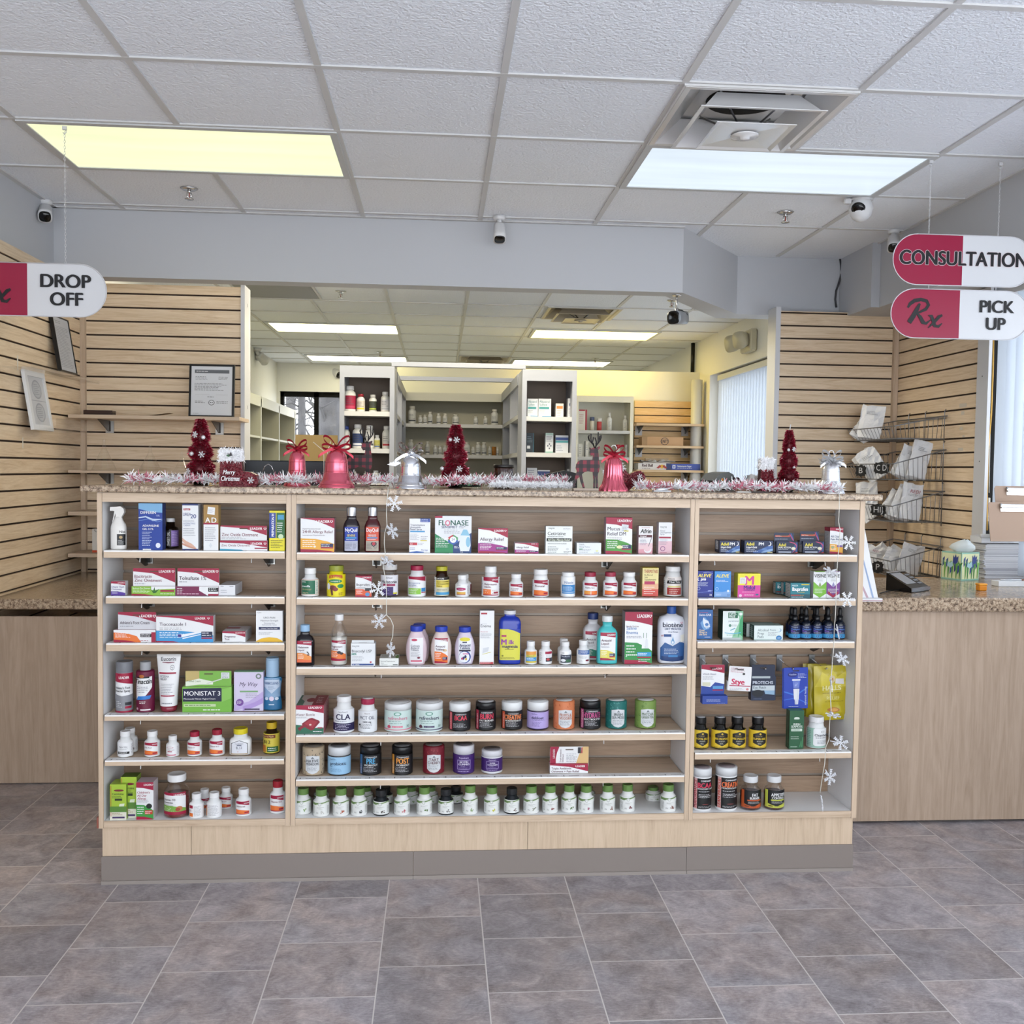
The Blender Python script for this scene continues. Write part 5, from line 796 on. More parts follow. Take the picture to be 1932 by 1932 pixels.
# ---------- middle bay, fourth shelf
box('M',3,553.5,1330.8,610.5,1387,[('r',0,0,1,1,WH),('s',[(0,.86,1),(.4,.84,1),(1,.72,1)],CR),('t','LEADER',.84,.88,.075,'#fff',{'al':'r','b':.03,'mw':.34}),('h',.9,.92,.05,'#fff'),('t','Water Bottle',.06,.63,.085,'#6d1136',{'mw':.66}),('l',.06,.54,.5,.6,2,FP),('s',[(0,0,.33),(.3,0,.3),(.6,0,.2),(1,0,.22)],'#2b6b52'),('p',[(.28,.36),(.52,.54),(.62,.56),(.84,.47),(.88,.41),(.66,.14),(.58,.12),(.3,.28)],'#8e2234'),('p',[(.36,.36),(.55,.5),(.8,.43),(.63,.2)],'#a8303f'),('p',[(.31,.32),(.18,.22),(.22,.14),(.38,.24)],'#8e2234'),('p',[(.18,.24),(.14,.18),(.22,.1),(.26,.16)],'#7a1a2c'),('e',.56,.32,.04,.03,'#e9cfc8'),('r',.8,.19,.96,.23,CR),('l',.65,.04,.95,.12,1,'#fff')],'large crimson box picturing a hot water bottle, left end of fourth middle shelf',d=.15,side='#b9707f',top='#8a2238',topart=[('s',[(0,0,1),(.15,0,1)],'#3b6a55'),('s',[(.15,0,1),(.6,0,1)],'#c9b9b4'),('s',[(.15,0,.6),(.3,0,.4)],'#3b6a55'),('e',.5,.5,.15,.2,'#8a2238'),('l',.7,.2,.95,.8,4,'#e9cfd5')],sideart=[('l',.1,.2,.9,.9,9,'#e9dadd')])
V('M',3,629.5,1310.6,668.5,1383.7,'white bottle with indigo lower band reading CLA',art=[('r',0,0,1,1,'#eceef3'),('t','Sports Research',.5,.88,.055,'#4a4a60',{'al':'c','mw':.3}),('t','CLA',.5,.56,.24,'#1f1b4c',{'al':'c','b':.04,'mw':.62}),('l',.2,.45,.8,.52,1,'#3a3a5a'),('r',0,.06,1,.4,'#221a4a'),('l',.2,.1,.8,.36,4,'#d6d0ea')],zone=(.03,.66),capf=(.7,.15))
V('M',3,676,1315.5,711.8,1382.8,'white bottle with crimson cap reading MCT Oil',cap='#a9284c',ltop='#f0e9ea',art=[('r',0,0,1,1,'#e9ebef'),('t','Nature',.5,.86,.06,'#6a5a5a',{'al':'c','mw':.3}),('t','MCT OIL',.5,.60,.16,'#7a7f8c',{'al':'c','mw':.62,'b':.02,'c':.8}),('t','1000 mg',.5,.44,.08,'#3a3e4a',{'al':'c','mw':.4,'b':.02}),('l',.2,.14,.8,.4,4,'#4a4e5a'),('e',.2,.32,.05,.04,'#222')],zone=(.03,.66),capf=(.72,.16))
def tub(l,t,r,b,label,body,lid,art,wrap,capf=(1.0,.24),zone=(.03,.75),span=.9,**k):
    return V('M',k.pop('row',3),l,t,r,b,label,body=body,cap=lid,art=art,prof='tub',capf=capf,zone=zone,span=span,wrap=wrap,capridge=0,name='supplement_jar',cat='jar',**k)
def refr(c1,c2,dark): return [('r',0,0,1,1,'#cfe3df'),('t','refreshers',.5,.56,.17,c1,{'al':'c','mw':.76,'b':.02}),('e',.5,.86,.1,.09,'#5f9a86'),('e',.5,.86,.07,.06,'#cfe3df'),('l',.25,.46,.75,.52,1,'#4a6a66'),('l',.28,.36,.72,.42,1,'#4a6a66'),('r',.36,.18,.64,.27,c2),('l',.4,.2,.6,.25,1,'#fff'),('p',[(.2,.16),(.28,.34),(.34,.18)],c2),('e',.27,.22,.05,.08,dark),('t','30',.74,.19,.11,'#3a6a5c'),('s',[(0,.06,.12),(.5,.06,.1),(1,.06,.12)],c2)]
tub(725.5,1320.8,776.4,1381.8,'wide pale mint tub with white lid and pink lettering','#eef1f1','#e4e6e8',refr('#d8839c','#e2899c','#c8506a'),'#cfe3df',ltop='#d3d3d5')
tub(784.7,1319.8,835.4,1381.8,'wide pale mint tub with white lid and dark plum lettering','#eef1f1','#e4e6e8',refr('#3a3454','#57506e','#5a2a3c'),'#cfe3df',ltop='#d3d3d5')
def blk(t1,c1,t2='',side=None,sc='#1a1a1e',bar=None):
    a=[('r',0,0,1,1,sc)]
    if side: a+=[('r',.09,.0,.22,1,side),('t',bar or 'PERFORMANCE',.2,.05,.09,'#f2d9d9' if side!='#d8953c' else '#fff3dd',{'up':1,'mw':.9,'c':.8})]
    a+=[('t','COMMANDO',.53,.86,.07,'#d9d9de',{'al':'c','mw':.4,'b':.03}),('t',t1,.53,.56,.27,c1,{'al':'c','mw':.60,'b':.05,'c':.7})]
    if t2: a+=[('t',t2,.53,.44,.09,'#eee',{'al':'c','mw':.56,'b':.03})]
    a+=[('l',.28,.12,.75,.40,4,'#d2d2d8')]; return a
tub(847,1321.8,888,1379.8,'black jar with white ribbed lid and red side stripe reading BCAA','#19191c','#eceef0',blk('BCAA','#e0475c',side='#d8505c'),'#19191c',capf=(.98,.30),zone=(.04,.68),ltop='#dcdee0')
tub(897,1320.3,935.4,1378.6,'all black jar with crimson stripe reading Burn Fat Burner','#17171a','#17171a',blk('BURN','#d8405a','FAT BURNER',side='#b8364c',bar='METABOLISM'),'#17171a',capf=(.98,.27),zone=(.03,.72),ltop='#c9c9cc')
tub(945.8,1319.8,985.5,1377.5,'black jar with white lid and orange lettering reading Creatine, fourth middle shelf','#19191c','#eceef0',blk('CREATINE','#f08a52','MONOHYDRATE',side='#e0603c',bar='LEAN MUSCLE'),'#19191c',capf=(.98,.31),zone=(.04,.66),ltop='#dcdee0')
tub(994.3,1319,1034.8,1377.5,'lavender labelled jar with white lid, left of the orange patterned canister','#3b2d4c','#eceef0',[('r',0,0,1,1,'#b7a7e0'),('t','NatGum',.26,.86,.07,'#4a3f6c',{'mw':.3}),('t','debloat',.26,.58,.17,'#3a3256',{'mw':.52,'b':.02}),('l',.27,.48,.7,.54,1,'#4a3f6c'),('l',.27,.12,.6,.42,5,'#6a5c94')],'#b7a7e0',capf=(.98,.31),zone=(.05,.64),ltop='#dcdee0')
def shield(t1,t2,base,leaf,tc='#4a4d55'):
    r=random.Random(t1); a=[('r',0,0,1,1,base)]
    for k in range(34):
        u,v=r.random(),r.random(); w=r.uniform(.02,.05); a+=[('L',1),('e',u,v,w*.7,w,leaf),('L',2)]
        a.append(('e',u+.008,v+.008,w*.45,w*.68,base))
    a+=[('L',4),('p',[(.28,.18),(.28,.70),(.5,.74),(.74,.70),(.74,.18),(.64,.08),(.51,.04),(.38,.08)],'#d9dce0'),('p',[(.46,.62),(.51,.70),(.57,.62)],'#7d8288'),('t',t1,.51,.49,.10,tc,{'al':'c','mw':.38,'b':.02}),('t',t2,.51,.37,.10,tc,{'al':'c','mw':.40,'b':.02}),('l',.33,.14,.70,.33,4,'#7d8288')]
    return a
def leafy(l,t,r,b,lab,t1,t2,base,leaf,lid,tc='#4a4d55',row=3):
    return tub(l,t,r,b,lab,base,base,shield(t1,t2,base,leaf,tc),base,capf=(.97,.22),zone=(.02,.97),ltop=lid,row=row)
leafy(1044,1318,1083.8,1377,'orange patterned canister reading Fruits & Veggies','FRUITS &','VEGGIES','#d98155','#b55a34','#dcdcdc','#c0704c')
tub(1093.3,1317.6,1133,1376.4,'black jar with magenta stripe reading Hydrate','#17171a','#17171a',blk('HYDRATE','#c2538c','ELECTROLYTES',side='#a83c78'),'#17171a',capf=(.98,.27),zone=(.03,.72),ltop='#c9c9cc')
leafy(1142.8,1317.6,1182,1375.5,'dark teal patterned canister reading Irish Sea Moss','IRISH','SEA MOSS','#23706c','#59a09a','#dcdcdc','#1f3a3c')
leafy(1198,1317,1237,1374.8,'leaf green patterned canister reading Matcha Green Tea','MATCHA','GREEN TEA','#7f9c50','#47702f','#dcdcdc','#4f6a3c')
# ---------- middle bay, fifth shelf
leafy(571,1403.6,612,1463.6,'beige canister printed with black mushrooms, left end of fifth middle shelf','NATIVE','MUSHROOMS','#b9a68c','#3a322c','#8d857c','#33343a',row=4)
tub(618.5,1403,662,1463.6,'light blue labelled jar with white lid reading probiotic','#3a3c40','#dfe3e8',[('r',0,0,1,1,'#9cc8ea'),('t','NatGum',.24,.84,.07,'#4a6a8a',{'mw':.3}),('t','probiotic',.24,.54,.18,'#26324c',{'mw':.6,'b':.02}),('t','skin',.24,.44,.07,'#3a5070'),('l',.25,.14,.7,.36,4,'#5f88ae')],'#9cc8ea',capf=(.97,.30),zone=(.04,.66),row=4,ltop='#75777c')
tub(679,1402.6,719.7,1463.2,'black jar with sky blue lettering reading Pre Workout','#141519','#17171a',blk('PRE','#5ab0e0','WORKOUT',side='#3a6a9a',bar='ENERGY'),'#141519',capf=(.98,.27),zone=(.03,.72),row=4,ltop='#77777a')
tub(739,1402.6,778.8,1463,'black jar with amber lettering reading Post Workout','#15130f','#17171a',blk('POST','#f0a048','WORKOUT',side='#d8953c',bar='RECOVERY'),'#15130f',capf=(.98,.27),zone=(.03,.72),row=4,ltop='#77777a')
leafy(798,1401.6,838.4,1461,'dark cherry red canister reading Tart Cherry','TART','CHERRY','#7c1f2e','#a0404a','#85807e','#5a2430',row=4)
PU=lambda a,b:[('r',0,0,1,1,'#43246e'),('t','Rejuvicare',.5,.84,.09,'#cfc0e8',{'al':'c','mw':.44,'b':.02}),('r',.28,.22,.72,.76,'#b9a8d8'),('r',.295,.245,.705,.735,'#43246e'),('t',a,.5,.60,.1,'#efe8fa',{'al':'c','mw':.36,'b':.03}),('t',b,.5,.47,.1,'#efe8fa',{'al':'c','mw':.37,'b':.03}),('l',.4,.36,.6,.42,1,'#cfc0e8'),('l',.33,.26,.67,.34,2,'#8f7ab8'),('l',.3,.08,.7,.16,1,'#cfc0e8')]
tub(854.5,1400.7,895.2,1460.6,'purple jar with white lid reading Biotin Gummies','#43246e','#dfdfe6',PU('BIOTIN','GUMMIES'),'#43246e',capf=(.97,.31),zone=(.02,.66),row=4,ltop='#6f6a72')
tub(908.2,1409.8,948,1460.4,'shorter purple jar with white lid and white foot reading Super Collagen','#e6e6ea','#dfdfe6',PU('SUPER','COLLAGEN'),'#43246e',capf=(.98,.28),zone=(.10,.68),row=4,ltop='#8a878c')
box('M',4,1037.5,1441.5,1109.2,1458.9,[('r',0,0,1,1,WH),('s',[(0,.88,1),(.5,.7,1),(1,.2,1)],CR),('t','LEADER',.92,.66,.2,'#fff',{'al':'r','b':.03,'mw':.3}),('t','Triple Antibiotic',.04,.42,.22,'#5a1636',{'mw':.6,'b':.02}),('t','Ointment + Pain Relief',.04,.1,.22,'#5a1636',{'mw':.76,'b':.02})],'crimson and white carton with large tan hang tab reading Triple Antibiotic Ointment',d=.036,tab=(1037.5,1407.8,1109.5,1441.5),tabart=[('r',0,0,1,1,WH),('s',[(0,0,1),(.16,0,1),(.2,0,1),(.23,0,1)],CR),('s',[(.15,.0,.3),(.18,.0,.65),(.24,.0,1)],WH),('t','LEADER',.12,.3,.11,'#fff',{'up':1,'mw':.6}),('t','Triple Antibiotic',.29,.06,.09,'#5a1636',{'up':1,'mw':.8}),('t','Ointment',.35,.06,.09,'#5a1636',{'up':1,'mw':.5}),('l',.42,.06,.7,.6,6,FP),('s',[(.68,.0,.0),(.75,0,.5),(.85,0,1),(1,0,1)],'#e3bd82'),('r',.72,.6,.8,.96,'#2b2b34'),('r',.81,.6,.84,.96,CR)],side='#d8cdd0',top='#b0304f')
# ---------- middle bay, bottom board: row of herbal capsules
def herb(n,l,t,r,b,dark,pic,label,y=None,grp=None):
    cols={'white':'#c9c9c4','fish':'#b5532c','stem':'#33363a','nuts':'#4a4540','red':'#b8434f','leaf':'#5a7a44','root':'#2e2a28','grass':'#8aa86a','bloom':'#c9c832','bark':'#5a4236','olive':'#6b7050','liver':'#8a3f38','pink':'#b5748a','star':'#8a5a44','maroon':'#7a3438','lady':'#8a4a3c'}
    c=cols[pic]; rnd=random.Random(n)
    a=[('r',0,0,1,1,'#eef0ee'),('s',[(0,.78,.97),(.25,.75,.92),(.55,.82,.94),(.8,.90,1),(1,.88,1)],'#6c8a52'),('s',[(.3,.76,.80),(.6,.84,.87),(.9,.92,.95)],'#dfe8d2'),('e',.47,.80,.085,.12,'#e9ece8'),('e',.47,.80,.07,.1,'#6d7a70'),('e',.47,.80,.058,.083,'#e9ece8'),('l',.34,.5,.66,.62,2,'#8a8d84'),('e',.5,.45,.11,.012,'#c9cfc4'),('l',.3,.12,.46,.24,2,'#33363a'),('l',.08,.1,.22,.7,7,'#55605a'),('l',.82,.1,.96,.7,7,'#55605a')]
    for k in range(7): a.append(('e',.60+rnd.uniform(-.07,.08),.24+rnd.uniform(-.09,.1),rnd.uniform(.015,.035),rnd.uniform(.02,.06),c))
    V('M',5,l,t,r,b,label,body='#22262a' if dark else '#f1f2f0',cap='#1d1f22' if dark else '#6c8f4c',art=a,prof='pill',capf=(.70,.24),zone=(.06,.58),span=.84,brough=.15 if dark else .3,wrap='#eef0ee',crough=.35,name='herbal_capsule_bottle',y=y,group=grp)
HB=[(557.3,1484,587.2,1537.4,0,'grass','greyish shaded herbal bottle at the far left corner of the bottom middle board'),(591,1486,621.6,1546,0,'white','green capped bottle with pale sketch, second from left on the bottom middle board'),(628,1484,658.6,1545,0,'fish','green capped bottle with rust brown fish like picture on its label'),(662.5,1484,692.8,1544,0,'stem','green capped bottle with thin black stem picture, left of the first black bottle'),(704,1487,734.3,1542,1,'nuts','black capped bottle with grey nuts pictured, left end of the black ones'),(743.6,1483,773.5,1541,0,'red','green capped bottle with red printed slice on its label'),(786,1482,815.4,1540,0,'leaf','green capped bottle with leafy green sprig, left of the middle black bottle'),(826.8,1486,856,1540,1,'root','black capped bottle with dark root pictured, middle one of the black ones'),(872.4,1479,901.5,1539,0,'grass','green capped bottle with pale green shoots, right of the middle black bottle'),(913,1482,942.4,1538.7,0,'bloom','green capped bottle with bright yellow bloom on its label'),(951,1484,980,1537.6,1,'bark','black capped bottle with brown bark pictured, rightmost black one'),(987.6,1480,1017,1536,0,'olive','green capped bottle with olive grey leaf, right of the last black bottle'),(1023.5,1479,1052.8,1536,0,'liver','green capped bottle with small red-brown mark, left of the yellow green sprig one'),(1059.3,1478,1087.6,1534,0,'leaf','green capped bottle with yellow green sprig, left of the pink flower one'),(1091.3,1479,1120.2,1535,0,'pink','green capped bottle with pink flowers on its label'),(1132,1478,1160.4,1536.5,0,'star','green capped bottle with brown star anise, standing slightly forward'),(1169.6,1477,1197.8,1533,0,'maroon','green capped bottle with maroon mark, before the empty gap on the right'),(1246,1477,1275.4,1533,0,'lady','green capped bottle alone at the right end of the bottom middle board')]
for n,(l,t,r,b,d,p,lab) in enumerate(HB): herb(n,l,t,r,b,d,p,lab)
for n,(x,d) in enumerate(((606,0),(690,0),(697+30,1),(775,0),(812,0),(860,1),(1108,0),(1232,0))):
    herb(50+n,x-14,1482,x+14,1531,d,'grass','herbal capsule bottle in the hidden second row of the bottom middle board',y=CF+.125,grp='second row of herbal bottles')
# ---------- right bay, top shelf
def advil(pm): return [('r',0,0,1,1,'#1c2c52'),('s',[(.3,.0,.1),(.55,.0,.3),(.8,.05,.55),(1,.2,.6)],'#3f66a8'),('s',[(.6,.0,.1),(.85,.1,.3),(1,.2,.35)],'#8fb2dc'),('t','Advil',.06,.60,.26,'#f1e04a',{'b':.04,'c':.85,'mw':.42}),('t','PM',.5,.62,.24,'#fff',{'b':.03,'mw':.26}),('e',.86,.75,.08,.18,'#f4f4f8'),('e',.83,.77,.075,.17,'#1c2c52'),('t','Liqui-Gels',.06,.40,.15,'#fff',{'b':.03,'sh':.2,'mw':.5}),('l',.06,.08,.5,.34,3,'#d4ddf0'),('e',.7,.3,.1,.1,'#5f86c0'),('r',.8,.02,.98,.12,'#c9c08a')]
box('R',0,1357.5,1020.3,1395.5,1043,advil(1),'smaller navy sleep aid box with crescent moon, leftmost on the top right shelf',d=.06,side='#1a2340',top='#22305c',sideart=[('r',.15,.25,.7,.95,'#dfe1e6'),('l',.2,.3,.65,.9,5,'#555')])
box('R',0,1404.5,1020.2,1458,1043.5,advil(1),'wider navy sleep aid box with crescent moon, second on the top right shelf',d=.05,side='#1a2340',top='#22305c',sideart=[('r',.25,.05,.8,.9,'#33405c')])
def dual(l,t,r,b,tb,label): return box('R',0,l,t,r,b,[('r',0,0,1,1,'#1b2848'),('s',[(.72,.0,.0),(.86,.2,.75),(1,.0,1)],'#31508a'),('s',[(.75,.0,.03),(.9,.25,.35),(.97,.6,.75)],'#c84a6a'),('s',[(.6,.96,1),(.85,.8,.9),(.95,.6,.72)],'#d0507a'),('t','Advil',.1,.58,.26,'#f1e04a',{'b':.04,'c':.85,'mw':.46}),('t','DUAL ACTION',.08,.42,.13,'#fff',{'b':.03,'mw':.6}),('l',.08,.28,.62,.38,1,'#d4ddf0'),('e',.8,.4,.1,.13,'#e9e7cc'),('r',.1,.02,.7,.14,'#b9c0d4'),('s',[(.82,.0,.0),(1,.0,.12)],'#c23a3a')],label,d=.055,side='#1a2340',top='#22305c',tab=tb,tabart=[('r',0,0,1,1,'#202b47'),('r',.05,.52,.8,.70,'#c4553a'),('t','dual action',.08,.55,.11,'#f6e3d8',{'mw':.68}),('l',.05,.2,.8,.32,1,'#d4ddf0'),('s',[(.78,.8,.95),(.9,.3,.5),(.98,.0,.2)],'#c84a7a'),('s',[(.84,.85,1),(.95,.3,.5),(1,.0,.2)],'#3f6ab0')],sideart=[('r',.2,.05,.8,.9,'#d5d7dd'),('l',.25,.1,.75,.85,6,'#555')])
dual(1464.5,1021.8,1504.5,1043.5,(1459,1004.6,1496,1022),'navy pain relief box with orange striped hang tab, left one of the pair')
dual(1514.5,1021.4,1554,1043.5,(1508,1002,1543.5,1021.5),'navy pain relief box with orange striped hang tab, right one of the pair')
box('R',0,1565,995.3,1589.8,1044.5,LD(['All Day','Pain Relief'],'#eeb03c',t0=.88,t1=.80,bw=.37,ty=.62,th=.075,tc='#2a4a7a',blk=None,logo=.05)+[('e',.22,.24,.12,.045,'#9fb08a'),('r',.55,.25,.97,.32,'#7a5aa8')],'tall crimson white and amber box reading All Day Pain Relief',d=.05,side='#a39aa0',top='#8a2644',sideart=[('r',.1,.1,.9,.9,'#cfcfd3'),('r',0,.85,1,1,CR),('l',.15,.15,.85,.8,12,'#777')])
# ---------- right bay, second shelf
def aleve(base,l2): return [('r',0,0,1,1,base)]+[('t','ALEVE',.08,.76,.125,'#f4e25c',{'b':.05,'sh':.15,'mw':.82}),('s',[(.4,.93,.94),(.7,.955,.965),(.95,.9,.91)],'#c9d6f2')]+l2
box('R',1,1313.5,1077.3,1345,1126.6,aleve('#1e2f8e',[('e',.13,.68,.075,.055,'#fff'),('e',.16,.69,.065,.05,'#1e2f8e'),('t','pm',.24,.64,.11,'#fff',{'b':.05,'sh':.2}),('l',.06,.42,.8,.58,4,'#dfe6fb'),('e',.14,.33,.09,.06,'#c9d2f0'),('e',.14,.33,.075,.05,'#1e2f8e'),('e',.8,.24,.12,.02,'#aab6e6'),('s',[(0,.16,.17),(.6,.2,.21),(1,.25,.26)],'#8fa2e0'),('r',.0,.0,1,.14,'#1a2878'),('t','30',.78,.05,.07,'#fff')]),'dark blue painkiller box with yellow capital lettering and crescent, second right shelf',d=.03,side='#1a2878')
box('R',1,1347.3,1078,1378.3,1126.6,aleve('#3f8fd8',[('l',.1,.58,.9,.68,2,'#e9f2fc'),('e',.16,.32,.09,.06,'#dceafa'),('e',.16,.32,.075,.05,'#3f8fd8'),('s',[(0,.0,.22),(.5,.0,.2),(1,.0,.26)],'#7fa9dc'),('e',.84,.24,.07,.045,'#e9eef6'),('l',.1,.06,.5,.14,2,'#e9f2fc'),('t','24',.78,.05,.07,'#26407a')]),'light blue painkiller box with yellow capital lettering',d=.03,side='#356fb0')
box('R',1,1391.5,1082.3,1434,1127,[('r',0,0,1,1,'#d6449c'),('r',0,.51,1,1,'#ede23c'),('t','M',.33,.53,.36,'#d6449c',{'b':.06,'c':1.05}),('t','Midol',.27,.345,.15,'#2c2a86',{'b':.05,'mw':.5}),('t','COMPLETE',.27,.27,.065,'#2c2a86',{'b':.03,'mw':.5}),('l',.2,.2,.8,.25,1,'#f6d6ea'),('p',[(.08,.58),(.35,.58),(.36,.84),(.09,.83)],'#e6e6e0'),('l',.11,.62,.34,.82,4,FP),('e',.12,.07,.07,.06,'#f0c8e0'),('l',.3,.04,.75,.14,2,'#f6d6ea'),('e',.86,.12,.07,.035,'#2a6a8a')],'square yellow and magenta box with a big M',d=.045,side='#e5d94a',top='#e0d83c')
ibu=[('r',0,0,1,1,'#1f7a88'),('t','MAJOR',.08,.78,.1,'#d9ecee',{'b':.02,'mw':.3}),('t','Ibuprofen',.1,.48,.24,'#fff',{'b':.04,'mw':.78}),('l',.4,.34,.9,.44,1,'#e0c23a'),('r',.55,.86,.95,.93,'#d8c23a'),('r',.0,.0,1,.26,'#16505c'),('l',.06,.15,.9,.23,1,'#d9a63a'),('l',.06,.03,.9,.12,1,'#cfe4e8'),('r',.03,.17,.5,.22,'#c4402f')]
ibs=[('r',.05,.06,.95,.94,'#cfd3d6'),('l',.12,.1,.88,.9,8,'#44484e'),('r',0,0,.05,1,'#1f7a88')]
for k,(x,yy,lab) in enumerate(((1463,.055,'teal ibuprofen box at the back of the row, only its side showing'),(1478,.03,'teal ibuprofen box in the middle of the row of three'),(1491,.0,'front teal box reading Ibuprofen on the second right shelf'))):
    box('R',1,x,1100+(-1.5 if k<2 else 0),x+37,1126.6-yy*40,ibu,lab,d=.026 if k<2 else .05,side='#24535c',top='#2b6a74',sideart=ibs,y=CF+.014+(.115 if k==0 else .078 if k==1 else 0))
def vis(c,c2): return [('r',0,0,1,1,'#eceef0'),('p',[(0,.42),(0,.62),(.5,.40),(1,.62),(1,.1),(.5,.0),(0,.12)],c),('p',[(0,.0),(0,.16),(.5,.0)],'#eceef0'),('p',[(1,.0),(1,.16),(.5,.0)],'#eceef0'),('p',[(.1,.98),(.9,.98),(.9,1),(.1,1)],c),('t','VISINE',.5,.77,.13,'#23272f',{'al':'c','mw':.9,'b':.012}),('l',.3,.62,.75,.74,3,FP),('p',[(.5,.60),(.40,.48),(.42,.43),(.5,.41),(.58,.43),(.6,.48)],c2),('l',.1,.16,.9,.36,3,'#eef2e6')]
box('R',1,1534,1078.3,1558.5,1127.8,vis('#7ab83c','#9aa67a'),'white eye drop box with lime green chevron',d=.035,side='#cfd2d4',top='#9ac46a')
box('R',1,1559,1078.3,1584,1127.8,vis('#7a3f8e','#8f8ab8')+[('p',[(.1,.16),(.5,.0),(.9,.16),(.9,.26),(.5,.1),(.1,.26)],'#a82c4a')],'white eye drop box with purple chevron under the snowflake light',d=.035,side='#cfd2d4',top='#8a5a9e')
# ---------- right bay, third shelf
box('R',2,1314.8,1150.5,1343.8,1205.8,[('r',0,0,1,1,'#2f66a8'),('l',.1,.88,.85,.93,1,'#d0483c'),('t','Swim-EAR',.12,.79,.075,'#e9edf4',{'b':.03,'mw':.78}),('p',[(.45,.72),(.2,.55),(.3,.42),(.45,.3),(.78,.35),(.85,.5),(.7,.62),(.5,.75)],'#6f9fd0'),('p',[(.46,.42),(.38,.56),(.36,.68),(.42,.75),(.46,.68),(.72,.62),(.84,.42),(.6,.36)],'#dfe7f0'),('e',.62,.5,.12,.05,'#3f74b4'),('l',.5,.38,.8,.46,2,'#5a7aa8'),('t','Dries',.14,.27,.065,'#f0d9b0',{'b':.03,'mw':.34}),('t','Water in',.14,.2,.065,'#f0d9b0',{'b':.03,'mw':.5}),('t','the Ears',.14,.13,.065,'#f0d9b0',{'b':.03,'mw':.5}),('l',.5,.04,.92,.1,1,'#fff')],'blue ear drop box picturing a splashing white bottle',d=.03,side='#24558e',top='#3a74b4')
box('R',2,1363,1153,1401,1207.3,[('r',0,0,1,1,'#dfe9e6'),('s',[(.4,.0,1),(.7,.0,1),(1,.0,1)],'#8fc4a0'),('s',[(.75,.05,.0),(.85,.2,.7),(1,.1,.9)],'#3fa06a'),('s',[(.0,.0,1),(.42,.0,1),(.6,.3,1),(.8,.6,.8)],'#e6eeec'),('r',.26,.76,.74,.95,'#1f6a4c'),('t','OPTI-',.3,.86,.075,'#e6f0ea',{'b':.03,'mw':.38}),('t','FREE',.3,.775,.075,'#e6f0ea',{'b':.03,'mw':.38}),('e',.88,.9,.08,.05,'#e6f0ea'),('t','puremoist',.28,.63,.06,'#7a90a0',{'mw':.5}),('e',.36,.5,.07,.05,'#5a8a78'),('l',.45,.46,.75,.54,2,'#7a8a94'),('p',[(.36,.34),(.6,.42),(.64,.4),(.4,.32)],'#5aa0b8'),('s',[(.1,.24,.26),(.5,.2,.23),(.9,.24,.27)],'#5ab0d0'),('l',.2,.14,.8,.2,1,'#3a9a6a'),('r',0,.0,.9,.08,'#b5bdbd')],'white and green contact lens box on the third right shelf',d=.06,side='#2b4a40',top='#3a5a4c',sideart=[('r',.3,.0,.9,1,'#244038')])
alc=[('r',0,0,1,1,'#dfeae8'),('t','Alcohol',.12,.60,.17,'#5a6a72',{'mw':.38}),('t','Prep',.12,.37,.17,'#5a6a72'),('t','Pads',.12,.14,.17,'#5a6a72'),('t','Premium',.55,.63,.12,'#5a7a86',{'mw':.3}),('l',.48,.25,.85,.55,4,FP),('e',.85,.68,.09,.14,'#3f8ac8'),('e',.835,.69,.085,.135,'#dfeae8'),('e',.86,.14,.1,.17,'#2f7ab8'),('t','200',.86,.1,.1,'#cfe4f4',{'al':'c'}),('s',[(.0,.0,.05),(.5,.0,.03),(1,.0,.02)],'#b5d0cc')]
als=[('r',0,0,1,1,'#3a625c'),('r',.3,.1,.6,.9,'#9ab8b4'),('l',.05,.1,.95,.8,5,'#c9dad7')]
box('R',2,1408,1177,1462,1204,alc,'pale mint alcohol pad box behind the front one, its dark end showing',d=.045,side='#4a746e',top='#8aaaa6',sideart=als,y=CF+.095)
box('R',2,1422.5,1180.2,1476.8,1207.3,alc,'front pale mint box reading Alcohol Prep Pads',d=.05,side='#4a746e',top='#9ab8b4',sideart=als)
def dropper(l,r,b,label,y=None,grp=None,t=1144):
    X,Y,z,R,h=place('R',2,l,t,r,b,True,y=y); h=min(h,.112); o=thing('dropper_bottle',label,'dropper bottle',(X,Y+R,z),0,grp); nk=h*.60
    DG=mat('#0a1424',.06,spec=.7)
    MB().lathe([(R*.92,0),(R,.003),(R,nk*.72),(R*.93,nk*.84),(R*.6,nk*.95),(R*.45,nk)],DG,n=28).build('body',o)
    MB().lathe([(R*.50,nk),(R*.52,nk+.001),(R*.52,nk+h*.13),(0,nk+h*.131)],mat('#15171c',.3),n=40,ridge=.05).build('collar',o)
    MB().lathe([(R*.36,nk+h*.13),(R*.33,nk+h*.2),(R*.38,nk+h*.28),(R*.30,h*.985),(R*.15,h),(0,h)],mat('#121318',.5),n=20).build('rubber_bulb',o)
    W=PI*R*.86; lh=nk*.70; lab=MB(); Rz=R*1.0005+.0001; lab.lathe([(Rz,.002),(Rz,.002+lh)],'#16204c',n=28,closed=False); lab.lathe([(Rz+.0001,.004),(Rz+.0001,.002+lh*.34)],'#3f9ad0',n=28,closed=False)
    draw(lab,[('l',0,.0,0.01,.01,1,'#16204c'),('r',.02,.05,.98,.33,'#3f9ad0'),('l',.2,.84,.7,.93,1,'#cfd8f0'),('t','Methylene',.18,.66,.12,'#5a8ae0',{'mw':.62,'b':.02}),('t','Blue',.18,.52,.12,'#8f6ad8',{'b':.02}),('l',.18,.38,.7,.48,2,'#cfd8f0'),('e',.48,.19,.13,.11,'#1c4a86'),('e',.48,.19,.10,.085,'#3f9ad0'),('p',[(.47,.12),(.45,.24),(.52,.24),(.49,.12)],'#1c4a86')],W,lh,cyl_map(Rz,.002,W)); lab.build('label',o); return o
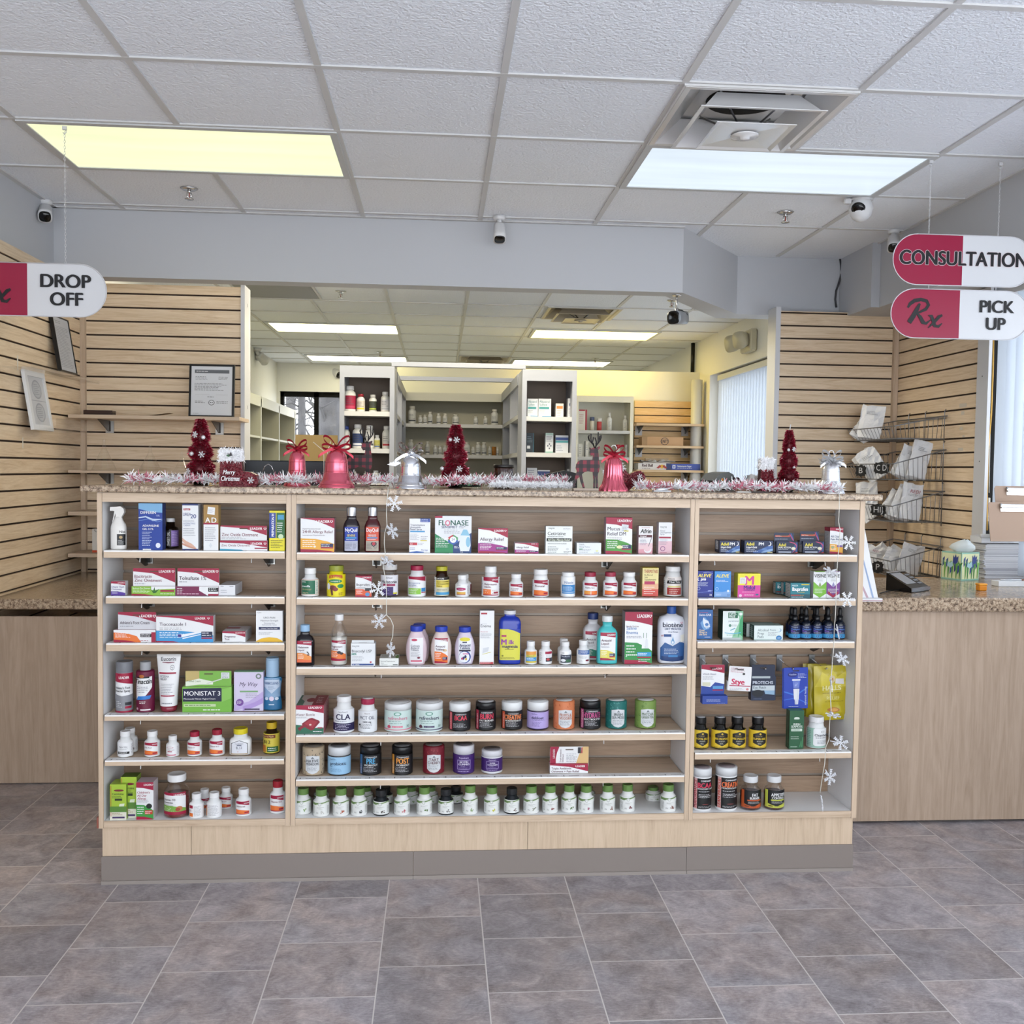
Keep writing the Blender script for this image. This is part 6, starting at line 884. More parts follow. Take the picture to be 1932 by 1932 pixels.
for k,x in enumerate((1483,1502,1527,1550)): dropper(x,x+20,1203,'dropper bottle of the dark second row on the third right shelf',y=CF+.085,grp='second row of dropper bottles')
for (l,r),n in zip(((1488,1510),(1509.8,1530.6),(1531,1551.2),(1551.6,1572.2),(1575,1594)),('leftmost','second from the left','middle','fourth from the left','rightmost')):
    dropper(l,r,1206,f'dark blue dropper bottle in the front row of five, {n}' if n!='rightmost' else 'dark blue dropper bottle in the front row of five, rightmost behind the light string')
# ---------- right bay, peg hooks with hanging packs
PEGS=[]
hz=aty(1420,1241,BK).z
def peg(px,label):
    x=aty(px,1241,BK).x; o=thing('peg_hook',label,'peg hook',(x,BK-.0035,hz))
    m=MB(); m.box(-.011,.011,-.0015,.0025,-.050,.012,STEEL); m.build('back_plate',o)
    r=MB(); r.tube([(0,-.001,-.004),(0,-.06,-.010),(0,-.13,-.016),(0,-.142,-.012)],.0022,CHROME); r.tube([(0,-.142,-.012),(0,-.143,-.010)],.0035,CHROME); r.build('prong',o); return x
hooks=[(1324.5,'leftmost chrome peg hook, holding the crimson and blue hanging pack'),(1368,'chrome peg hook holding the white hanging card'),(1420,'chrome peg hook holding the navy eye patch box'),(1470,'chrome peg hook holding the blue lip balm card'),(1531,'rightmost chrome peg hook, holding the yellow pouches')]
hx=[peg(*h) for h in hooks]
def hang(l,t,r,b,Y,art,label,cat,name,dth=.002,side='#d8d8dc',base=None,tilt=0):
    A=aty(l,t,Y); B=aty(r,b,Y); w=B.x-A.x; h=A.z-B.z; o=thing(name,label,cat,((A.x+B.x)/2,Y,A.z),0); o.rotation_euler=(0,tilt,0)
    m=MB(); c=.004
    m.prism([(-w/2,-h),(w/2,-h),(w/2,-c),(w/2-c,0),(-w/2+c,0),(-w/2,-c)],0,dth,side); draw(m,art,w-.0006,h-.0006,flat_map(-w/2+.0003,-.0001,-h+.0003,.00015),False)
    m.box(-.012,.012,-.0022,-.0018,-.0135,-.0095,'#3a2f28'); m.build('card',o)
    return o,w,h
o,w,h=hang(1323.5,1254,1366,1311,3.41,[('r',0,0,1,1,WH),('s',[(0,.86,1),(.5,.8,1),(1,.72,1)],CR),('t','LEADER',.9,.84,.06,'#fff',{'al':'r','mw':.4}),('t','Witch Hazel',.06,.66,.06,'#6a6a86',{'mw':.7}),('l',.06,.5,.7,.63,3,FP),('r',.06,.3,.4,.42,'#dcdcc0'),('s',[(0,.0,.3),(.4,.0,.26),(.6,.0,.42),(1,.0,.36)],'#25459c'),('r',.5,.2,.95,.3,'#5a9ad0'),('r',.5,.14,.95,.18,CR)],'crimson white and blue hanging pack with a small blue carton below','hanging pack','hanging_pack')
bm=MB(); bm.box(-w*.52,w*.55,-.03,.0,-h-.026,-h+.003,'#25459c'); draw(bm,[('l',.15,.3,.8,.6,2,'#cfd8f2'),('l',.6,.06,.95,.14,1,'#cfd8f2')],w,.028,flat_map(-w*.5,-.03,-h-.026),False); bm.build('carton',o)
o,w,h=hang(1376,1257.5,1418,1303.5,3.42,[('r',0,0,1,1,'#f0f0f2'),('l',.08,.74,.7,.95,4,'#c06a80'),('e',.66,.7,.06,.05,'#4a4a4a'),('t','Stye',.15,.26,.22,'#cf2a5c',{'b':.06,'mw':.76}),('r',.06,.185,.98,.225,'#b8415f'),('l',.08,.03,.7,.12,2,'#8a8a96'),('e',.86,.08,.06,.05,'#d88')],'white hanging card with pink lettering reading Stye','hanging card','hanging_card',tilt=.05)
m=MB(); m.box(-w*.53,w*.3,.002,.02,-h*.98,-h*.62,'#dcdce0'); m.build('carton',o)
o,w,h=hang(1418.5,1254,1461,1321.5,3.42,[('r',0,0,1,1,'#16233f'),('r',.02,.62,.8,.68,'#aeb9bd'),('t','PROTECHS',.06,.46,.08,'#cfd6e4',{'b':.04,'mw':.9}),('r',.04,.28,1,.42,'#c9d3da'),('t','Eye Patch',.08,.33,.065,'#3a4658',{'mw':.55,'b':.01}),('p',[(.55,.28),(1,.28),(1,.16),(.6,.18)],'#8fb0cc'),('e',.28,.2,.25,.1,'#0f1520'),('l',.1,.03,.5,.06,1,'#8fa0c0')],'navy hanging box reading Eye Patch','hanging box','hanging_box',side='#16233f')
m=MB(); m.box(-w*.5,w*.56,.003,.03,-h,-h*.32,'#16233f'); m.build('carton',o)
o,w,h=hang(1479,1259.5,1522.5,1336.5,3.41,[('r',0,0,1,1,'#2443b0'),('s',[(0,.4,.43),(.5,.3,.34),(1,.5,.53)],'#3f78d8'),('s',[(0,.2,.22),(.5,.24,.27),(1,.1,.13)],'#3a6ad0'),('e',.36,.83,.2,.06,'#111c5c'),('e',.36,.83,.18,.05,'#1b2c86'),('t','Vaseline',.36,.815,.04,'#cfd8f4',{'al':'c','mw':.3}),('l',.58,.74,.95,.86,4,'#cfd8f4'),('p',[(.36,.68),(.66,.68),(.63,.5),(.39,.5)],'#6f86d8'),('p',[(.39,.48),(.64,.48),(.62,.22),(.42,.22)],'#eceff6'),('r',.34,.68,.68,.72,'#dfe4f4'),('p',[(.45,.22),(.61,.22),(.59,.10),(.46,.10)],'#dfe4f4'),('t','advanced healing',.93,.08,.05,'#cfd8f4',{'up':1,'mw':.45}),('l',.2,.03,.7,.07,1,'#cfd8f4')],'royal blue blister card with a small white tube','blister card','blister_card',side='#2443b0',tilt=-.02)
b2=MB(); b2.lathe([(.006,-h*.9),(.009,-h*.8),(.0095,-h*.45),(.007,-h*.32)],glass('blister',alpha=.06),n=14,sy=.6); b2.build('blister',o)
b2=MB(); b2.box(-w*.55,w*.42,.0022,.006,-h*.99,-h*.02,'#1d3690'); b2.build('backing_card',o)
def pouch(l,t,r,b,Y,label,art,tilt,seed):
    A=aty(l,t,Y); B=aty(r,b,Y); w=B.x-A.x; h=A.z-B.z; o=thing('candy_pouch',label,'pouch',((A.x+B.x)/2,Y,A.z)); o.rotation_euler=(0,tilt,0)
    m=MB(); nx,nz=16,22; rnd=random.Random(seed); ph=[rnd.uniform(0,6) for _ in range(4)]
    def d(u,v): 
        e=min(1,min(u,1-u)*6)*min(1,min(v,1-v)*7)
        return e*(.011+.0016*math.sin(9*u+5*v+ph[0])+.0013*math.sin(17*v-6*u+ph[1])+.0010*math.sin(23*u+13*v+ph[2]))
    pm=mat('#bfae1e',.28,spec=.6)
    vs=[(-w/2+w*i/nx,-d(i/nx,j/nz),-h+h*j/nz) for j in range(nz+1) for i in range(nx+1)]+[(-w/2+w*i/nx,d(i/nx,j/nz)*.7+.0004,-h+h*j/nz) for j in range(nz+1) for i in range(nx+1)]
    K=(nx+1)*(nz+1); f=lambda i,j:j*(nx+1)+i
    m.add(vs,[(f(i,j),f(i+1,j),f(i+1,j+1),f(i,j+1)) for j in range(nz) for i in range(nx)]+[(K+f(i,j),K+f(i,j+1),K+f(i+1,j+1),K+f(i+1,j)) for j in range(nz) for i in range(nx)],pm,True); m.build('bag',o)
    if art:
        lab=MB(); draw(lab,art,w,h,lambda u,v,L:(-w/2+u,-d(u/w,v/h)-.0004-.00012*L,-h+v)); lab.build('print',o)
    return o
hall=[('p',[(.02,.62),(.2,.9),(.3,.78),(.5,.92),(.6,.8),(.9,.93),(.8,.72),(.98,.6),(.75,.62),(.5,.56),(.25,.64)],'#d6c646'),('e',.46,.76,.09,.07,'#d9c9a0'),('t','H',.42,.735,.05,'#c2602a',{'b':.04}),('p',[(.55,.68),(.78,.66),(.78,.76),(.56,.77)],'#e3dfe0'),('t','HALLS',.2,.56,.085,'#e9e2a0',{'b':.06,'mw':.66}),('l',.2,.49,.85,.53,1,'#8a7a14'),('t','RELIEF',.3,.39,.06,'#e3da86',{'b':.03,'mw':.5}),('l',.25,.34,.8,.37,1,'#8a7a14'),('e',.48,.2,.16,.045,'#b5762a'),('e',.5,.2,.1,.03,'#d8a04a'),('e',.84,.09,.07,.04,'#e6dfb0')]
pouch(1515,1252,1556,1350,3.50,'yellow lozenge pouch hanging rearmost, mostly hidden on the left',None,.0,1)
pouch(1524,1253.5,1570,1353,3.462,'yellow lozenge pouch hanging in the middle of three',None,.01,2)
pouch(1535,1255.5,1602,1358,3.42,'front yellow lozenge pouch with white lettering and sun rays',hall,-.045,3)
# ---------- right bay, fourth shelf
def bee(l,t,r,b,t1,label): V('R',3,l,t,r,b,label,body='#141210',cap='#121214',art=[('r',0,0,1,1,'#e3c134'),('r',0,.0,1,.03,'#141210'),('p',[(.5,.92),(.20,.78),(.20,.30),(.5,.14),(.80,.30),(.80,.78)],'#1f1c18'),('p',[(.5,.86),(.45,.8),(.5,.74),(.55,.8)],'#d9b93a'),('l',.3,.66,.72,.71,1,'#b9a05a'),('t',t1,.5,.49,.10,'#e9c83a',{'al':'c','mw':.58,'b':.03}),('l',.36,.36,.66,.44,2,'#cfcfc4'),('l',.4,.22,.6,.32,2,'#cfcfc4'),('l',.15,.03,.85,.11,1,'#3a3216'),('l',.9,.1,1,.9,9,'#7a6a2a')],prof='pill',capf=(.68,.19),zone=(.02,.62),span=.88,brough=.12,wrap='#e3c134',ltop='#b9b9bc',name='bee_supplement_bottle')
bee(1307.5,1351,1336.6,1413.8,'ROYAL JELLY','black bottle with yellow hexagon label reading Royal Jelly')
bee(1342.3,1351,1374,1413.8,'BEE PROPOLIS','black bottle with yellow hexagon label reading Bee Propolis')
bee(1375,1350.5,1406.6,1413.8,'BEE POLLEN','black bottle with yellow hexagon label reading Bee Pollen')
bee(1413.2,1351,1445.4,1413.8,'SUPER BEE 3','rightmost black bottle with yellow hexagon label, before the gap')
box('R',3,1488.5,1340.7,1515.5,1412.8,[('r',0,0,1,1,'#245a3a'),('e',.5,.80,.2,.03,'#cfdcd0'),('l',.3,.76,.7,.79,1,'#cfdcd0'),('t','IRISH',.5,.615,.055,'#e6eee6',{'al':'c','b':.03}),('t','SEAMOSS',.5,.555,.055,'#e6eee6',{'al':'c','b':.03,'mw':.78}),('r',.12,.46,.88,.53,'#cfdcd0'),('l',.16,.47,.84,.52,1,'#245a3a'),('l',.1,.24,.9,.34,2,'#cfdcd0'),('p',[(.84,.05),(.9,.3),(.95,.32),(.92,.05)],'#4a8a5c'),('p',[(.7,.05),(.8,.2),(.84,.2),(.78,.05)],'#4a8a5c'),('l',.1,.03,.6,.08,1,'#cfdcd0')],'tall dark green box reading Irish Seamoss',d=.035,side='#1d4a30',top='#2f6a46')
V('R',3,1522,1349,1557,1413,'white bottle with mint edged label beside the tall dark green box',body='#eef0f1',art=[('r',0,0,1,1,'#9fc4b4'),('s',[(.28,.16,.94),(.34,.1,1),(.9,.1,1),(.97,.16,.94)],'#eff1f3'),('e',.62,.83,.07,.05,'#6d7a78'),('e',.62,.83,.055,.038,'#eff1f3'),('t','CleanSweep',.33,.60,.12,'#3a4250',{'mw':.62,'b':.015}),('l',.36,.48,.9,.56,1,'#4a5260'),('l',.42,.2,.88,.4,3,'#7a828c'),('l',.02,.1,.2,.9,9,'#6f948a')],zone=(.03,.66),capf=(.78,.17))
# ---------- right bay, bottom board
def tall(l,t,r,b,t1,c1,t2,side,bar,label): V('R',4,l,t,r,b,label,body='#e9eaec',cap='#dfe1e4',art=[('r',0,0,1,1,'#141416'),('r',.1,.0,.24,1,'#e3b5b0'),('t',bar,.225,.04,.1,side,{'up':1,'mw':.9,'b':.03}),('t','COMMANDO',.58,.90,.05,'#e6e6ea',{'al':'c','mw':.4,'b':.04}),('t',t1,.27,.70,.16,c1,{'mw':.62,'b':.05,'c':.8}),('t',t2,.27,.645,.045,'#eee',{'mw':.6,'b':.03}),('l',.3,.55,.85,.6,1,'#e6e6ea'),('l',.3,.36,.85,.5,3,'#e6e6ea'),('e',.55,.16,.12,.015,'#7a3a3a'),('l',.3,.04,.85,.1,2,'#cfcfd4')],prof='tub',capf=(1.0,.19),zone=(.06,.78),span=.92,wrap='#141416',capridge=0,ltop='#9a8f94',name='supplement_tub',cat='jar')
SHZ['R',4]=.2216
tall(1306.5,1444.5,1341.5,1532,'BCAA','#d8405c','BRANCHED CHAIN','#b8344c','PERFORMANCE','tall black tub with white lid and red lettering, leftmost on the bottom right board')
tall(1350,1441.7,1389.6,1532,'CREATINE','#ef7a48','MONOHYDRATE','#d8503c','LEAN MUSCLE','tall black tub with white lid and orange lettering reading Creatine, bottom right board')
def clr(l,t,r,b,t1,t2,c,label): V('R',4,l,t,r,b,label,bm=CLG,cap='#e6e7ea',art=[('r',0,0,1,1,'#17181b'),('s',[(0,0,1),(.1,0,1),(.14,0,1)],c),('s',[(.08,0,.26),(.3,0,.16),(.5,0,.1),(.75,0,.2),(1,0,.28)],c),('t',t1,.56,.66,.17,'#eceef0',{'al':'c','b':.05,'mw':.58,'c':.8}),('t',t2,.56,.50,.13,'#eceef0',{'al':'c','b':.05,'mw':.6,'c':.8}),('r',.27,.40,.86,.47,c),('l',.3,.24,.85,.37,3,'#cfd0d4'),('e',.26,.1,.1,.03,'#5a3a1c'),('l',.4,.04,.72,.14,2,'#17181b')],prof='pill',capf=(.70,.18),zone=(.09,.62),span=.8,wrap=None,fill=('#4a1a1c',.62),name='clear_supplement_bottle')
clr(1396.3,1459.8,1434.6,1532,'FAT','BURNER','#c85c2f','clear bottle with white cap and orange label edge reading Fat Burner')
clr(1440.8,1459.8,1478.5,1531.5,'APPETITE','CONTROL','#c9cf52','clear bottle with white cap and lime label edge reading Appetite Control')
# ================================================================ SIDE COUNTERS
zl1=.834; zr1=.936
def counter(label,loc,top,front,sup):
    o=thing('service_counter',label,'counter',loc); T=Matrix.Translation(-Vector(loc))
    for n,mb in (('counter_top',top),('front_panel',front),('support',sup)): mb.xf(T).build(n,o)
a=MB(); a.box(-1.955,-.95,4.385,5.50,zl1-.046,zl1,GRAN,.005); b=MB(); b.box(-1.955,-.95,4.42,4.438,.004,.752,W_GREY); c=MB(); c.box(-1.955,-.95,4.44,4.46,.0,.02,BLACK); c.box(-1.5,-1.46,4.46,5.2,.0,zl1-.0465,W_GREY); c.box(-.99,-.95,4.46,5.2,0,zl1-.0465,W_GREY)
counter('left drop off counter with granite top and grey maple front',(-1.45,4.9,0),a,b,c)
a=MB(); a.box(1.62,2.84,3.755,4.49,zr1-.056,zr1,GRAN,.006); b=MB(); b.box(1.62,2.84,3.79,3.81,.012,zr1-.0575,W_GREY); c=MB(); c.box(1.62,2.84,3.83,3.85,0,zr1-.06,BLACK); c.box(1.64,1.66,3.85,4.4,0,zr1-.06,W_GREY)
counter('right pick up counter with granite top and wide grey maple front',(2.1,4.1,0),a,b,c)
# ---------------------------------------------------------------- wall shelves, left back corner
def wshelf(px0,px1,yt,yb,Yf,label,br=(),depth=None):
    A=aty(px0,yt,Yf); B=aty(px1,yt,Yf); z0=aty((px0+px1)/2,yb,Yf).z; z1=aty((px0+px1)/2,yt,Yf).z
    o=thing('wall_shelf',label,'shelf',((A.x+B.x)/2,Yf,z1)); w=(B.x-A.x)/2; d=depth or LB_Y-Yf-.004
    MB().box(-w,w,0,d,z0-z1,0,W_MAPLE,.0015).build('board',o)
    for bx in br:
        x=aty(bx,yt,LB_Y).x-(A.x+B.x)/2; m=MB(); t=z0-z1
        m.add([(x+a,y,z) for a in (-.002,.002) for y,z in ((d-.2 if d>.22 else .02,t),(d-.006,t),(d-.006,t-.06),(d-.03,t-.06))],[(0,1,2,3),(7,6,5,4),(0,4,5,1),(1,5,6,2),(2,6,7,3),(3,7,4,0)],mat('#4a4038',.4))
        m.box(x-.022,x+.022,d-.006,d-.002,t-.068,t-.002,mat('#c9c7c4',.3,.5)); m.box(x-.006,x+.006,d-.012,d-.006,t-.06,t-.004,'#3c3028'); m.build('bracket',o)
    return o,z1
sh1,z_s1=wshelf(128,452,784,791,5.27,'maple wall shelf holding the framed certificate, left back corner',(208,415))
sh2,z_s2=wshelf(128,456,889,894,5.27,'maple wall shelf holding the clear glass funnels',(208,))
wshelf(128,330,966,973.5,5.27,'maple wall shelf just below the left end of the granite countertop',(300,))
sh4,z_s4=wshelf(128,330,1045,1052,5.27,'maple wall shelf holding the white box, just above the left counter',(300,))
wshelf(131,330,1151,1156,5.27,'lowest maple wall shelf in the gap under the left counter top',(300,))
# block, curled paper, certificate, funnels, box
p=atz(170,781,z_s1); m=MB(); m.box(-.075,.075,-.03,.03,0,.026,mat('#3a1f16',.35),.002); m.box(-.07,.07,-.0305,-.0302,.006,.008,'#1f100b'); o=m.build('wooden_block',loc=(p.x,5.36,z_s1+.0003)); tag(o,'dark brown wooden block on the top left wall shelf','block')
m=MB(); n=16; vs=[]
for i in range(n+1):
    t=i/n; x=-.15+.30*t; z=.002+.012*abs(2*t-1)**1.6+.002*math.sin(7*t)
    vs+=[(x,-.05,z),(x,.05,z+.002),(x,-.05,z+.0006),(x,.05,z+.0026)]
m.add(vs,[(4*i,4*i+4,4*i+5,4*i+1) for i in range(n)]+[(4*i+2,4*i+3,4*i+7,4*i+6) for i in range(n)],mat('#c9ab88',.6),True); o=m.build('curled_paper',loc=(aty(268,780,5.34).x,5.34,z_s1+.0003)); tag(o,'thin tan paper with curled up ends on the top left wall shelf','paper')
def lean_frame(name,label,cat,x,y,z,w,h,fw,fcol,art,rz,lean,d=.018,paper='#e9ebf0'):
    o=thing(name,label,cat,(x,y,z)); o.rotation_euler=(lean,0,rz)
    f=MB(); 
    for q in ((-w/2,w/2,0,fw),(-w/2,w/2,h-fw,h),(-w/2,-w/2+fw,fw,h-fw),(w/2-fw,w/2,fw,h-fw)): f.box(q[0],q[1],-.0,d,q[2],q[3],fcol)
    f.build('frame',o); b=MB(); b.box(-w/2+fw,w/2-fw,.004,d-.003,fw,h-fw,paper); draw(b,art,w-2*fw,h-2*fw,flat_map(-w/2+fw,.004,fw,.0002),False); b.build('document',o); return o
A=aty(358,785,5.4); B=aty(443,785,5.4); T=aty(400,689,5.44)
lean_frame('framed_certificate','black framed licence with round seal leaning on the top left wall shelf','frame',(A.x+B.x)/2,5.37,z_s1+.0005,B.x-A.x,(T.z-z_s1)/math.cos(.09),.011,BLACK,[('r',.08,.86,.92,.93,'#6d7076'),('l',.12,.875,.5,.92,1,'#eee'),('l',.1,.72,.4,.8,3,'#777'),('l',.66,.72,.92,.8,3,'#777'),('l',.08,.5,.92,.66,6,'#555'),('r',.1,.42,.45,.422,'#888'),('r',.6,.42,.9,.422,'#888'),('l',.4,.36,.62,.39,1,'#555'),('e',.5,.26,.075,.055,'#4a4c52'),('e',.5,.26,.062,.045,'#e9ebf0'),('l',.46,.24,.54,.28,1,'#4a4c52'),('l',.1,.24,.38,.3,2,'#777'),('l',.62,.24,.92,.3,2,'#777'),('l',.06,.03,.25,.05,1,'#777')],0,-.09)
def funnel(px0,px1,ytop,Y,label):
    x0=aty(px0,889,Y).x; x1=aty(px1,889,Y).x; zt=aty((px0+px1)/2,ytop,Y).z; R=(x1-x0)/2; h=zt-z_s2; m=MB()
    m.lathe([(R,0),(R*.98,.003),(R*.16,h*.72),(R*.13,h*.76),(R*.11,h)],glass('funnel_glass','#ffffff',.03),n=32,closed=False)
    o=m.build('funnel',loc=((x0+x1)/2,Y,z_s2+.0005)); tag(o,label,'funnel')
funnel(173,220,829,5.37,'clear glass funnel standing upside down, largest and leftmost of three')
funnel(262,305,840,5.37,'clear glass funnel standing upside down, middle of three')
funnel(328,358,853,5.37,'smallest clear glass funnel beside the red tinsel tree, rightmost of three')
A=aty(175,1000,5.35); m=MB(); h=aty(178,998,5.35).z-z_s4; m.box(0,.06,0,.05,0,h,'#e3ded6'); m.box(.0,.06,-.0004,0,.0,.012,'#d8542c'); m.box(-.0004,0,0.005,.045,h*.45,h*.5,'#555'); m.tube([(.012,-.002,h-.004),(.02,-.006,h-.015),(.04,-.006,h-.015),(.05,-.002,h-.004)],.0012,'#555'); o=m.build('medicine_box',loc=(A.x,5.34,z_s4+.0005)); tag(o,'cream box with orange foot, half hidden behind the cabinet on the left','box')
# frames on the left side wall
def wall_frame(px,pyb,w,h,label,fcol,art,lean,X=-1.955,fw=.012,name='picture_frame',rz=PI/2):
    p=atx(px,pyb,X); return lean_frame(name,label,'frame',p.x,p.y,p.z,w,h,fw,fcol,art,rz,lean)
p0=atx(132,703,-1.9); 
o=lean_frame('document_frame','tall black framed notice leaning on the clear shelf, left wall','frame',-1.90,p0.y,p0.z,.215,.285,.006,BLACK,[('l',.12,.88,.5,.95,2,'#777'),('l',.1,.06,.9,.84,26,'#8a8d96')],PI/2,-.16,.02,'#c9ccd3')
p1=atx(84,812,-1.9)
o=lean_frame('picture_frame','white framed sketch of two faces in a clear holder, left wall','frame',-1.90,p1.y,p1.z,.235,.285,.026,mat('#eeeff2',.35),[('e',.5,.74,.3,.2,'#a9acb4'),('e',.5,.74,.25,.165,'#c3c6cc'),('e',.5,.26,.3,.2,'#a9acb4'),('e',.5,.26,.25,.165,'#c3c6cc'),('l',.3,.62,.7,.86,6,'#8d9098'),('l',.3,.14,.7,.38,6,'#8d9098'),('r',.05,.495,.95,.505,'#8d9098')],PI/2,-.16,.016,'#d3d5da')
ACR=glass('acrylic','#ffffff',.04)
def acrylic(px0,px1,py,label,lip,X=-1.955,d=.13):
    a=atx(px0,py,X); b=atx(px1,py,X); z=a.z; o=thing('acrylic_shelf',label,'clear shelf',(X,(a.y+b.y)/2,z)); hw=abs(b.y-a.y)/2
    MB().box(.002,d,-hw,hw,-.004,0,ACR).build('tray',o)
    m=MB(); m.box(d,d+.003,-hw,hw,-.004,lip,ACR); 
    if lip>.02: m.box(0.002,d,-hw,-hw+.003,0,lip,ACR)
    m.build('front_lip',o)
acrylic(2,140,690,'clear acrylic shelf on the left wall under the black framed notice',.012)
acrylic(52,128,808,'clear acrylic holder on the left wall carrying the white framed sketch',.05)
# ---------------------------------------------------------------- hanging pill signs
CRS='#a02045'
def pill_sign(cx0,cy0,l,r,t,b,Y,label,art_l,art_r,split,rxo=0):
    A=aty(l,(t+b)/2,Y); B=aty(r,(t+b)/2,Y); zt=aty((l+r)/2,t,Y).z; zb=aty((l+r)/2,b,Y).z; h=zt-zb; w=B.x-A.x; R=h/2
    o=thing('hanging_sign',label,'sign',((A.x+B.x)/2,Y,zb)); n=18
    L=[(-w/2+R+R*math.cos(a),R+R*math.sin(a)) for a in [PI/2+PI*i/n for i in range(n+1)]]
    Rr=[(w/2-R+R*math.cos(a),R+R*math.sin(a)) for a in [-PI/2+PI*i/n for i in range(n+1)]]
    sx=-w/2+w*split
    m=MB(); m.prism([(sx,h)]+L+[(sx,0)],0,.006,mat(CRS,.3)); m.build('crimson_half',o)
    m=MB(); m.prism([(sx,0)]+Rr+[(sx,h)],0,.006,mat('#e3e5ea',.3)); m.build('white_half',o)
    rim=MB(); pts=[(x,-.0005,z) for x,z in L+Rr]; rim.tube(pts+[pts[0]],.0022,mat('#d9d9df',.3)); rim.build('rim',o)
    lt=MB(); draw(lt,art_l+art_r,w,h,flat_map(-w/2,0,0,.0003),False); lt.build('lettering',o)
    return o,w,h,(A.x+B.x)/2,zt,zb
SGY=3.93
IK='#15161c'
def outlined(s,u,v,h,**k):
    o=[]; e=.035
    for du,dv in ((-e,0),(e,0),(0,e),(0,-e)): o.append(('t',s,u+du*h*.30,v+dv*h,h,'#e6d5da',dict(k)))
    return o+[('t',s,u,v,h,IK,k)]
def rx(u0,v0,s):  # brush style Rx drawn as strokes, u in sign widths
    f=[]; asp=.33
    def st(pts,ws):
        out=[]; ws=[a*1.3 for a in ws]
        for i,((x,y),w) in enumerate(zip(pts,ws)):
            a=pts[max(i-1,0)]; b=pts[min(i+1,len(pts)-1)]; dx,dy=b[0]-a[0],b[1]-a[1]; q=math.hypot(dx,dy) or 1; out.append((x-dy/q*w,y+dx/q*w,x+dy/q*w,y-dx/q*w))
        for p,q in zip(out,out[1:]):
            f.append([(p[0],p[1]),(p[2],p[3]),(q[2],q[3]),(q[0],q[1])])
    st([(.0,.66),(.08,.80),(.25,.92),(.5,.97),(.72,.92),(.80,.78),(.70,.62),(.45,.50),(.30,.46)],[.03,.05,.055,.05,.05,.05,.045,.03,.015])
    st([(.46,.82),(.36,.62),(.22,.36),(.06,.12)],[.03,.06,.07,.07]); st([(.34,.48),(.48,.34),(.60,.14),(.72,.10),(.9,.24)],[.02,.05,.06,.04,.012])
    st([(.80,.40),(.92,.38),(1.0,.2),(1.06,.02),(1.2,.0),(1.34,.12)],[.015,.045,.05,.05,.04,.012]); st([(1.34,.42),(1.22,.36),(1.02,.14),(.80,-.06)],[.03,.045,.04,.012])
    return [('p',[(u0+x*s*asp,v0+y*s) for x,y in q],IK) for q in f]
sg,w,h,cx,zt,zb=pill_sign(0,0,1684.5,1950,444,539.5,SGY,'upper crimson and white pill shaped sign reading CONSULTATION',outlined('CONSULTATION',.05,.40,.27,mw=.9,b=.06,q=8),[],.492)
def chain(x,y,z0,z1,parent,hook=True):
    m=MB(); n=int((z1-z0)/.011); 
    for i in range(n):
        z=z0+(i+.5)*(z1-z0)/n; a=i%2*PI/2+.4; dx,dy=.0028*math.cos(a),.0028*math.sin(a); hl=.0075
        m.tube([(x+dx*math.cos(t),y+dy*math.cos(t),z+hl*math.sin(t)) for t in [2*PI*k/6 for k in range(7)]],.0008,mat('#d9d9dc',.3,.6),n=4)
    ch=m.build('chain',parent)
    if hook:
        k=MB(); k.box(x-.008,x+.008,y-.004,y+.004,z1+.006,z1+.02,'#d9d9dc'); k.tube([(x+.004,y,z1+.008),(x+.006,y,z1-.003),(x,y,z1-.010),(x-.006,y,z1-.004)],.0018,'#d0d0d4'); k.build('hook',ch)
for px in (1753,1884):
    X=aty(px,445,SGY).x-cx; chain(X,.003,h,H-.03-zb,sg)
sg2,w2,h2,cx2,zt2,zb2=pill_sign(0,0,1680.5,1942,547,639.5,SGY,'lower crimson and white pill shaped sign reading Rx PICK UP',rx(.12,.24,.56),[('t','PICK',.76,.55,.24,IK,{'al':'c','q':8,'b':.06,'mw':.3}),('t','UP',.755,.20,.24,IK,{'al':'c','q':8,'b':.06})],.493)
for px in (1753,1880):
    X=aty(px,540,SGY).x-cx2; chain(X,.003,h2,zb-zb2,sg2,False)
sg3,w3,h3,cx3,zt3,zb3=pill_sign(0,0,-95,201,496,596,SGY,'crimson and white pill shaped sign reading Rx DROP OFF at the left frame edge',rx(.14,.26,.56),[('t','DROP',.74,.55,.24,IK,{'al':'c','q':8,'b':.06}),('t','OFF',.745,.21,.24,IK,{'al':'c','q':8,'b':.06})],.492)
for px in (123,-20):
    X=aty(px,497,SGY).x-cx3; chain(X,.003,h3,H-.03-zb3,sg3)
# cable at the right wall corner
m=MB(); pts=[aty(x,y,5.835) for x,y in ((1584,484),(1587,500),(1588,515),(1584,530),(1578,548),(1576,565),(1578,580))]; m.tube(pts,.006,mat('#3a3b40',.5)); o=m.build('cable'); tag(o,'dark cable snaking down the grey wall above the right slatted panel','cable')
m=MB(); m.tube([atx(x+6,y,2.775)+Vector((0,-.03,0)) for x,y in ((1862,640),(1861,700),(1858,780),(1852,850),(1850,930),(1850,1000))],.004,mat('#d9a94a',.5)); o=m.build('cable'); tag(o,'yellow cable running down beside the bright right window','cable')
m=MB(); a=atx(1871,640,2.79); m.tube([a,atx(1866,930,2.79)],.002,'#e6e6e0'); p=atx(1864,950,2.79); m.box(p.x-.006,p.x+.006,p.y-.012,p.y+.012,p.z-.09,p.z+.03,'#d9d5c9',.002); o=m.build('blind_cord'); tag(o,'white blind cord with a cream weight hanging by the right window','cord')
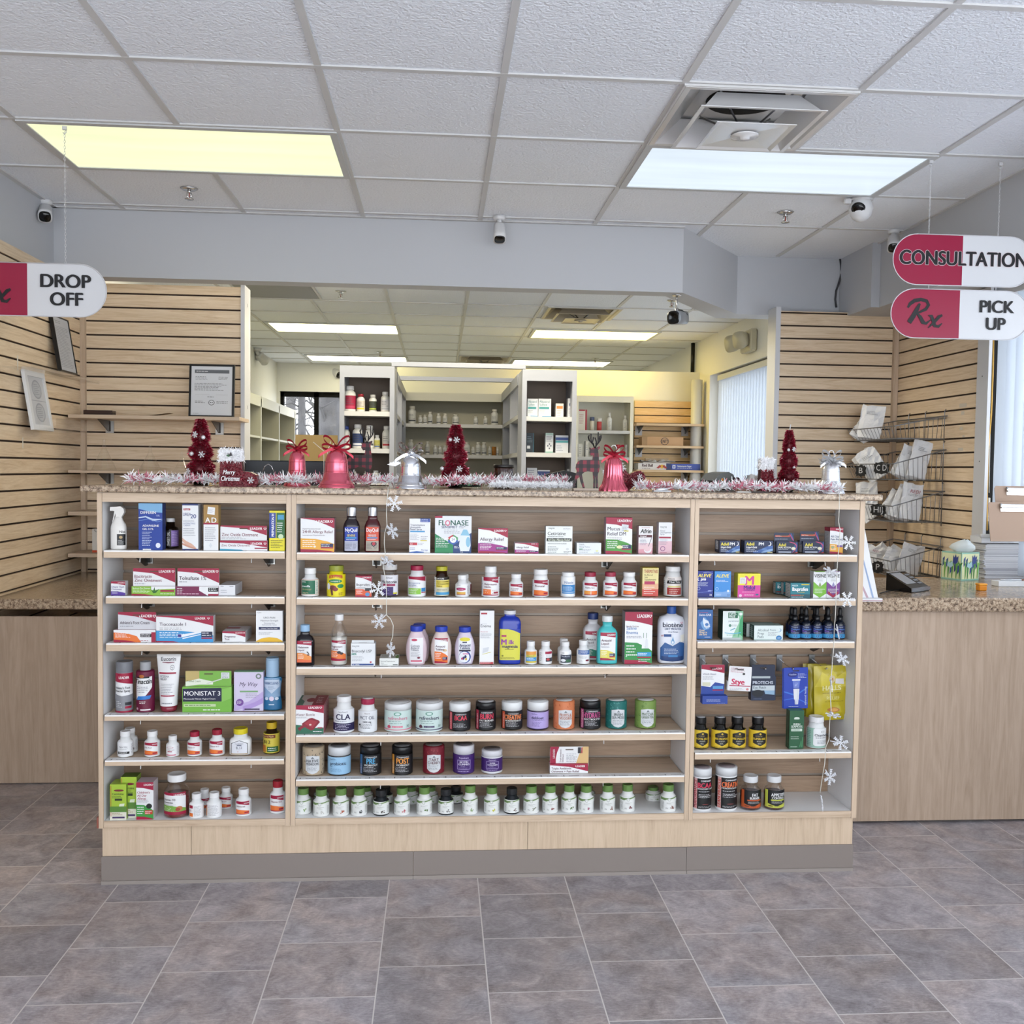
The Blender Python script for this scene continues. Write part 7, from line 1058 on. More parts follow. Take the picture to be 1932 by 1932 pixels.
# ---------------------------------------------------------------- wire baskets with paper bags (right back corner, on the side panel)
WIRE=mat('#7d7f84',.35,.8); PAPER=bumpy('bag_paper','#d6d7da',.7,40,.5,.01)
BKS=[(756,799,827,'topmost wire basket in the right corner'),(850,868,905,'second wire basket from the top, tagged B and CD'),(927,947,985,'third wire basket from the top, tagged HIJ'),(1022,1050,1087,'lowest wire basket just above the right counter')]
basks=[]
X1=2.744; 
def wire_basket(yb_t,yf_t,yf_b,label,first):
    # back corner lies on the side wall; the basket runs along it (y) and sticks out to the left (x)
    yb0,yb1=5.08,5.66; zb=aty(1690,yf_b,5.12).z; zt=aty(1690,yf_t,5.12).z; h=zt-zb
    o=thing('wire_basket',label,'wire basket',(X1,(yb0+yb1)/2,zb)); hy=(yb1-yb0)/2; d=.27; r=.0022
    m=MB(); fl=.03
    top=[(-.004,-hy,h*1.55),(-d-fl,-hy-.01,h*.8),(-d-fl,hy+.01,h*.8),(-.004,hy,h*1.55),(-.004,-hy,h*1.55)]
    bot=[(-.004,-hy+.02,0),(-d,-hy+.02,0),(-d,hy-.02,0),(-.004,hy-.02,0),(-.004,-hy+.02,0)]
    m.tube(top,r*1.5,WIRE,n=5,smooth=False); m.tube(bot,r*1.3,WIRE,n=5,smooth=False); m.build('rim',o)
    g=MB()
    for i in range(15):
        t=i/14; y=-hy+.02+t*(2*hy-.04); yt=-hy-.01+t*(2*hy+.02)
        g.tube([(-.004,y,0),(-d,y,0),(-d-fl,yt,h*.8)],r*.7,WIRE,n=4)
    for i in range(1,11):
        t=i/11
        for s,yt in ((-1,-hy-.01*t),(1,hy+.01*t)):
            zt_=h*1.55+(h*.8-h*1.55)*t; g.tube([(-d*t,s*(hy-.02),0),(-(d+fl)*t,yt,zt_)],r*.7,WIRE,n=4)
    for i in range(1,5): x=-d*i/5; g.tube([(x,-hy+.02,0),(x,hy-.02,0)],r*.7,WIRE,n=4)
    g.build('wire_mesh',o)
    b=MB()
    for y in (-hy*.9,-.05,hy*.5): b.tube([(-.003,y,-.02),(-.003,y,h*1.9),(.004,y,h*1.9+.01)],r*1.2,WIRE,n=5)
    b.tube([(-.003,-hy*.95,h*1.4),(-.003,hy*.95,h*1.4)],r,WIRE,n=5); b.build('wall_hanger',o); return o,zb,h,d,hy,(yb0+yb1)/2
bagn=0
def bag(loc,w,h,rz,tilt,lean,label,mark=None,seed=0,grp=None):
    rnd=random.Random(seed); m=MB(); nx,nz=5,8; ph=rnd.uniform(0,6); K=(nx+1)*(nz+1)
    def dd(u,v): return .013*math.sin(PI*min(max(u,.0),1))*(1-.75*v)+.004*math.sin(9*v+6*u+ph)+.003*math.sin(21*u*v+ph)
    vs=[]
    for s in (-1,1):
        for j in range(nz+1):
            for i in range(nx+1):
                u,v=i/nx,j/nz; vs.append((w*(u-.5)+rnd.uniform(-.003,.003),s*(dd(u,v)+.003),h*v+(rnd.uniform(-.006,.006) if j==nz else 0)))
    f=lambda i,j:j*(nx+1)+i
    fs=[(f(i,j),f(i+1,j),f(i+1,j+1),f(i,j+1)) for j in range(nz) for i in range(nx)]+[(K+f(i,j),K+f(i,j+1),K+f(i+1,j+1),K+f(i+1,j)) for j in range(nz) for i in range(nx)]
    fs+=[(f(0,j),f(0,j+1),K+f(0,j+1),K+f(0,j)) for j in range(nz)]+[(f(nx,j),K+f(nx,j),K+f(nx,j+1),f(nx,j+1)) for j in range(nz)]
    fs+=[(f(i,nz),f(i+1,nz),K+f(i+1,nz),K+f(i,nz)) for i in range(nx)]
    m.add(vs,fs,PAPER)
    if mark: draw(m,mark,w*.8,h*.3,lambda u,v,L:(-w*.4+u,-(dd(.5,.7)+.010),h*.58+v),False)
    o=m.build('paper_bag',loc=loc); o.rotation_euler=(lean,tilt,rz); tag(o,label,'paper bag',grp); return o
bl=['top wire basket','second wire basket','third wire basket','lowest wire basket']
for k,(a,b_,c_,lab) in enumerate(BKS):
    o,zb,h,d,hy,yc=wire_basket(a,b_,c_,lab,k==0); basks.append((o,zb,h,d,hy,yc))
red=[('t','REDI',.3,.5,.3,'#b05a6a',{'sh':.2}),('l',.2,.2,.9,.4,2,'#7a7d86')]; gry=[('l',.2,.4,.8,.8,3,'#7a7d86')]
spec=[ (0,[(-.33,.12,.13,.21,.15,'tall crumpled white paper bag poking out of the top wire basket',gry),(-.25,.20,.11,.12,-.5,'low white paper bag slumped behind the tall one in the top basket',None),(-.36,.22,.10,.10,.6,'small pinkish white bag at the far left corner of the top basket',None)]),
 (1,[(-.24,.10,.12,.2,-.7,'white paper bag lying tilted behind the B tag, second basket',gry),(-.26,.05,.12,.2,-.6,'white paper bag behind the CD tag, second basket',gry),(-.20,-.06,.11,.17,.5,'white paper bag in the middle of the second basket',None),(-.2,-.14,.12,.20,.3,'white paper bag second from the near end, second basket',gry),(-.17,-.21,.10,.23,.25,'tallest white paper bag at the near end of the second basket',gry)]),
 (2,[(-.28,.17,.12,.22,-.1,'upright white paper bag at the far end of the third basket',gry),(-.30,.05,.12,.15,-.7,'white paper bag slumped behind the HIJ tag, third basket',None),(-.26,-.04,.12,.18,.5,'white paper bag leaning in the middle of the third basket',gry),(-.24,-.13,.12,.21,.4,'white paper bag leaning right, next to the near end of the third basket',gry),(-.2,-.2,.11,.22,.15,'white paper bag with red writing at the near end, third basket',red)]),
 (3,[(-.34,.15,.12,.13,-.4,'white paper bag with red writing at the far left of the lowest basket',red),(-.3,.07,.11,.14,.2,'white paper bag with red writing, second in the lowest basket',red),(-.22,.0,.12,.15,.6,'white paper bag leaning right in the middle of the lowest basket',gry),(-.26,-.09,.12,.14,.4,'white paper bag near the front corner of the lowest basket',None),(-.2,-.19,.12,.18,.3,'tall white paper bag at the near end of the lowest basket',gry),(-.12,.1,.11,.16,-.7,'white paper bag lying at the back of the lowest basket',None)])]
for k,lst in spec:
    o,zb,h,d,hy,yc=basks[k]
    for q,(dx,dy,w,hh,tilt,lab,mk) in enumerate(lst): bag((X1+dx*.78,yc+dy*1.02,zb+.012),w,hh*.92,-.55+q*.1,tilt,-.18,lab,mk,k*10+q)
def letter_tag(k,px,py,s,label,sc=1):
    o,zb,h,d,hy,yc=basks[k]; m=MB(); n=20; tp=atx(px,py,X1-d-.036)
    pts=[((.030*len(s)**.3+.003*((i%2)*2-1))*math.copysign(abs(math.cos(2*PI*i/n))**.5,math.cos(2*PI*i/n)),(.032+.003*((i%2)*2-1))*math.copysign(abs(math.sin(2*PI*i/n))**.5,math.sin(2*PI*i/n))) for i in range(n)]
    m.prism(pts,0,.003,mat('#101114',.5)); draw(m,[('t',s,.5,.32,.4,'#d9d9dc',{'al':'c','mw':.7})],.08,.08,flat_map(-.04,0,-.04,.0003),False)
    t=m.build('letter_tag',loc=tp); t.rotation_euler=(0,0,-.8); tag(t,label,'tag')
letter_tag(1,1624,888,'B','black jagged tag with a chalk letter B on the second basket')
letter_tag(1,1663,883,'C D','black jagged tag with chalk letters C D on the second basket')
letter_tag(2,1657,962,'HIJ','black jagged tag with chalk letters HIJ on the third basket')
letter_tag(3,1656,1070,'P','black jagged tag half hidden at the left edge of the lowest basket')
# ---------------------------------------------------------------- things on the right counter
def ctr(px,py,z=zr1): return atz(px,py,z)
p=ctr(1632,1134); p2=ctr(1662,1134); o=thing('brochure_stand','white a-frame brochure holder with thin red and blue stripes beside the cabinet','brochure stand',(p.x,p.y+.02,zr1+.0004))
hgt=aty(1630,985,p.y).z-zr1; m=MB(); m.prism([(-.07,0),(.061,0),(.061,.012),(-.07,.012)],-.04,.04,'#f2f3f6'); m.build('base',o)
m=MB(); m.prism([(-.07,.012),(.056,.012),(-.012,hgt),(-.07,hgt)],-.012,.012,'#f4f5f8'); draw(m,[('p',[(.02,.55),(.06,.55),(.72,.02),(.64,.02)],'#c9a9b4'),('p',[(.30,.75),(.36,.72),(.88,.02),(.82,.02)],'#9fb4d8'),('p',[(.1,.9),(.2,.85),(.35,.6),(.2,.7)],'#d9e6e4'),('l',.1,.1,.5,.3,3,'#b9bcc6')],.126,hgt,flat_map(-.07,-.012,.0,.0003),False); m.build('brochure_panel',o)
m=MB(); m.box(-.07,.062,-.041,-.0402,.003,.005,'#a04a5a'); m.build('base_line',o)
p=ctr(1724,1117); o=thing('card_terminal','black card payment terminal on the right counter before the tissue box','card terminal',(p.x,p.y+.05,zr1+.0004),.6)
m=MB(); vs=[(x,y,z) for x in (-.072,.072) for y,z in ((-.055,0),(.06,0),(.06,.075),(-.055,.018))]; m.add(vs,[(0,1,2,3),(7,6,5,4),(0,4,5,1),(1,5,6,2),(2,6,7,3),(3,7,4,0)],mat('#0d0d0f',.2)); m.build('body',o)
def sl(x0,x1,t0,t1,off): f=lambda t:(-.055+.115*t,.018+.057*t); return [(x0,f(t0)[0],f(t0)[1]+off),(x1,f(t0)[0],f(t0)[1]+off),(x1,f(t1)[0],f(t1)[1]+off),(x0,f(t1)[0],f(t1)[1]+off)]
m=MB(); m.add(sl(-.06,.02,.25,.92,.001),[(0,1,2,3)],mat('#9a9da2',.15)); m.build('screen',o)
k=MB()
for i in range(3):
    for j in range(4): k.add(sl(.032+i*.011,.040+i*.011,.2+j*.17,.3+j*.17,.0012),[(0,1,2,3)],'#8a8d92')
k.build('keypad',o); b=MB(); b.add(sl(-.076,.076,.93,1.02,.003),[(0,1,2,3)],mat('#9a9da2',.25,.6)); b.box(-.074,.074,-.059,-.055,.004,.020,mat('#8a8d92',.2,.7)); b.build('trim',o)
MB().tube([(-.072,.0,.008),(-.12,.02,.004),(-.22,.0,.003)],.003,BLACK).build('cord',o)
# tissue box with leaf and flower pattern
a=ctr(1768,1090); c=ctr(1813,1096); e=ctr(1850,1093); hz_=aty(1813,1043,c.y).z-zr1
o=thing('tissue_box','square tissue box with green leaf and blue tulip pattern on the right counter','tissue box',(c.x,c.y,zr1+.0004),math.atan2(a.y-c.y,a.x-c.x)+PI)
W=.115; 
def leafart(s):
    r=random.Random(s); A=[('r',0,0,1,1,'#dfe3b4'),('r',0,0,.03,1,'#8fc0b0'),('r',.97,0,1,1,'#8fc0b0'),('r',0,.95,1,1,'#8fc0b0'),('r',0,0,1,.05,'#8fc0b0')]
    for k in range(5):
        u=.14+.18*k+r.uniform(-.03,.03); v=r.uniform(.1,.5); A+=[('p',[(u-.06,v),(u+.02,v+.1),(u+.05,v+.38),(u-.05,v+.3)],r.choice(['#2f3f86','#3a4a94','#26366f'])),('p',[(u+.03,.06),(u+.06,.06),(u+.12,.5),(u+.2,.66),(u+.06,.6),(u-.03,.72),(u+.02,.5)],r.choice(['#5f9a4a','#77ac52','#4a8a48']))]
    A+=[('p',[(.58,.62),(.6,.9),(.66,.8),(.72,.93),(.77,.8),(.86,.88),(.82,.64),(.7,.56)],'#2f3f86'),('p',[(.3,.5),(.34,.66),(.44,.6),(.56,.68),(.6,.5),(.45,.42)],'#a9cdd2')]
    return A
m=MB(); m.add([(x,y,z) for z in (0,hz_) for y in (0,W) for x in (-W,0)],[(0,2,3,1),(4,5,7,6),(0,1,5,4),(2,6,7,3),(0,4,6,2),(1,3,7,5)],'#cfe0d0')
draw(m,leafart(1),W,hz_,lambda u,v,L:(-W+u,-.0002*(L+1),v),False); draw(m,leafart(2),W,hz_,lambda u,v,L:(.0002*(L+1),u,v),False); m.build('carton',o)
t=MB(); n=9; vs=[]; rnd=random.Random(5)
for j in range(5):
    for i in range(n): aa=2*PI*i/n; rr=(.04,.06,.052,.032,.006)[j]*(1+.25*math.sin(3*aa+j)); vs.append((-W/2+.005+rr*math.cos(aa)+.012*j*.5,W/2+rr*math.sin(aa)*.8,hz_+(0,.016,.032,.048,.058)[j]+.004*math.sin(5*aa)))
t.add(vs,[(j*n+i,j*n+(i+1)%n,(j+1)*n+(i+1)%n,(j+1)*n+i) for j in range(4) for i in range(n)],mat('#dfe8ea',.8),True); t.build('tissue',o)
# orange pill vial cap, white box with pen, paper stack, clipboards
p=ctr(1855,1115); m=MB(); m.box(-.018,.018,0,.03,0,.022,mat('#e08a1a',.25),.003); m.box(-.02,.02,-.001,.032,.022,.031,mat('#f0a028',.25),.003); o=m.build('orange_case',loc=(p.x,p.y,zr1+.0004)); tag(o,'small orange plastic case on the right counter','case')
p=ctr(1884,1107); m=MB(); m.box(0,.2,0,.06,0,.024,'#e9ebee',.002); o=m.build('white_box',loc=(p.x,p.y,zr1+.0004)); tag(o,'flat white box carrying a pen at the right counter edge','box')
m=MB(); z=.0035; m.tube([(0,0,0),(.1,.004,0)],.0035,'#d9dce2',n=8); m.tube([(.1,.004,0),(.135,.006,0)],[.0035,.001],'#8a5a4a',n=8); m.tube([(.02,.001,.005),(.06,.003,.005)],.0015,'#8d9096'); o=m.build('pen',loc=(p.x+.02,p.y+.02,zr1+.0004+.024+z)); tag(o,'white pen lying on the flat white box','pen')
a=ctr(1850,1092); o=thing('paper_stack','thick stack of printed paper sheets behind the white box on the right counter','paper stack',(a.x+.02,a.y+.01,zr1+.0004))
hs=aty(1880,1027,a.y).z-zr1; m=MB(); rnd=random.Random(9); n=46
for i in range(n):
    z0=hs*i/n; j=rnd.uniform(-.006,.006); q=rnd.uniform(0,.006); m.box(.0+j+.02*(abs(i/n-.5)),.26+j,q,.12+q,z0,z0+hs/n*.8,rnd.choice(['#dfe0e6','#c9cad2','#e6e7ec','#b9bac4']))
m.build('sheets',o); m=MB(); m.box(.0,.26,.0,.12,hs,hs+.001,'#dfe2e8'); draw(m,[('l',.1,.1,.9,.9,9,'#9aa0b4')],.22,.1,lambda u,v,L:(.02+u,.01+v,hs+.0011),False); m.build('top_sheet',o)
pz=a; z0=zr1+hs+.003
m=MB(); m.box(.0,.26,-.02,.08,0,.03,'#e6e8ee'); m.box(.02,.26,-.03,.07,.0301,.034,'#d9dce6'); m.tube([(-.01,-.03,.034),(.26,-.03,.034)],.010,'#eceef4',n=10); o=m.build('paper_tray',loc=(a.x+.01,a.y+.04,z0+.002)); tag(o,'white paper pad with rolled edge lying on top of the printed paper stack','paper')
def clip(pxl,yt,yb,Y,label,dx=0,lean=-.22):
    A=aty(pxl,yb,Y); T=aty(pxl,yt,Y); w=.24; h=(T.z-A.z)/math.cos(lean); o=thing('clipboard',label,'clipboard',(A.x+w/2,Y,A.z)); o.rotation_euler=(lean,0,0)
    m=MB(); c=.012; m.prism([(-w/2,0),(w/2,0),(w/2,h-c),(w/2-c,h),(-w/2+c,h),(-w/2+.004,h-c)],0,.003,bumpy('hardboard','#9a8270',.6,80,.05)); m.build('board',o)
    k=MB(); k.box(-.055,.07,-.010,-.0005,h-.026,h-.010,CHROME,.002); k.box(-.06,.075,-.004,-.0004,h-.045,h-.026,CHROME); k.tube([(-.058,-.008,h-.03),(-.058,-.008,h-.008)],.006,CHROME); k.build('clip',o)
    q=MB(); q.box(-w/2+.003,w/2-.002,.0035,.0085,.0,h*.62,'#e6e9f0'); q.build('paper',o); return o
zc=aty(1880,1003,4.2)
clip(1869,948,1021,4.34,'brown hardboard clipboard with chrome clip, front one leaning by the window')
clip(1884,917,1021,4.40,'brown hardboard clipboard with chrome clip, standing behind the front clipboard')
# ================================================================ CHRISTMAS DECORATIONS ON THE COUNTERTOP
def tz(px,py): # point on the countertop plane seen at a pixel, kept on the slab
    p=atz(px,py,TOPZ); p.y=max(3.33,min(3.70,p.y)); return p
def onY(px,Y): return aty(px,910,Y).x
RED=mat('#a41c38',.25,.4); REDB=mat('#dc6a7c',.2,.8); REDD=mat('#5c0c1a',.3,.4); WTIN=mat('#ffffff',.55); WTIN.node_tree.nodes['Principled BSDF'].inputs['Base Color'].default_value=(.93,.93,.95,1); PTIN=mat('#f08fa6',.5); SILV=mat('#e3e4e8',.12,1.0); GOLD=mat('#c9a548',.2,1)
def tuft(m,base,dirv,ln,w,mt,rnd):
    d=Vector(dirv).normalized(); p=Vector(base); s=d.cross(Vector((rnd.uniform(-1,1),rnd.uniform(-1,1),rnd.uniform(-1,1))))
    if s.length<1e-4: s=d.orthogonal()
    s=s.normalized()*w; e=p+d*ln+Vector((rnd.uniform(-.15,.15),rnd.uniform(-.15,.15),rnd.uniform(-.25,.05)))*ln; k=p+d*ln*.55
    m.add([p-s,p+s,k+s,e+s*.3,e-s*.3,k-s],[(0,1,2,5),(5,2,3,4)],mt)
def flake(m,c,R,mt,nrm=(0,-1,0),rot=0,th=.0012,arms=6):
    n=Vector(nrm).normalized(); q=(-n).to_track_quat('Y','Z').to_matrix()
    for i in range(arms):
        a=2*PI*i/arms+rot; d=q@Vector((math.cos(a),0,math.sin(a))); b=q@Vector((-math.sin(a),0,math.cos(a))); yv=n*th
        m.obox(Vector(c)+d*R*.5,d*R*.5,b*R*.06,yv,mt)
        for t in (.36,.6,.82):
            for s in (-1,1):
                dd=(d+b*s).normalized(); m.obox(Vector(c)+d*R*t+dd*R*.13,dd*R*.15,(b-d*s).normalized()*R*.04,yv,mt)
    return m
# ---- tinsel trees
def tinsel_tree(px,Y,yb,yt,half,label,seed,orn,foil=True,lean=0,tip=None):
    x=onY(px,Y); zt=aty(px,yt,Y).z; h=zt-TOPZ; R=half*Y/F; o=thing('tinsel_tree',label,'christmas tree',(x,Y,TOPZ+.0004)); rnd=random.Random(seed)
    c=MB(); c.lathe([(R*.45,.0),(R*.45,.02),(R*.12,h*.2)],mat('#0e0e10',.4),n=20); c.build('pot',o)
    prof=[(.10,.80),(.30,.92),(.36,.55),(.40,.50),(.45,.74),(.56,.70),(.62,.40),(.66,.38),(.70,.52),(.80,.44),(.88,.30),(.96,.22),(1.0,.10)]
    m=MB(); m.lathe([(R*r*.82,h*z) for z,r in prof],REDD,n=20)
    def rad(z):
        for (a,r),(b,s) in zip(prof,prof[1:]):
            if a<=z<=b: return r+(s-r)*(z-a)/(b-a)
        return .1
    for k in range(5200):
        z=.08+.92*rnd.random()**.9; a=rnd.uniform(0,2*PI); r=rad(min(max(z,.1),1))*R*.80; d=Vector((math.cos(a),math.sin(a),rnd.uniform(-.5,.4)))
        tuft(m,(r*math.cos(a),r*math.sin(a),h*z),d,R*rnd.uniform(.14,.27),.0010,RED if rnd.random()<.72 else (REDB if rnd.random()<.6 else mat('#e9a3b0',.15,.8)),rnd)  # paler strips mixed in put the sparkle into the tinsel colour
    m.build('tinsel',o)
    for (u,v,kind) in orn:
        r=rad(v)*R*1.04; xx=u*r; yy=-math.sqrt(max(0,r*r-xx*xx)); b=MB()
        if kind=='f': flake(b,(xx,yy-.004,h*v),R*.20,mat('#f3f3f6',.3),(xx,yy,0),.2,.0016); b.build('snowflake',o)
        else: b.lathe([(0,-R*.14),(R*.1,-R*.1),(R*.14,0),(R*.1,R*.1),(0,R*.14)],mat('#ececf0',.25,.3),n=14,c=(xx,yy,h*v)); b.build('bauble',o)
    if foil:
        f=MB(); 
        for k in range(26):
            a=rnd.uniform(0,2*PI); r0=R*rnd.uniform(.3,.5); r1=R*rnd.uniform(.85,1.15); w=R*rnd.uniform(.12,.3); z0=.004; z1=h*rnd.uniform(.05,.16); ca,sa=math.cos(a),math.sin(a)
            f.add([(r0*ca-w*sa*.5,r0*sa+w*ca*.5,h*.1),(r0*ca+w*sa*.5,r0*sa-w*ca*.5,h*.04),(r1*ca+w*sa,r1*sa-w*ca,z0),(r1*ca-w*sa,r1*sa+w*ca,z1)],[(0,1,2,3)],GOLD)
        f.build('gold_foil',o)
    if tip: b=MB(); b.tube([(0,0,h*.98),tuple(Vector(tip)+Vector((0,0,h)))],.0018,'#e9e9ec'); b.build('wire_tip',o)
    if lean: o.rotation_euler=(0,lean,0)
    return o
tinsel_tree(379,3.60,905,791,29,'red tinsel tree with snowflakes at the left end of the countertop beside the funnels',1,[(-.5,.76,'f'),(.5,.72,'b'),(-.55,.47,'b'),(.3,.46,'f'),(-.7,.2,'f')])
tinsel_tree(859,3.64,905,802,29,'red tinsel tree in the middle of the countertop beside the amber jar',2,[(.1,.76,'f'),(-.7,.76,'b'),(.25,.3,'f'),(-.9,.3,'b')])
tinsel_tree(1487,3.62,908,812,22,'slim red tinsel tree with bare wire tip at the right end, before the slatted panel',3,[(-.4,.68,'b'),(.5,.69,'f'),(.6,.4,'b'),(.4,.14,'f')],tip=(.004,0,.022))
m=MB(); rnd=random.Random(4); 
for k in range(40):
    a=rnd.uniform(0,2*PI); d=Vector((math.cos(a),.3*math.sin(a),rnd.uniform(.1,1))); tuft(m,(0,0,.012),d,rnd.uniform(.015,.035),.0012,GOLD,rnd)
o=m.build('gold_tinsel',loc=(onY(1507,3.64),3.64,TOPZ+.0004)); tag(o,'small burst of gold tinsel at the foot of the slim right tree','tinsel')
# ---- stockings
def stocking(px,Y,yb,yt,w_px,label,seed,words=True,mirror=1,lean=0,pom=False,zoff=0):
    x=onY(px,Y); h=aty(px,yt,Y).z-TOPZ; w=w_px*Y/F; o=thing('tinsel_stocking',label,'stocking',(x,Y,TOPZ+.0004+zoff)); rnd=random.Random(seed); d=.022
    out=[(-.48,0),(.44,.0),(.5,.10),(.46,.30),(.30,.38),(.10,.40),(.07,.66),(-.46,.66),(-.47,.3)]
    out=[(a*w*mirror,b*h) for a,b in out]
    if mirror<0: out=out[::-1]
    m=MB(); m.prism(out,-d*.8,d*.8,REDD)
    xs=[p[0] for p in out]; zs=[p[1] for p in out]
    def inside(X,Z):
        c=False; n=len(out)
        for i in range(n):
            (x1,z1),(x2,z2)=out[i],out[i-1]
            if (z1>Z)!=(z2>Z) and X<(x2-x1)*(Z-z1)/(z2-z1)+x1: c=not c
        return c
    k=0
    while k<1500:
        X=rnd.uniform(min(xs),max(xs)); Z=rnd.uniform(0.004,max(zs))
        if not inside(X,Z): continue
        k+=1; s=-1 if rnd.random()<.75 else 1
        tuft(m,(X,s*d*.75,Z),(rnd.uniform(-1,1),s*rnd.uniform(.4,1),rnd.uniform(-.8,.8)),rnd.uniform(.006,.011),.0008,RED if rnd.random()<.7 else REDD if rnd.random()<.5 else REDB,rnd)
    m.build('boot',o)
    c=MB(); cx=-.2*w*mirror; c.box(cx-w*.28,cx+w*.28,-d*.8,d*.8,h*.68,h*.95,WTIN)
    for k in range(900):
        X=cx+rnd.uniform(-.3,.3)*w; Z=h*rnd.uniform(.66,.98); tuft(c,(X,rnd.choice((-1,-1,1))*d*.8,Z),(rnd.uniform(-1,1),-rnd.uniform(.2,1),rnd.uniform(-1,1)),rnd.uniform(.008,.015),.0011,WTIN,rnd)
    c.build('white_cuff',o)
    if words:
        t=MB(); draw(t,[('t','Merry',.15,.52,.22,'#f4f4f6',{'sh':.3,'b':.03,'mw':.5}),('t','Christmas',.08,.18,.24,'#f4f4f6',{'sh':.3,'b':.03,'mw':.75})],w*.62,h*.5,lambda u,v,L:(-.47*w+u,-d*.8-.010-.0002*L,h*.06+v),False); t.build('lettering',o)
        t=MB(); t.prism([(cx-.012,h*.8),(cx-.004,h*.84),(cx+.004,h*.8),(cx-.004,h*.77)],-d*.8-.013,-d*.8-.011,'#2f6a3a'); t.prism([(cx-.004,h*.8),(cx+.004,h*.9),(cx+.008,h*.8)],-d*.8-.014,-d*.8-.012,'#2a2226'); t.build('holly',o)
    b=MB(); flake(b,(.32*w*mirror,-d*.8-.010,h*.17),w*.085,mat('#f3f3f6',.3),(0,-1,0),.1,.0012); b.build('snowflake',o)
    if pom: 
        p=MB()
        for k in range(500):
            v=Vector((rnd.gauss(0,1),rnd.gauss(0,1),rnd.gauss(0,1))).normalized(); tuft(p,Vector((cx*.2,0,h))+v*.012,v,.014,.001,WTIN,rnd)
        p.build('pompom',o)
    o.rotation_euler=(0,lean,0); return o
stocking(452,3.375,918,846,72,'red tinsel stocking with white cuff and white script, upright on the left',11)
stocking(1194,3.56,928,866,62,'red tinsel stocking with white cuff tipped over behind the fluted bell',12,words=False,lean=-.62,zoff=.012)
stocking(1452,3.54,915,864,44,'small red tinsel stocking with white cuff before the slim right tree',13,words=False)
# ---- bells
def bell(px,Y,yb,yt,half,label,mt,seed,bow=True,flute=0,hook=None,ribm=None,frills=False):
    x=onY(px,Y); h=(aty(px,yt,Y).z-TOPZ); R=half*Y/F; o=thing('bell_ornament',label,'bell',(x,Y,TOPZ+.0004)); rnd=random.Random(seed)
    P=[(1.0,0),(.99,.03),(.90,.09),(.76,.17),(.66,.30),(.62,.46),(.60,.60),(.52,.72),(.34,.80),(.12,.84),(0,.845)]
    m=MB()
    if flute:
        n=64; vs=[];fs=[]
        for r,z in P:
            for i in range(n): a=2*PI*i/n; rr=R*r*(1+flute*(.5+.5*math.cos(a*18))-flute*.5)*(1 if z>.01 else 1); vs.append((rr*math.cos(a),rr*math.sin(a),h*z))
        m.add(vs,[(j*n+i,j*n+(i+1)%n,(j+1)*n+(i+1)%n,(j+1)*n+i) for j in range(len(P)-1) for i in range(n)],mt,True)
    else:
        m.lathe([(R*r,h*z) for r,z in P],mt,n=40,closed=False)
        for z in (.09,.34,.60):
            r=[b for b,a in P if abs(a-z)<.09][0]; 
        m.tube([(R*.92*math.cos(a),R*.92*math.sin(a),h*.085) for a in [2*PI*i/32 for i in range(33)]],R*.03,mt); m.tube([(R*.645*math.cos(a),R*.645*math.sin(a),h*.36) for a in [2*PI*i/32 for i in range(33)]],R*.022,mt); m.tube([(R*.61*math.cos(a),R*.61*math.sin(a),h*.56) for a in [2*PI*i/32 for i in range(33)]],R*.022,mt)
    m.lathe([(R*.86,h*.05),(R*.6,h*.4),(0,h*.7)],mt,n=24,closed=False); m.build('shell',o)
    MB().lathe([(0,-.0),(R*.12,.002),(R*.14,R*.14),(R*.05,R*.26),(R*.03,h*.6)],mt,n=12,c=(0,0,.0005)).build('clapper',o)
    b=MB(); rm=ribm or mat('#b8283f',.3,.35); zc=h*.86
    for s in (-1,1):
        for q in range(2):
            ph=(.75,.15)[q]; pts=[]
            for i in range(10):
                t=PI*i/9; ro=R*(.95,.8)[q]*math.sin(t); an=ph+(i/9-.5)*1.0; pts.append((s*ro*math.cos(an),-.004-.008*q+.004*math.cos(t),zc+ro*math.sin(an)))
            wv=.006; vs=[]
            for p in pts: vs+=[(p[0],p[1]-wv*.6,p[2]+.0036),(p[0],p[1]+wv*.6,p[2]-.0036)]
            b.add(vs,[(2*i,2*i+2,2*i+3,2*i+1) for i in range(len(pts)-1)],rm,True)
        tl=[(0,-.006,zc),(s*R*.4,-R*.3,zc-R*.1),(s*R*.8,-R*.5,zc-R*.35),(s*R*.95,-R*.45,zc-R*.5)]
        vs=[]
        for p in tl: vs+=[(p[0],p[1],p[2]+.005),(p[0],p[1],p[2]-.005)]
        b.add(vs,[(2*i,2*i+2,2*i+3,2*i+1) for i in range(3)],rm,True)
    for k in range(60): tuft(b,(rnd.uniform(-.008,.008),-.006,zc+rnd.uniform(-.004,.008)),(rnd.uniform(-1,1),rnd.uniform(-1,.3),rnd.uniform(-.2,1)),rnd.uniform(.008,.02),.0015,rm,rnd)
    if frills:
        for k in range(120): a=rnd.uniform(0,2*PI); tuft(b,(R*.5*math.cos(a)*.6,R*.5*math.sin(a)*.6,zc-R*.2),(math.cos(a),math.sin(a),rnd.uniform(-.6,.8)),rnd.uniform(.015,.035),.0028,rm,rnd)
    b.build('ribbon_bow',o)
    if hook:
        k=MB(); k.tube([(0,0,h*.84),(0,0,h*.92)]+[(R*.22*math.cos(a),0,h*.98+R*.3*math.sin(a)*1.2) for a in [-PI/2+ 2*PI*i/12 for i in range(hook)]],.0016,mat('#d9d9de',.3,.7)); k.build('hanger',o)
    return o
bell(560.5,3.62,918,836,25,'shiny red bell with ribbon bow, standing further back of the two red bells',REDB,21)
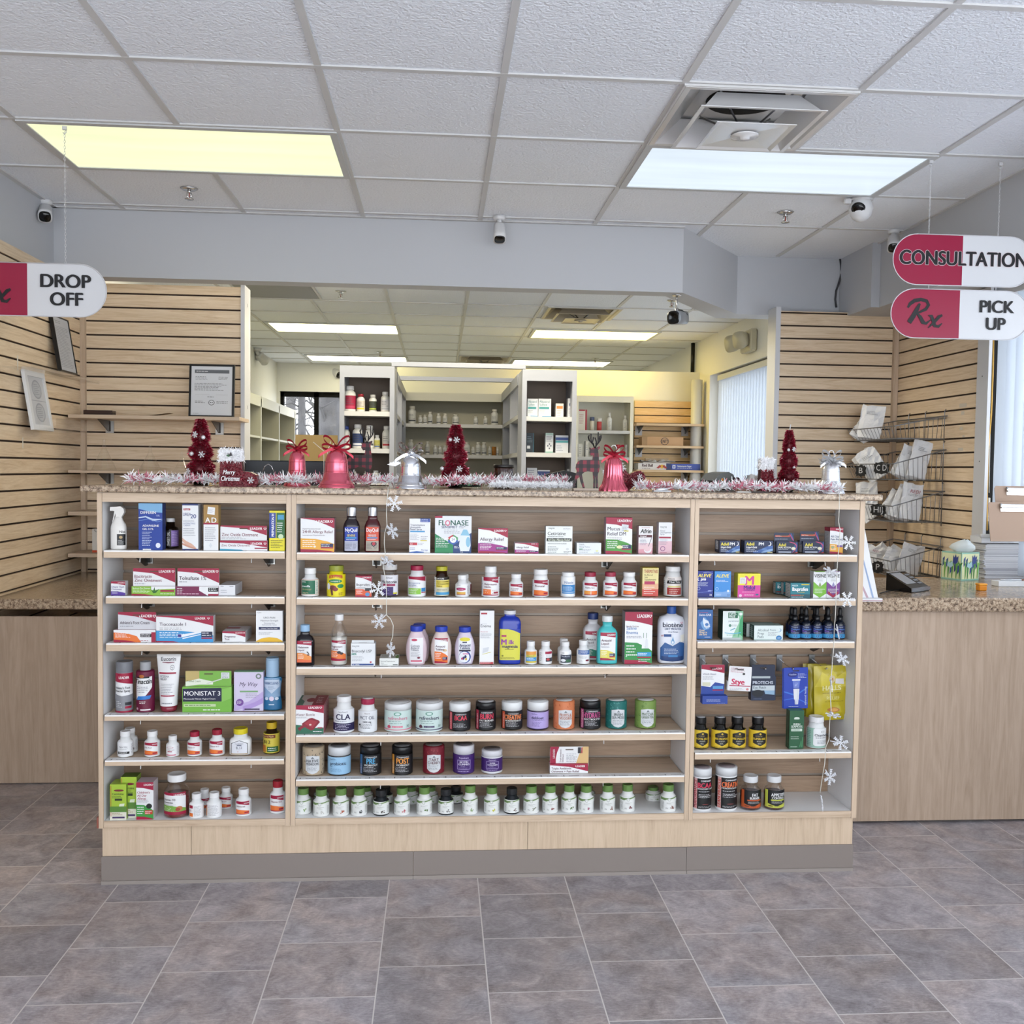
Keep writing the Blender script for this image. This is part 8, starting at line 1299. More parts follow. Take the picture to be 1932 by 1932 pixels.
bell(635,3.385,921,834,34,'large shiny red bell with ribbon bow at the countertop edge',REDB,22)
bell(774,3.385,924,846,31,'silver checkered bell with a curled silver ribbon in the middle of the countertop',SILV,23,ribm=SILV)
bell(1157,3.385,928,848,27,'fluted rose red bell with candy striped hook beside the front reindeer',REDB,24,flute=.16,hook=9)
bell(1567,3.44,932,858,27,'silver bell wrapped in white ribbons with a wire ring, right end of countertop',mat('#e3e4e8',.25,.8),25,ribm=mat('#dfe0e4',.3,.4),hook=13,frills=True)
m=MB(); X=onY(752,3.44); Z=aty(752,878,3.44).z
m.prism([(a*.62,b*.62) for a,b in [(-.045,.004),(.0,-.006),(.03,.010),(.03,.022),(.022,.016),(.018,.026),(.010,.018),(.005,.026),(-.004,.016),(-.010,.022),(-.018,.012),(-.026,.018),(-.030,.009)]],-.0008,.0008,mat('#d9dbe0',.25,.4))
# the paper tree hangs from the silver bell's ribbon
m.tube([(.018,.0,.011),(.04,.004,.012),(.058,.005,-.002)],.001,SILV)
o=m.build('glitter_tree_charm',loc=(X-.012,3.425,Z)); tag(o,'small white jagged charm sticking out left of the silver checkered bell','ornament')
# ---- reindeer cut-outs
def plaid():
    m,b,N,L=nodes('buffalo_plaid',.6); tc=N('ShaderNodeTexCoord'); sp=N('ShaderNodeSeparateXYZ'); L(tc.outputs['Object'],sp.inputs[0]); hs=[]
    for ax in (0,2):
        q=N('ShaderNodeMath',operation='MULTIPLY'); q.inputs[1].default_value=38.0; L(sp.outputs[ax],q.inputs[0]); f=N('ShaderNodeMath',operation='FRACT'); L(q.outputs[0],f.inputs[0]); g=N('ShaderNodeMath',operation='GREATER_THAN'); g.inputs[1].default_value=.5; L(f.outputs[0],g.inputs[0]); hs.append(g)
    s=N('ShaderNodeMath',operation='ADD'); L(hs[0].outputs[0],s.inputs[0]); L(hs[1].outputs[0],s.inputs[1]); d=N('ShaderNodeMath',operation='DIVIDE'); d.inputs[1].default_value=2.0; L(s.outputs[0],d.inputs[0])
    r=ramp(N,[(.2,'#0c0809'),(.5,'#32101a'),(.9,'#701828')]); r.color_ramp.interpolation='CONSTANT'; e=r.color_ramp.elements; e[0].position=0; e[1].position=.3; e[2].position=.8
    L(d.outputs[0],r.inputs[0]); L(r.outputs[0],b.inputs['Base Color']); return m
PLD=plaid(); ANTL=mat('#190c10',.6)
DEER=[(1132,500),(1138,472),(1133,457),(1131,446),(1158,457),(1180,441),(1208,446),(1238,430),(1240,452),(1222,470),(1228,520),(1234,580),(1243,640),(1236,690),(1224,722),(1224,770),(1230,866),(1207,866),(1206,800),(1203,748),(1196,752),(1198,866),(1180,866),(1181,780),(1172,700),(1120,692),(1085,700),(1058,722),(1066,770),(1090,866),(1072,866),(1046,800),(1034,748),(1012,770),(990,810),(984,866),(964,866),(972,805),(984,760),(1000,715),(1006,690),(994,660),(998,622),(1016,592),(1046,575),(1100,574),(1166,572),(1170,545),(1172,526),(1150,529)]
def reindeer(px_c,Y,yb,ytop,label,flip=1,base=True,dz=0):
    # traced outline of the cut-out, scaled to its true size
    x0=onY(px_c,Y); s=(aty(px_c,ytop,Y).z-aty(px_c,yb,Y).z)/(866-286); o=thing('reindeer_figure',label,'reindeer',(x0,Y,TOPZ+.0004+dz)); bz=.009 if base else 0
    f=lambda p:(flip*(p[0]-1105)*s,(866-p[1])*s+bz)
    pl=[f(p) for p in DEER]; pl=pl if flip>0 else pl[::-1]
    m=MB(); m.prism(pl[::-1],-.004,.004,PLD); m.build('body',o)
    for side in (0,1):
        a=MB()
        if side==0: main=[(1186,450),(1172,415),(1150,392),(1128,370),(1120,340),(1126,322)]; tines=[[(1150,392),(1146,350),(1148,305)],[(1160,400),(1168,365),(1172,340)],[(1128,370),(1122,350),(1118,335)],[(1180,435),(1172,415),(1170,402)]]
        else: main=[(1192,450),(1206,420),(1226,396),(1244,370),(1252,340),(1250,318)]; tines=[[(1224,398),(1222,340),(1222,290)],[(1212,410),(1200,375),(1190,345)],[(1240,376),(1236,352),(1238,330)],[(1196,440),(1202,415),(1200,398)]]
        for pts in [main]+tines:
            P=[f(p) for p in pts]
            for (xa,za),(xb,zb_) in zip(P,P[1:]):
                d=Vector((xb-xa,0,zb_-za)); l=d.length; d.normalize(); n=Vector((d.z,0,-d.x)); c=Vector(((xa+xb)/2,0,(za+zb_)/2)); a.obox(c,d*(l/2+.001),Vector((0,.004,0)),n*.0017,ANTL)
        a.build('antler',o)
    if base: 
        b=MB(); b.box(-.048,.04,-.028,.02,0,.009,mat('#b7a595',.5),.001); b.build('base',o)
    return o
reindeer(1106,3.36,921,815,'plaid reindeer cut-out on a wooden base at the countertop edge')
reindeer(676,3.60,922,812,'plaid reindeer cut-out standing behind the large red bell',flip=1)
# ---- tinsel garland lying along the countertop
def garland(spans,name,label,cat,seed,n,ln,mats,r=.012,w=.0012):
    m=MB(); rnd=random.Random(seed)
    for pts in spans:
        P=[Vector((onY(px,Y),Y,TOPZ+.0004+r+up)) for px,Y,up in pts]; L=[(b-a).length for a,b in zip(P,P[1:])]; T=sum(L)
        m.tube(P,.0022,WTIN,n=5)
        for k in range(int(n*T)):
            t=rnd.uniform(0,T); i=0
            while i<len(L)-1 and t>L[i]: t-=L[i]; i+=1
            p=P[i].lerp(P[i+1],min(1,t/L[i])); d=(P[i+1]-P[i]).normalized(); a=rnd.uniform(-.35,PI+.35); u=Vector((0,math.cos(a),math.sin(a))); v=(u+d*rnd.uniform(-.8,.8))
            q=ln*rnd.uniform(.6,1.25); e=p+v.normalized()*q
            if e.z<TOPZ+.002: v.z+= (TOPZ+.002-e.z)/q
            seg=math.sin(p.x*42)+.6*math.sin(p.x*17+1); mt=mats[1] if (len(mats)>1 and rnd.random()<(.5 if seg>.2 else .12)) else mats[0]
            tuft(m,p,v,q,w,mt,rnd)
    m.v=[(x,y,max(z,TOPZ+.0006)) for x,y,z in m.v]; o=m.build(name); tag(o,label,cat); return o
garland([[(240,3.44,.004),(300,3.43,.004),(350,3.45,.004),(415,3.45,.006),(490,3.45,.004),(540,3.45,.006),(600,3.48,.008),(660,3.50,.008),(740,3.47,.008),(800,3.50,.002),(860,3.48,.01),(930,3.52,.012),(1000,3.50,.012),(1070,3.50,.014)]],'tinsel_garland','long white and pink tinsel garland along the left and middle countertop','garland',31,2600,.034,[WTIN,PTIN],w=.0019)
garland([[(1200,3.46,0),(1260,3.42,0),(1330,3.42,.0),(1400,3.42,.006),(1470,3.42,.002),(1530,3.42,.002),(1590,3.40,0)]],'tinsel_garland','white and pink tinsel garland along the right countertop to the silver bell','garland',32,2600,.034,[WTIN,PTIN],w=.0019)
garland([[(925,3.39,0),(960,3.385,0),(1000,3.385,0),(1040,3.39,0),(1078,3.40,0)]],'fluffy_garland','dense fluffy snow white garland lying left of the front reindeer','garland',33,9000,.021,[WTIN],.012,.0010)
m=MB(); rnd=random.Random(8)
for k in range(900):
    a=rnd.uniform(0,2*PI); p=Vector((.030*math.cos(a),.018*math.sin(a),.008)); tuft(m,p,(rnd.uniform(-1,1),rnd.uniform(-1,1),rnd.uniform(0,1)),.010,.0009,mat('#101512',.4) if rnd.random()<.85 else mat('#2f6a3f',.4),rnd)
for k in range(5): m.lathe([(0,-.003),(.003,0),(0,.003)],mat('#8a3a44',.3),n=8,c=(rnd.uniform(-.01,.02),-.012,.016))
m.prism([(-.012,.010),(-.004,.02),(.004,.012)],-.02,-.018,'#3a7a4c'); o=m.build('tinsel_wreath',loc=(onY(887,3.40),3.40,TOPZ+.0004)); tag(o,'small black and green tinsel wreath lying flat under the middle tree','wreath')
# ---- amber candle jar, label printer, boxes, black things behind
def on_top(px,Y): return (onY(px,Y),Y,TOPZ+.0004)
p=on_top(950,3.60); h=aty(950,877,3.60).z-TOPZ; R=19.5*3.6/F; o=thing('amber_jar','fluted amber glass jar with black lid beside the middle tinsel tree','jar',p)
m=MB(); n=56; vs=[]; P=[(.92,0),(1,.05),(1,.82),(.96,.86)]
for r,z in P:
    for i in range(n): a=2*PI*i/n; rr=R*r*(1-.05*(.5+.5*math.cos(a*18))); vs.append((rr*math.cos(a),rr*math.sin(a),h*z))
m.add(vs,[(j*n+i,j*n+(i+1)%n,(j+1)*n+(i+1)%n,(j+1)*n+i) for j in range(3) for i in range(n)],mat('#3a1c10',.08,spec=.8),True); m.build('glass_body',o)
MB().lathe([(R*.96,h*.86),(R,h*.87),(R,h*.985),(R*.97,h),(0,h)],mat('#15110f',.35),n=32).build('lid',o)
m=MB(); m.tube([(R*.2,-R*1.0,h*.3),(R*.45,-R*1.02,h*.25),(R*.5,-R*1.05,.004)],.002,mat('#cfa08a',.3)); m.build('tie',o)
p=on_top(1357,3.66); o=thing('label_printer','grey label printer with orange dot behind the right garland','printer',p,.5)
G1=mat('#6d706e',.45); m=MB(); m.prism([(-.055,.012),(.05,.0),(.055,.03),(.04,.062),(.015,.072),(-.03,.066),(-.058,.04)],-.035,.045,G1); m.build('housing',o)
m=MB(); m.prism([(-.06,.014),(-.052,.012),(-.050,.040),(-.060,.038)],-.03,.04,BLACK); m.build('label_slot',o); m=MB(); m.lathe([(0,0),(.006,.0),(.006,.0015),(0,.0015)],mat('#e08a2a',.4),n=14); m.xf(Matrix.Translation((-.02,-.0352,.042))@Matrix.Rotation(PI/2,4,'X')); m.build('badge',o)
b=MB(); rnd=random.Random(2)
for k in range(6): b.tube([(.04+.018*math.cos(a)+rnd.uniform(-.003,.003),-.04-.003*k,.03+.02*math.sin(a)) for a in [2*PI*i/12+k for i in range(10)]],.0022,BLACK)
o2=b.build('cable_bundle',o)
m=MB(); m.box(-.05,.05,-.03,.03,0,.035,mat('#c9a98a',.6)); m.box(-.03,.055,-.035,.0,.035,.038,'#e6e1da'); rnd=random.Random(6)
q=MB(); 
o=m.build('cardboard_box',loc=on_top(1412,3.68)); tag(o,'small tan cardboard box behind the right garland, left of the small stocking','box')
m=MB(); 
for k in range(18): tuft(m,(rnd.uniform(-.02,.02),rnd.uniform(-.02,.02),0),(rnd.uniform(-1,1),rnd.uniform(-1,1),1.2),.03,.012,mat('#e9e6e2',.8),rnd)
m.box(-.02,.02,-.02,.02,0,.004,'#e9e6e2'); o=m.build('tissue_wad',loc=(onY(1418,3.69),3.69,TOPZ+.0395)); tag(o,'crumpled white tissue on the small tan cardboard box','tissue')
m=MB(); m.box(-.05,.05,-.0,.02,0,.004,'#eceae4'); m.box(.0,.06,-.01,.012,.0,.005,'#3a2a22'); o=m.build('paper_slip',loc=(onY(1418,3.36),3.36,TOPZ+.0004)); tag(o,'white paper slip under the right garland at the countertop edge','paper')
m=MB(); m.box(-.03,.03,-.01,.02,0,.004,'#e6e8ec'); m.tube([(-.02,0,.006),(.02,.004,.009)],.005,mat('#e3e4e8',.2,.7)); o=m.build('silver_ornament',loc=(onY(1249,3.36),3.36,TOPZ+.0004)); tag(o,'flat silver ornament lying under the right garland beside the tipped stocking','ornament')
m=MB(); m.tube([(-.02,0,.05),(-.012,0,.07),(.0,0,.078),(.012,0,.07),(.02,0,.05)],.001,SILV); m.tube([(-.02,0,.05),(-.03,0,.002)],.001,SILV); m.tube([(.02,0,.05),(.03,0,.002)],.001,SILV); o=m.build('wire_loop',loc=on_top(506,3.5)); tag(o,'thin silver wire loop in the garland right of the upright stocking','wire')
# ---- snowflake light strings
def light_string(pts,flk,label,Y=3.292):
    P=[aty(x,y,Y) for x,y in pts]; o=thing('snowflake_light_string',label,'light string',P[0]); B=P[0]; rnd=random.Random(len(pts))
    full=[(P[0].x,3.40,TOPZ+.006),(P[0].x,3.305,TOPZ+.004)]+[tuple(p) for p in P]
    m=MB(); m.tube([Vector(p)-B for p in full],.0014,mat('#e6e4da',.35),n=6); m.build('wire',o)
    w=mat('#eef0f6',.2,spec=.7)
    for (x,y,R,nr,ro,sx,sy) in flk:
        c=aty(x,y,Y-.012)-B; s=aty(sx,sy,Y)-B; f=MB(); f.tube([s,s.lerp(c,.8)],.002,w,n=6); flake(f,c,R*Y/F,w,nr,ro,.0016); f.build('snowflake',o)
    return o
light_string([(732,928),(730,945),(729,970),(730,990),(726,1005),(725,1025),(727,1045),(723,1070),(727,1090),(729,1110),(729,1140),(729,1160),(737,1168),(742,1180),(741,1200),(737,1212)],
 [(744,950,15,(0,-1,.1),.2,732,940),(740,1002,15,(.75,-.6,.4),.3,730,994),(731,1060,14,(.5,-.5,.75),.1,726,1050),(713,1112,15,(-.1,-1,.1),.3,725,1106),(715,1172,14,(-.2,-1,.2),.1,728,1160),(737,1226,14,(.85,-.5,.1),.2,737,1212)],'snowflake light string hanging from the countertop over the middle shelves')
light_string([(1584,934),(1583,965),(1582,985),(1585,1000),(1583,1030),(1580,1060),(1578,1100),(1577,1140),(1576,1160),(1574,1190),(1573,1222),(1571,1240),(1569,1270),(1566,1300),(1568,1340),(1565,1365),(1564,1395),(1558,1410),(1556,1440),(1551,1470),(1547,1496)],
 [(1601,1024,14,(0,-1,.1),.0,1587,1018),(1567,1078,14,(.2,-.5,.85),.2,1578,1074),(1598,1131,15,(0,-1,.1),.0,1580,1128),(1581,1192,14,(.9,-.4,.2),.4,1574,1184),(1589,1243,15,(.3,-.7,.65),.3,1572,1238),(1569,1291,14,(.93,-.35,.1),.5,1566,1283),(1572,1349,14,(.05,-.15,1),.1,1567,1342),(1586,1402,15,(.0,-.8,.6),.2,1566,1398),(1566,1466,15,(.35,-.9,.1),.3,1557,1452),(1551,1516,14,(.95,-.3,.1),.2,1548,1500)],'snowflake light string hanging from the countertop down the right shelves')
# ================================================================ REAR ROOM
SHW=mat('#d0d0cf',.4); SHG=mat('#a2a6b0',.4); BACKB=mat('#8b7a6c',.6); CRM=mat('#e8e5d2',.5)
def bay(name,label,x0,x1,yf,yb,zt,shelves,face,inner,back,cat='shelving unit',fr=.03,hdr=.075,bottom=.0):
    o=thing(name,label,cat,((x0+x1)/2,(yf+yb)/2,0)); ox,oy=(x0+x1)/2,(yf+yb)/2
    def P(mb,n,l=None): mb.xf(Matrix.Translation((-ox,-oy,0))); return mb.build(n,o,None,l)
    P(MB().box(x0,x0+fr,yf,yb,0,zt,face),'side_panel'); P(MB().box(x1-fr,x1,yf,yb,0,zt,face),'side_panel')
    P(MB().box(x0+fr,x1-fr,yb-.012,yb,0,zt,back),'back_panel'); P(MB().box(x0+fr,x1-fr,yf,yf+.02,zt-hdr,zt,face),'header_board'); P(MB().box(x0+fr,x1-fr,yf+.02,yb-.012,zt-.02,zt,face),'top_panel')
    for z in shelves: P(MB().box(x0+fr,x1-fr,yf+.004,yb-.012,z-.03,z,inner),'shelf')
    return o
# two tall units framing the shelving bay
YT=6.4; zT=2.09
lx0,lx1=aty(641,700,YT).x,aty(744.5,700,YT).x; rx0,rx1=aty(986,700,YT).x,aty(1089,700,YT).x
zA=[aty(690,y,YT).z for y in (776,846,906)]; zB=[aty(1035,y,YT).z for y in (786,854,912)]
bay('shelving_unit','tall grey framed shelf unit with white bottles, left of the shelving bay',lx0,lx1,YT,YT+.34,zT,zA+[1.0,.6],SHG,SHW,BACKB)
bay('shelving_unit','tall grey framed shelf unit with cartons, right of the shelving bay',rx0,rx1,YT,YT+.34,zT,zB+[1.0,.6],SHG,SHW,BACKB)
# bay: two long side units and one rear unit
YB=8.5; bx0,bx1=aty(752,740,8.5).x,aty(957,745,8.5).x
ux0,ux1=lx1+.004,rx0-.004
def sidebay(xa,xb,ya,yb_,zt,face_x,label,zs):
    o=thing('shelving_unit',label,'shelving unit',((xa+xb)/2,(ya+yb_)/2,0)); ox,oy=(xa+xb)/2,(ya+yb_)/2; T=Matrix.Translation((-ox,-oy,0))
    bx=(xa,xa+.012) if face_x>0 else (xb-.012,xb)
    MB().box(bx[0],bx[1],ya,yb_,0,zt,CRM).xf(T).build('back_panel',o)
    n=3
    for i in range(n): 
        y=ya+(yb_-ya-.03)*i/(n-1); MB().box(xa+.012,xb-.001,y,y+.03,0,zt,SHG).xf(T).build('upright_panel',o)
    fx=(xb-.02,xb) if face_x>0 else (xa,xa+.02)
    MB().box(fx[0],fx[1],ya,yb_,zt-.075,zt,SHG).xf(T).build('header_board',o)
    for z in zs: MB().box(xa+.012,xb-.012,ya+.03,yb_-.03,z-.03,z,SHW).xf(T).build('shelf',o)
    return o
zs=[aty(850,y,YB).z for y in (800,858,918)]
sidebay(lx0+.0,ux0+.0,YT+.36,YB-.01,zT,1,'long side shelf unit on the left of the shelving bay',zs+[1.0])
sidebay(ux1,rx1,YT+.36,YB-.01,zT,-1,'long side shelf unit on the right of the shelving bay with white bottles',zs+[1.0])
bay('shelving_unit','cream shelf unit closing the rear of the shelving bay, two rows of white bottles',aty(752,740,YB).x,aty(957,745,YB).x,YB,YB+.32,2.085,zs+[1.0],CRM,SHW,mat('#c6c2ae',.6),hdr=.07)
m=MB(); m.box(lx1-.02,rx0+.02,YT+.0,YT+.05,zT+.002,zT+.032,SHG); m.box(lx1-.02,rx0+.02,YT+1.0,YT+1.05,zT+.002,zT+.032,SHG); o=m.build('tie_bar'); tag(o,'grey tie bars spanning the top of the shelving bay','bar')
# white bottles (built once, copied)
def rx_bottle(x,y,z,h,R,lab,cap,label,grp,labm='#e9e9e4',stripe='#3a3f4a',body='#f1f0ea'):
    o=thing('stock_bottle',label,'bottle',(x,y,z+.0006),0,grp); 
    MB().lathe([(R*.92,0),(R,h*.03),(R,h*.66),(R*.9,h*.75),(R*.62,h*.81),(R*.6,h*.84)],mat(body,.35),n=18).build('body',o); MB().lathe([(R*.68,h*.84),(R*.68,h*.985),(R*.6,h),(0,h)],mat(cap,.35),n=18).build('cap',o)
    m=MB(); Rz=R*1.001+.0002; m.lathe([(Rz,h*.1),(Rz,h*.62)],labm,n=18,closed=False); draw(m,[('r',.0,0,.0,.0,labm),('r',.1,.05,.9,.22,stripe),('l',.15,.3,.85,.9,4,'#55585e')],PI*R*.8,h*.5,cyl_map(Rz,h*.11,PI*R*.8)); m.build('label',o); return o
def dup(src,loc,label,grp=None,s=None):
    r=src.copy(); C.objects.link(r); r.location=loc; r['label']=label
    if grp: r['group']=grp
    elif 'group' in r: del r['group']
    if s: r.scale=s
    for ch in src.children:
        c=ch.copy(); C.objects.link(c); c.parent=r
    return r
def bpx(l,r,t,b,Y,z,**k): 
    x=(aty(l,b,Y).x+aty(r,b,Y).x)/2; R=(aty(r,b,Y).x-aty(l,b,Y).x)/2; return x,R,aty((l+r)/2,t,Y).z-z
YS=YT+.10
for l,r,t,lab,cap,lm,st in ((648.5,671.5,728.5,'tall white bottle with crimson label, top shelf of the left tall unit','#e9e9ea','#a3163f','#c23a5c'),(672.5,688.5,743.5,'red capped bottle with yellow label foot, top shelf of the left tall unit','#a31c2e','#d9d0c4','#d8c23a'),(696,711,745,'white bottle with black and lime label, top shelf of left tall unit','#eceae4','#3a3f2c','#a9b84a'),(718.5,735,739.5,'tall white bottle at the right end of the left tall unit top shelf','#e9e9ea','#dcdce2','#b9bcc6')):
    x,R,h=bpx(l,r,t,776,YS,zA[0]); rx_bottle(x,YS,zA[0],h,R,None,cap,lab,None,lm,st)
for l,r,t,lab,cap,lm,st in ((646,660,804,'blue capped white bottle at the left end, second shelf of left tall unit','#3a4f9a','#e6e4e2','#8a8f9a'),(665,685,801,'large white bottle with navy label behind the rear reindeer antlers','#ececec','#2b3f70','#dfe2ea'),(688,706,803,'large white bottle with plain label right of the rear reindeer antlers','#ececec','#eceae6','#55585e'),(706,717,821,'small white bottle with yellow and blue label, second shelf of left tall unit','#ececec','#e2d86a','#5a7ac0'),(721,737,804,'white bottle with red emblem at the right end, second shelf of left tall unit','#ececec','#eceae6','#b0303c')):
    x,R,h=bpx(l,r,t,846,YS,zA[1]); rx_bottle(x,YS,zA[1],h,R,None,cap,lab,None,lm,st)
for l,r,t,lab in ((657,672,884,'dark labelled bottle low behind the rear reindeer legs'),(686,700,889,'white bottle with red label low behind the garland, left one'),(702,716,888,'white bottle with red label low behind the garland, right one')):
    x,R,h=bpx(l,r,t,906,YS,zA[2]); rx_bottle(x,YS,zA[2],h,R,None,'#ececec' if l>660 else '#222',lab,None,'#e6e3e0','#a8404a' if l>660 else '#33363c')
def carton(l,r,t,b,Y,z,art,label,d=.08,side='#cfd2d8',name='medicine_carton'):
    A=aty(l,b,Y); B=aty(r,b,Y); T=aty((l+r)/2,t,Y); w=B.x-A.x; h=T.z-z; m=MB(); m.box(-w/2,w/2,0,d,0,h,side); draw(m,art,w,h,flat_map(-w/2,0,0,.0004),False); o=m.build(name,loc=((A.x+B.x)/2,Y,z+.0006)); tag(o,label,'medicine box'); return o
alb=[('r',0,0,1,1,'#eef1f4'),('t','Albuterol',.08,.78,.12,'#3a8a94',{'mw':.8}),('t','Sulfate',.08,.62,.12,'#3a8a94',{'mw':.6}),('r',.06,.44,.85,.56,'#4aa0a0'),('l',.06,.2,.6,.38,3,'#8a9098'),('r',.3,.0,1,.07,'#5aa6d8')]
carton(995,1014.5,752.5,782,YS,zB[0],alb,'white carton with teal lettering, leftmost of the twin cartons on the right tall unit')
carton(1015.5,1039.5,752.5,782.5,YS,zB[0],alb,'white carton with teal lettering, right one of the twin cartons')
carton(1048.5,1063,761.5,783,YS,zB[0],[('r',0,0,1,1,'#eeece6'),('r',.1,.62,.9,.82,'#e08a4a'),('l',.15,.1,.85,.55,4,'#b0a49a')],'small white carton with orange band, top shelf of right tall unit')
carton(1071,1081.5,752,783.5,YS,zB[0],[('r',0,0,1,1,'#dfe3ea'),('e',.5,.68,.3,.1,'#7a86a4'),('l',.15,.1,.85,.5,6,'#8a90a4')],'narrow pale carton with ring emblem, top shelf of right tall unit')
carton(993,1007,817,848,YS,zB[1],[('r',0,0,1,1,'#26323c'),('r',.9,0,1,1,'#3a6a7a'),('l',.1,.5,.8,.85,4,'#8aa0aa'),('r',.1,.2,.5,.35,'#d9dde2')],'dark slate carton at the left end, second shelf of right tall unit',side='#26323c')
carton(1029,1043.5,817,850,YS,zB[1],[('r',0,0,1,1,'#e9ecef'),('r',0,.88,1,1,'#b9d6cc'),('l',.1,.55,.9,.85,4,'#6a7078'),('e',.3,.35,.08,.04,'#4a5068'),('e',.7,.35,.08,.04,'#4a5068'),('e',.5,.22,.08,.04,'#4a5068'),('e',.5,.44,.08,.04,'#4a5068'),('r',0,0,1,.06,'#8fc4b4')],'white carton with ring of dots, second shelf of right tall unit')
carton(1048,1072,821.5,850.5,YS,zB[1],[('r',0,0,1,1,'#e6eaf2'),('r',0,.72,1,.88,'#2f4f9a'),('r',0,.58,1,.70,'#5ab0b8'),('l',.08,.1,.6,.45,4,'#8a94b0')],'white carton with blue and teal bands, second shelf of right tall unit')
carton(994,1013,883,912,YS,zB[2],[('r',0,0,1,1,'#e6e8ec'),('l',.1,.5,.9,.9,3,'#8a90a0')],'white carton low on the right tall unit behind the garland, left one')
carton(1014,1037,887,912,YS,zB[2],[('r',0,0,1,1,'#e6e8ec'),('r',0,.55,1,.9,'#3a4f8a')],'white carton with blue band low on the right tall unit behind the garland')
carton(1070,1082,885,912,YS,zB[2],[('r',0,0,1,1,'#d9dde0')],'pale carton low at the right end of the right tall unit')
# rear row bottles: one kind built, the rest copied
YR=YB+.08; proto=None
rows=[(0,[(770,785,766.5),(789,797,784),(798,806,783),(807,816,777),(823,832,780.5),(835,844,780.5),(853,866,782),(893,902,786),(912,920,785.5),(926,940,772.5)]),(1,[(769,780,829),(787,795,836),(802,811,833),(817,825,840),(826,834,841),(835,843,841),(873,887,834),(889,896,843),(897,907,834.5),(908,918,834.5),(921,927,842),(936,941,843)])]
for k,lst in rows:
    for q,(l,r,t) in enumerate(lst):
        x,R,h=bpx(l,r,t,800 if k==0 else 858,YR,zs[k]); lab='white stock bottle on the rear shelf unit of the bay, '+('upper row' if k==0 else 'lower row'); grp='stock bottles in the '+('upper' if k==0 else 'lower')+' row of the bay'
        if proto is None: proto=rx_bottle(0,0,0,.1,.03,None,'#eeece2','x',grp); pr=(.1,.03); src=proto; proto.location=(x,YR,zs[k]+.0006); proto.scale=(R/.03,R/.03,h/.1); proto['label']=lab; continue
        dup(proto,(x,YR,zs[k]+.0006),lab,grp,(R/.03,R/.03,h/.1))
x,R,h=bpx(928,936,843,858,YR,zs[1]); o=MB().lathe([(R,0),(R,h*.85),(R*.9,h*.86),(R*1.05,h*.87),(R*1.05,h),(0,h)],mat('#b5752c',.2),n=16).build('pill_vial',loc=(x,YR,zs[1]+.0006)); tag(o,'orange pill vial in the lower row of the rear shelf unit','vial')
# bottles on the right side unit of the bay
for k,z in enumerate(zs[:2]):
    for q,(y,s) in enumerate(((6.75,.8),(6.9,1.0),(7.05,.7),(7.2,1.1),(7.6,.9),(7.8,1.3),(8.0,.9),(8.2,1.0))):
        dup(proto,(ux1+.10,y,z+.0006),'white stock bottle on the right side unit of the bay, '+('upper row' if k==0 else 'lower row'),'stock bottles on the right side unit, '+('upper' if k==0 else 'lower')+' row',(s*1.05,s*1.05,s*1.1))
for q,(y,s) in enumerate(((6.8,.9),(7.1,1.1),(7.9,1.0))): dup(proto,(ux0-.08,y,zs[1]+.0006),'white stock bottle on the left side unit of the bay','stock bottles on the left side unit',(s,s,s))
# cream cabinet and slatted panel on the partition
YC=9.30; cx0,cx1=aty(1086,760,YC).x,aty(1195.5,760,YC).x; zc=aty(1140,747,YC).z; zcs=[aty(1130,y,YC).z for y in (812,862)]
bay('shelving_unit','cream shelf unit on the partition behind the front reindeer',cx0,cx1,YC,YC+.31,zc,zcs+[1.2,.8],mat('#f6f3e2',.45),SHW,mat('#f3f0de',.6),hdr=.06)
YQ=YC+.07
carton(1091,1107,773,811,YQ,zcs[0],[('r',0,0,1,1,'#efe9dc'),('r',.8,0,1,1,'#b83244'),('l',.1,.3,.7,.8,5,'#b86a70'),('r',.05,.94,.75,1,'#b83244')],'tall cream and red carton on the upper shelf of the cream unit')
def stick(l,r,t,b,z,c1,c2,label,up=True):
    x,R,h=bpx(l,r,t,b,YQ,z); o=thing('lotion_stick',label,'tube',(x,YQ,z+.0006)); MB().lathe([(R,0),(R,h*.72)],mat(c1,.4),n=16).build('body',o); MB().lathe([(R*1.02,h*.72),(R*1.02,h),(0,h)],mat(c2,.4),n=16).build('cap',o)
stick(1112.5,1121,787,811.5,zcs[0],'#e6e2d6','#5a6484','white tube with slate blue cap on the cream unit upper shelf')
stick(1126,1135,789,811.5,zcs[0],'#c94a50','#efece6','red and white tube standing on its cap on the cream unit upper shelf')
for l,r,t,lab in ((1144.5,1154,779,'white lotion bottle on the cream unit, left of the pair'),(1174.5,1183.5,784,'white lotion bottle at the right end of the cream unit upper shelf')):
    x,R,h=bpx(l,r,t,813,YQ,zcs[0]); o=thing('lotion_bottle',lab,'bottle',(x,YQ,zcs[0]+.0006)); MB().lathe([(R,0),(R,h*.68),(R*.5,h*.74),(R*.5,h*.78)],mat('#efeee6',.4),n=18,sy=.6).build('body',o); MB().lathe([(R*.55,h*.78),(R*.5,h),(0,h)],mat('#f4f3ee',.4),n=16).build('cap',o)
    m=MB(); draw(m,[('l',.1,.1,.9,.9,6,'#7a7d80')],R*1.3,h*.45,flat_map(-R*.65,-R*.6-.001,h*.15),False); m.build('label',o.children[0].parent)
carton(1091,1099,838,861,YQ,zcs[1],[('r',0,0,1,1,'#e9e6da'),('l',.2,.2,.8,.8,4,'#8a8d88')],'white bottle shaped carton on the lower shelf of the cream unit, left end')
carton(1104.5,1110,832,861,YQ,zcs[1],[('r',0,0,1,1,'#e9e6da'),('l',.2,.4,.8,.8,3,'#4a6a8a')],'narrow white carton behind the front reindeer antlers')
